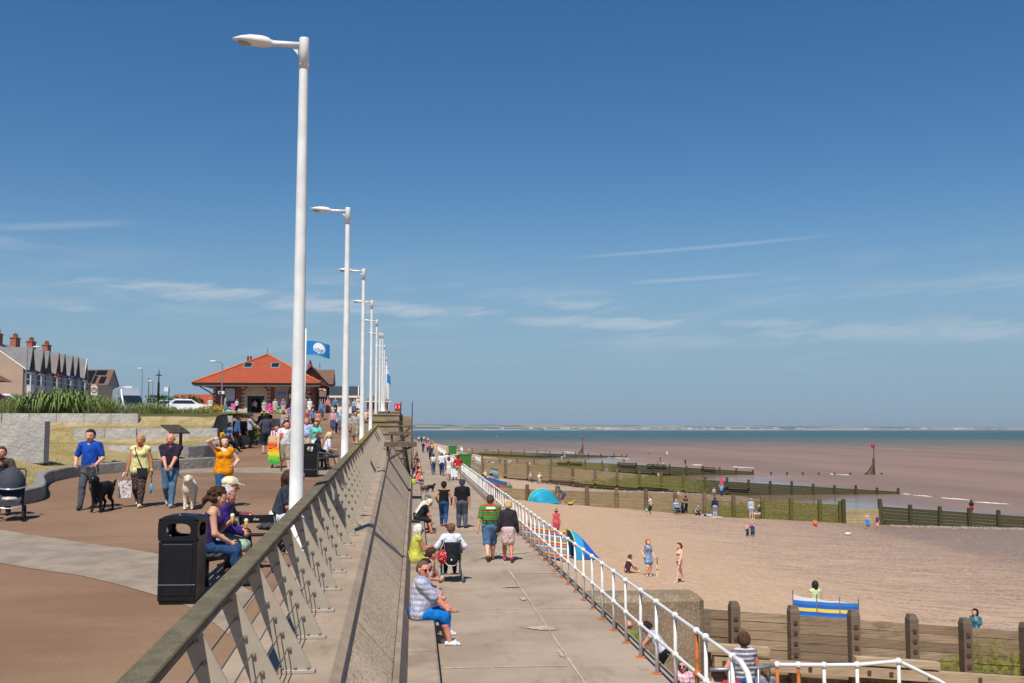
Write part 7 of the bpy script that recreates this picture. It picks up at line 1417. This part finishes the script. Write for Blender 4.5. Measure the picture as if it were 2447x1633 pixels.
# ---------------------------------------------------------------- litter bins
M_BIN = mat('bin_black', '#17181b', .38, .25, 4., bump=.05, bscale=60)
def oval_face(b, M, w, z0, z1, ow, oh, zc, t):
    n = 24; rect = []
    for k in range(n):
        a = 2 * math.pi * k / n; c, s_ = math.cos(a), math.sin(a); q = max(abs(c) / (w / 2), abs(s_) / ((z1 - z0) / 2)); rect.append((c / q, 0, (z0 + z1) / 2 + s_ / q))
    pw = .6; ov = [(math.copysign(abs(math.cos(2 * math.pi * k / n)) ** pw, math.cos(2 * math.pi * k / n)) * ow / 2, 0, zc + math.copysign(abs(math.sin(2 * math.pi * k / n)) ** .9, math.sin(2 * math.pi * k / n)) * oh / 2) for k in range(n)]; inn = [(x, t, z) for x, y, z in ov]
    b.add(rect + ov + inn, [(k, (k + 1) % n, n + (k + 1) % n, n + k) for k in range(n)] + [(n + k, n + (k + 1) % n, 2 * n + (k + 1) % n, 2 * n + k) for k in range(n)], M)
def bin_(x, y, rz, label, s=1.):
    e = empty('litter_bin', U(x, y), R(rz), label, 'litter bin', 'black litter bins'); e.scale = (.88, .88, 1); w = .56
    MB().box((-.27, -.27, .03), (.27, .27, .78), bev=.015).build('body', M_BIN, e); MB().box((-.25, -.25, 0), (.25, .25, .04)).build('plinth', M_BIN, e)
    MB().box((-.215, -.283, .10), (.215, -.27, .74), bev=.006).build('door', M_BIN, e); MB().box((-.26, -.287, .235), (.26, -.27, .243)).build('seam', M_STEEL, e); MB().box((-.235, -.285, .1), (-.215, -.27, .74)).build('hinge', M_BIN, e)
    h = MB(); 
    for k in range(4): oval_face(h, Matrix.Rotation(R(90 * k), 4, 'Z') @ Matrix.Translation((0, -.28, 0)), w, .775, 1.045, .36, .17, .91, .07)
    h.build('hood', M_BIN, e); MB().add([(-.285, -.285, 1.045), (.285, -.285, 1.045), (.285, .285, 1.045), (-.285, .285, 1.045), (-.2, -.2, 1.085), (.2, -.2, 1.085), (.2, .2, 1.085), (-.2, .2, 1.085), (0, 0, 1.11)], [(3, 2, 1, 0), (0, 1, 5, 4), (1, 2, 6, 5), (2, 3, 7, 6), (3, 0, 4, 7), (4, 5, 8), (5, 6, 8), (6, 7, 8), (7, 4, 8)]).build('lid', M_BIN, e); MB().tube([(0, -.18, 1.085), (0, -.18, 1.105)], .012, 6).build('lock', M_STEEL, e)
bin_(-2.93, 13.55, -3, 'large black litter bin at the near end of the bench'); bin_(-3.42, 34.6, -2, 'second black litter bin behind the tallest lamp post')
# benches
M_SLAT = mat('bench_slat', '#4a423b', .7, .3, 6., rand=.2)
def bench(x, y0, y1, label):
    e = empty('bench', U(x, (y0 + y1) / 2), 0, label, 'bench', 'backless promenade benches'); L = (y1 - y0) / 2
    for k in range(5): MB().box((-.24 + k * .098, -L, .40), (-.16 + k * .098, L, .435), bev=.006).build('slat', M_SLAT, e)
    for s in (-1, 1): MB().tube([(0, s * L * .72, 0), (0, s * L * .72, .36)], .055, 10).build('leg', M_BLACK, e); MB().tube([(-.25, s * L * .72, .375), (0, s * L * .72, .35), (.25, s * L * .72, .385)], .03, 8).build('bracket', M_BLACK, e)
bench(-2.82, 14.1, 16.5, 'slatted bench on black pillar legs behind the near bin'); bench(-2.35, 17.4, 19.8, 'slatted bench hidden behind the fence'); bench(-3.45, 37.2, 39.5, 'slatted bench behind the second bin')
# rollator
e = empty('rollator', U(-2.36, 15.95), R(2), 'folding rollator walker with black backrest strap and grey frame', 'walker')
for s in (-1, 1):
    MB().tube([(s * .27, .25, .1), (s * .27, .05, .55), (s * .27, -.08, .82)], .016, 8).build('frame_tube', M_STEEL, e); MB().tube([(s * .27, -.3, .1), (s * .27, .05, .56)], .016, 8).build('frame_tube', M_STEEL, e); MB().tube([(s * .27, -.08, .82), (s * .27, -.12, .86), (s * .27, -.28, .87)], .02, 8).build('handle', M_BLACK, e)
    for y in (.25, -.3): MB().tube([(s * .27 - .015, y, .1), (s * .27 + .015, y, .1)], .1, 14).build('wheel', M_TYRE, e)
b = MB(); b.add([(x, -.02 - .10 * (1 - (x / .27) ** 2), z) for x in frange(-.27, .27, 11) for z in (.70, .82)], [(2 * i, 2 * i + 2, 2 * i + 3, 2 * i + 1) for i in range(10)]); o = b.build('backrest_strap', M_BLACK, e); MB().box((-.2, -.12, .5), (.2, .12, .53)).build('seat', M_BLACK, e)
text('dise', .055, (-.0, -.135, .76), (R(90), 0, R(0)), M_WHITE, e); text('dise', .055, (0, -.108, .76), (R(90), 0, R(180)), M_WHITE, e)
# ---------------------------------------------------------------- pushchairs
M_DGR = mat('dark_grey_fabric', '#3f424a', .85, .2, 10.); 
def hood(b, r, h, n=9, m=10, a0=0., a1=2.0):
    vs = [(r * math.sin(math.pi * j / (m - 1) - math.pi / 2) * (1), -h * math.cos(a0 + (a1 - a0) * i / (n - 1)) * math.cos(math.pi * j / (m - 1) - math.pi / 2), h * math.sin(a0 + (a1 - a0) * i / (n - 1)) * math.cos(math.pi * j / (m - 1) - math.pi / 2)) for i in range(n) for j in range(m)]
    b.smooth = True; b.add(vs, [(i * m + j, i * m + j + 1, (i + 1) * m + j + 1, (i + 1) * m + j) for i in range(n - 1) for j in range(m - 1)])
def pushchair(loc, yaw, label, fab, s=1., blanket=True, frame=None):
    e = empty('pushchair', loc, R(yaw), label, 'pushchair'); e.scale = (s, s, s); fr = frame or M_DGR   # faces +Y
    b = MB(); hood(b, .27, .38, a0=-.15, a1=1.75); b.build('hood', fab, e, (0, -.02, .68), (0, 0, R(180))); MB().tube([(.27 * math.sin(t), .38 * .985 * math.cos(t), .68 - .055 * math.cos(t)) for t in np.linspace(-1.57, 1.57, 13)], .016, 6).build('hood_rim', M_SILVER, e, (0, -.02, 0))
    MB().hexa([(-.2, -.15, .32), (.2, -.15, .32), (.18, .36, .30), (-.18, .36, .30), (-.24, -.3, .72), (.24, -.3, .72), (.2, .36, .40), (-.2, .36, .40)]).build('seat', fab, e)
    if blanket: B = SDF(); B.ell(v3(0, .18, .43), v3(.17, .2, .055), None, 0, .01); V, F, M = B.mesh(.02); link('blanket', npmesh('blanket', V, F, M, [cloth('#d8cfc8', 'floral', '#b8586a', .7)]), e)
    MB().tube([(.21 * math.cos(t), .33 + .06 * math.sin(t), .30 - .05 * math.sin(t)) for t in np.linspace(0, math.pi, 9)], .014, 6).build('footrest_bar', M_SILVER, e)
    for k in (-1, 1):
        MB().tube([(k * .24, .38, .1), (k * .23, .1, .34), (k * .24, -.4, .95)], .017, 7).build('frame_tube', fr, e); MB().tube([(k * .26, -.38, .12), (k * .23, .05, .36)], .017, 7).build('frame_tube', fr, e)
        for y, r_ in ((.40, .10), (-.38, .13)):
            o = MB().tube([(k * .25 - .022, y, r_), (k * .25 + .022, y, r_)], r_, 16).build('wheel', M_TYRE, e); MB().tube([(k * .25 - .026, y, r_), (k * .25 + .026, y, r_)], r_ * .62, 12).build('rim', M_STEEL, o)
    MB().tube([(-.24, -.4, .95), (-.22, -.45, 1.0), (.22, -.45, 1.0), (.24, -.4, .95)], .018, 7).build('handle', M_BLACK, e); return e
pushchair(U(-8.5, 22.75), 197, 'dark grey pushchair with domed hood at the left edge', M_DGR, 1.05)
pushchair(Bz(10.1, 90.3), 80, 'open pushchair with blue hood beside the teal beach tent', mat('pram_blue', '#3f9ccf', .8), 1., False, M_BLACK); pushchair((3.1, 74.7, 0), 0, 'dark buggy pushed by the man in the red tee', M_BLACK, 1., False)
# ---------------------------------------------------------------- wheelchair with bags
e = empty('wheelchair', (.91, 25.15, 0), 0, 'wheelchair with grey frame and pale tyres, seen from behind', 'wheelchair'); M_TYR2 = mat('pale_tyre', '#a59f93', .8)
for s in (-1, 1):
    for y, r_, nm in ((-.12, .19, 'wheel'), (.42, .09, 'castor')):
        o = MB().tube([(s * .28 + (r_ - .02) * 0, y + (r_ - .025) * math.cos(t), r_ + (r_ - .025) * math.sin(t)) for t in np.linspace(0, 6.2832, 21)], .026, 7, caps=False).build(nm, M_TYR2, e); MB().tube([(s * .28 - .012, y, r_), (s * .28 + .012, y, r_)], r_ * .72, 14).build('hub', M_BLACK, o)
    MB().tube([(s * .22, -.13, .2), (s * .22, -.14, .95), (s * .22, -.22, 1.0), (s * .22, -.30, 1.0)], .014, 7).build('back_tube', M_STEEL, e); MB().tube([(s * .22, -.32, 1.0), (s * .22, -.2, 1.0)], .02, 7).build('push_grip', M_BLACK, e)
    MB().tube([(s * .23, -.14, .5), (s * .23, .38, .48), (s * .23, .44, .15)], .014, 7).build('seat_tube', M_STEEL, e); MB().box((s * .25 - .03, -.1, .68), (s * .25 + .03, .25, .72), bev=.012).build('armrest', M_BLACK, e); MB().box((s * .24 - .008, -.1, .5), (s * .24 + .008, .22, .68)).build('side_guard', M_BLACK, e); MB().box((s * .12 - .08, .42, .10), (s * .12 + .08, .6, .12)).build('footplate', M_BLACK, e)
MB().box((-.22, -.13, .47), (.22, .32, .5), bev=.01).build('seat', M_BLACK, e); MB().box((-.22, -.15, .52), (.22, -.125, .95), bev=.01).build('backrest', M_BLACK, e); MB().tube([(-.28, -.12, .19), (.28, -.12, .19)], .015, 6).build('axle', M_STEEL, e)
B = SDF(); B.ell(v3(.02, -.26, .70), v3(.17, .10, .27), None, 0, .02); B.ell(v3(.02, -.33, .55), v3(.13, .07, .13), None, 0, .03); V, F, M = B.mesh(.016); bp_ = setp(link('rucksack', npmesh('rucksack', V, F, M, [cloth('#22242a')]), None, (.91, 25.15, 0)), 'black rucksack hanging on the back of the wheelchair', 'rucksack')
MB().tube([(-.15, -.28, .5), (-.08, -.36, .42), (.08, -.36, .42), (.17, -.28, .52)], .008, 5).build('cord', M_WHITE, bp_); MB().ball((.0, -.395, .56), (.022, .01, .022), 10, 6).build('badge', M_WHITE, bp_)
for s in (-1, 1): MB().tube([(.02 + s * .1, -.2, .93), (.02 + s * .12, -.3, .85)], .018, 6).build('strap', M_BLACK, bp_)
B = SDF(); B.ell(v3(0, 0, .17), v3(.13, .07, .17), None, 0, .02); V, F, M = B.mesh(.016); rb = setp(link('polka_dot_bag', npmesh('polka_dot_bag', V, F, M, [cloth('#c0202a', 'dots', '#f0e6e0', .9)]), None, (.70, 24.88, .45)), 'red polka dot bag hanging from the wheelchair', 'bag')
for y in (-.02, .02): MB().tube([(-.06, y, .30), (.02, y, .52), (.06, y, .30)], .012, 5).build('handle', mat('cream_rope', '#d8cfb8', .9), rb)
e = empty('food_tray', (.50, 25.3, .74), R(10), 'yellow food tray held by the woman in the lime dress', 'food tray'); MB().hexa([(-.06, -.09, 0), (.06, -.09, 0), (.06, .09, 0), (-.06, .09, 0), (-.08, -.11, .04), (.08, -.11, .04), (.08, .11, .04), (-.08, .11, .04)]).build('tray', mat('tray_yellow', '#e0d49a', .8), e); MB().box((.07, -.07, .04), (.075, .07, .2)).build('paper', M_WHITE, e)
setp(MB().box((-.18, -.13, 0), (.18, .13, .09), bev=.03).build('black_cushion', M_BLACK, None, (.05, 35.9, .452)), 'black bag on the wall seat beside the bending woman', 'bag'); setp(MB().box((-.12, -.1, 0), (.12, .1, .3), bev=.05).build('lime_rucksack', mat('lime', '#a8d82a', .7), None, (-.02, 60.7, .452)), 'lime and white rucksack on the wall seat', 'rucksack')
setp(MB().box((-.16, -.08, -.2), (.16, .08, .2), bev=.07).build('white_rucksack', cloth('#e8e6e8'), None, (1.55, 83.12, 1.22)), 'white rucksack worn by the woman in jeans', 'rucksack')
setp(MB().box((-.25, -.04, -.3), (.25, .04, .3)).build('carrier_bag', mat('carrier_white', '#dfe6ea', .6), None, (2.88, 74, .55)), 'pale carrier bag between the man in red and the woman in white', 'bag')
# ---------------------------------------------------------------- windbreaks, tents, beach kit
def m_stripes(name, cols, f, z0=0.):
    m = NT(name); v = m.tc.outputs['Object']; x, y, z = m.xyz(v); rp = m.n('ShaderNodeValToRGB'); rp.color_ramp.interpolation = 'CONSTANT'; m.l(m.mathn('FRACT', m.mathn('MULTIPLY', m.mathn('ADD', z, z0), f)), rp.inputs[0]); el = rp.color_ramp.elements
    for i, c in enumerate(cols): k = el[i] if i < 2 else el.new(i / len(cols)); k.position = i / len(cols); k.color = (*lin(c), 1)
    m.base(rp.outputs[0]); m.rough(.8); m.p.inputs['Transmission Weight'].default_value = .0; return m.m
def windbreak(pts, h, m, label, lift=.05):
    x0, y0 = pts[0]; z0 = zs2(x0, y0); e = empty('windbreak', (x0, y0, z0), 0, label, 'windbreak', 'windbreaks on the beach')
    for i, (x, y) in enumerate(pts): z = zs2(x, y) - z0; MB().tube([(x - x0, y - y0, z - .1), (x - x0, y - y0, z + h + .12)], .018, 6).build('pole', M_DECK, e)
    for (xa, ya), (xb_, yb_) in zip(pts, pts[1:]):
        n = 8; vs = []; nx, ny = yb_ - ya, xa - xb_; L = math.hypot(nx, ny)
        for i in range(n):
            t = i / (n - 1); bl_ = .07 * math.sin(math.pi * t); x = xa + (xb_ - xa) * t + nx / L * bl_; y = ya + (yb_ - ya) * t + ny / L * bl_; z = (zs2(xa, ya) * (1 - t) + zs2(xb_, yb_) * t) - z0
            for k in range(2): sag = .03 * math.sin(math.pi * t); vs.append((x - x0, y - y0, z + (lift + sag if k == 0 else h - sag)))
        b = MB(); b.smooth = True; b.add(vs, [(2 * i, 2 * i + 2, 2 * i + 3, 2 * i + 1) for i in range(n - 1)]); b.build('panel', m, e)
windbreak([(4.75, 51), (5.5, 49.2), (6.2, 47.8), (6.95, 46.6)], 1.4, m_stripes('multi_stripe', ['#d8323a', '#e8d84a', '#3a9ac8', '#e86a8a', '#4ab08a', '#f0e8d8', '#3a6ac8', '#e8883a'], 1.9), 'multicoloured striped windbreak seen through the railing')
windbreak([(11.75, 31.3), (12.35, 30.9), (12.95, 30.6), (13.5, 30.5)], 1.42, m_stripes('blue_band', ['#e3e2e0', '#e3e2e0', '#e3e2e0', '#dcdccf', '#d8d8b0', '#e3e2e0', '#2f9a8a', '#2a7ac8', '#2460b8', '#e8d24a', '#2460b8', '#2a7ac8', '#dfe0e4', '#dcdde2'], .69), 'white windbreak with blue, yellow and green bands behind the nearest groyne')
windbreak([(9.3, 147), (10.4, 141), (11.0, 134)], 1.3, m_stripes('blue_wave', ['#2f8ac0', '#7fc0d8', '#e0dca8', '#2f8ac0'], .9), 'blue and cream windbreak far behind the railing')
windbreak([(6.6, 100), (7.5, 96), (8.2, 90.6)], 1.45, m_stripes('blue_orange', ['#2a5ab8', '#2a5ab8', '#e8743a', '#3a7ac8'], .75), 'blue and orange windbreak seen through the railing')
def tent(loc, yaw, w, d, h, m1, m2, label):
    e = empty('beach_tent', loc, R(yaw), label, 'beach tent'); n, k = 12, 8
    def P(u, v): a = math.pi * u; r_ = 1 - v; return (-w / 2 * math.cos(a) * (1 - .25 * v), d * (v - .35), h * max(0, math.sin(a)) ** .8 * (1 - v ** 1.6))
    for j0, j1, m_, nm in ((0, 3, m2, 'canopy'), (3, k, m1, 'rear_panel')):
        vs = [P(i / (n - 1), j / k) for i in range(n) for j in range(j0, j1 + 1)]; q = j1 - j0 + 1; b = MB(); b.smooth = True; b.add(vs, [(i * q + j, i * q + j + 1, (i + 1) * q + j + 1, (i + 1) * q + j) for i in range(n - 1) for j in range(q - 1)]); b.build(nm, m_, e)
    MB().tube([P(i / (n - 1), 0) for i in range(n)], .02, 5).build('pole', mat('tent_trim', '#d8d83a', .6), e); MB().box((-w * .42, -d * .32, .01), (w * .42, d * .4, .03)).build('groundsheet', M_DGR, e)
tent(Bz(11.35, 89.0), 205, 2.7, 1.6, 1.2, mat('tent_teal', '#1a8fae', .6, .2, 2.), mat('tent_teal2', '#2aa5c0', .6, .2, 2.), 'teal pop-up beach tent by the second groyne'); tent(Bz(7.75, 48.6), -70, 1.5, 1.4, 1.35, mat('tent_blue', '#1f62c4', .6, .2, 2.), mat('tent_cyan', '#3aa8d8', .6, .2, 2.), 'bright blue pop-up beach tent beside the railing')
e = empty('beach_bucket', Bz(19.2, 84), 0, 'lime green bucket carried by the girl in black shorts', 'bucket'); MB().lathe([(.09, .28), (.13, .5)], 10).build('pail', mat('bucket_lime', '#7ad83a', .5), e); MB().tube([(-.12, 0, .5), (0, 0, .68), (.12, 0, .5)], .01, 5).build('handle', M_WHITE, e)
e = empty('beach_bucket', Bz(33.6, 84), 0, 'orange bucket standing on the sand by the groyne gap', 'bucket'); MB().lathe([(.14, 0), (.22, .4)], 10).build('pail', mat('bucket_orange', '#e86a2a', .5), e); MB().tube([(-.2, 0, .4), (0, .1, .52), (.2, 0, .4)], .012, 5).build('handle', M_WHITE, e)
e = empty('pink_spade', Bz(17.25, 30.7), 0, 'pink toy spade held by the dark-haired girl', 'spade'); MB().tube([(.3, 0, .62), (-.1, 0, .70)], .015, 6).build('handle', mat('spade_pink', '#e86a9a', .5), e); MB().box((-.28, -.05, .66), (-.08, .05, .72), bev=.015).build('blade', mat('spade_pink', '#e86a9a', .5), e)
e = empty('yellow_digger', Bz(13.5, 88.4), R(20), 'yellow toy digger beside the man bending down', 'toy'); e.scale = (.62, .62, .62); MB().box((-.3, -.15, .18), (.3, .15, .45), bev=.05).build('cab', mat('toy_yellow', '#e0c81e', .5), e); MB().tube([(.25, 0, .4), (.6, 0, .7), (.95, 0, .35)], .05, 6).build('arm', mat('toy_yellow', '#e0c81e', .5), e)
for s in (-.2, .2): MB().tube([(s, -.18, .1), (s, .18, .1)], .1, 10).build('wheel', M_TYRE, e)
def chair(loc, yaw, m, label):
    e = empty('folding_chair', loc, R(yaw), label, 'folding chair'); MB().box((-.25, -.05, .38), (.25, .42, .41)).build('seat', m, e); MB().hexa([(-.25, -.08, .4), (.25, -.08, .4), (.25, -.05, .4), (-.25, -.05, .4), (-.25, -.25, .95), (.25, -.25, .95), (.25, -.22, .95), (-.25, -.22, .95)]).build('backrest', m, e)
    for s in (-1, 1): MB().tube([(s * .26, -.1, 0), (s * .26, .4, .42)], .014, 5).build('leg', M_STEEL, e); MB().tube([(s * .26, .4, 0), (s * .26, -.08, .42), (s * .26, -.24, .96)], .014, 5).build('leg', M_STEEL, e)
chair(Bz(16.8, 137.2), 60, mat('chair_blue', '#3a7ac0', .7), 'blue folding chair against the third groyne'); chair(Bz(15.6, 137.4), 180, mat('chair_brown', '#8a6a5a', .7), 'brown folding chair against the third groyne')
chair(Bz(22.9, 88.4), 190, mat('chair_blue', '#3a7ac0', .7), 'blue folding chair by the second groyne')
setp(MB().hexa([(-.35, -.95, 0), (.35, -.95, 0), (.35, .95, 0), (-.35, .95, 0), (-.35, -.95, .015), (.35, -.95, .015), (.35, .95, .015), (-.35, .95, .015)]).build('beach_towel', cloth('#dfe2ea'), None, Bz(25.9, 88.2), (0, 0, R(70))), 'white beach towel under the person lying by the second groyne', 'towel')
b = MB(); b.ball((0, 0, .1), (.32, .2, .12), 8, 5); setp(b.build('plastic_bag', mat('bag_translucent', '#c9d4e0', .4), None, Bz(33.4, 77)), 'pale plastic bag lying on the wet shingle', 'bag')
# green bins and terraces at the far railing bays
for k, (x, y) in enumerate(((5.0, 101), (5.6, 150))):
    e = empty('wheeled_bin', (x, y, -.1 if k == 0 else -.1), 0, ['nearer green wheeled bin in a railing bay', 'farther green wheeled bin in a railing bay'][k], 'wheeled bin', 'green bins in the railing bays'); MB().hexa([(-.5, -.4, .1), (.5, -.4, .1), (.5, .4, .1), (-.5, .4, .1), (-.62, -.5, 1.25), (.62, -.5, 1.25), (.62, .5, 1.25), (-.62, .5, 1.25)]).build('body', mat('bin_green', '#3f7a3c', .5), e); MB().box((-.66, -.54, 1.25), (.66, .54, 1.34), bev=.03).build('lid', mat('bin_green', '#3f7a3c', .5), e)
    for s in (-1, 1): MB().tube([(s * .4, -.42, .1), (s * .4, -.34, .1)], .1, 10).build('wheel', M_TYRE, e)
    st_ = empty('railing_bay', (x, y, 0), 0, ['nearer white railed bay stepping out over the beach', 'farther white railed bay stepping out over the beach'][k], 'railing', 'white railing bays over the beach'); MB().box((3.97 - x, -2.5, -2.4), (x + 1.4 - x, 5, -.1)).build('platform', M_WALL, st_)
    for z in (.55, 1.07): MB().tube([(3.9 - x, 5, z), (1.35, 5, z), (1.35, -2.4, z)], .03, 6).build('rail', M_WP, st_)
    for t in range(8): MB().tube([(1.35, 5 - t * 1.05, -.1), (1.35, 5 - t * 1.05, 1.07)], .028, 6).build('post', M_WP, st_)
    for t in range(3): MB().tube([(-.9 + t * .75, 5, -.1), (-.9 + t * .75, 5, 1.07)], .028, 6).build('post', M_WP, st_)
# colourful goods outside the shop
for k, (x, z, c, nm) in enumerate(((-20.2, .75, '#e86ab0', 'left'), (-16.4, .75, '#e0409a', 'right'))):
    e = empty('display_board', (x, 117.5, 5.3), 0, f'pink toy display board {nm} of the shop door', 'display board'); MB().box((-.32, -.04, .5), (.32, .04, 1.25)).build('panel', cloth(c, 'floral', '#f4f0f2', .16), e)
    for s in (-.25, .25): MB().tube([(s, 0, 0), (s, 0, .5)], .02, 5).build('leg', M_STEEL, e)
rt = random.Random(33)
for k in range(7):
    x = (-22.2, -21.3, -20.9, -16.3, -15.5, -14.9, -14.2)[k]; c = ['#e8502a', '#2a9ad8', '#f0c82a', '#d83a6a', '#4ab85a', '#e8e4e0', '#7a4ab8'][k]; cn = {'#e8502a': 'orange', '#2a9ad8': 'blue', '#f0c82a': 'yellow', '#d83a6a': 'pink', '#4ab85a': 'green', '#e8e4e0': 'white', '#7a4ab8': 'purple'}[c]
    e = empty('toy_bin', (x, 118.6 + rt.uniform(-.4, .4), 5.3), rt.uniform(0, 6), f'tub of {cn} beach toys among the goods outside the shop', 'toy tub', 'goods outside the seafront shop'); MB().lathe([(.2, 0), (.28, .5)], 9).build('tub', mat('toy_' + cn, c, .5), e)
    for j in range(4): MB().ball((rt.uniform(-.15, .15), rt.uniform(-.15, .15), .55 + rt.uniform(0, .35)), rt.uniform(.1, .2), 8, 5).build('beach_ball', mat('toyb_' + rt.choice('abc'), rt.choice(['#e8502a', '#2a9ad8', '#f0c82a']), .4), e)
# pebbles
rp_ = random.Random(9); b = MB()
def peb(x, y, s):
    z = zs2(x, y); a = rp_.uniform(0, 6.28); sx, sy, sz = s * rp_.uniform(.7, 1.3), s * rp_.uniform(.6, 1.1), s * rp_.uniform(.4, .7); c, si = math.cos(a), math.sin(a); b.cur = rp_.randrange(3); b.smooth = True
    b.add([(x + c * sx, y + si * sx, z), (x - si * sy, y + c * sy, z), (x - c * sx, y - si * sx, z), (x + si * sy, y - c * sy, z), (x, y, z + sz)], [(0, 1, 4), (1, 2, 4), (2, 3, 4), (3, 0, 4)])
for _ in range(5000): x, y = rp_.uniform(4.1, 9), rp_.uniform(21.5, 26.5); peb(x, y, rp_.choice((.012, .02, .03, .045)))
for _ in range(9000):
    x, y = rp_.uniform(19, 46), rp_.uniform(52, 89)
    if mnoise.noise((x * .12, y * .3, 2.)) + (x - 30) * .02 > rp_.uniform(-.3, .6): peb(x, y, rp_.choice((.03, .04, .06)))
for _ in range(900): peb(rp_.uniform(42.5, 60), 89.2 - abs(rp_.gauss(0, .8)), rp_.uniform(.06, .18))
for _ in range(700): peb(rp_.uniform(12, 40), 139.2 - abs(rp_.gauss(0, 1.6)), rp_.uniform(.08, .18))
for _ in range(600): peb(rp_.uniform(4.2, 20), rp_.uniform(28, 60), rp_.uniform(.015, .035))
setp(b.build('beach_pebbles', [mat('pebble_grey', '#7d736a', .85), mat('pebble_buff', '#9a846f', .85), mat('pebble_pale', '#a2968a', .8)]), 'pebbles and shells strewn over the sand', 'pebbles', kind='stuff')
# swimming gull and marker buoy
setp(MB().ball((0, 0, .3), (.5, .5, .8), 8, 6).build('marker_buoy', mat('buoy_yellow', '#d8d83a', .5), None, (95, 1180, -5.5)), 'tiny yellow marker buoy far out at sea', 'buoy')

# ---------------------------------------------------------------- sea haze
hm_ = bpy.data.materials.new('haze_air'); hm_.use_nodes = True; hn = hm_.node_tree; hn.nodes.clear(); ho = hn.nodes.new('ShaderNodeOutputMaterial'); pv = hn.nodes.new('ShaderNodeVolumePrincipled')
pv.inputs['Color'].default_value = (.82, .9, 1, 1); pv.inputs['Density'].default_value = 7.5e-5; pv.inputs['Anisotropy'].default_value = .2; hn.links.new(pv.outputs[0], ho.inputs['Volume'])
setp(MB().box((-3300, -2700, -14), (19400, 19400, 78)).build('haze', hm_), kind='stuff')
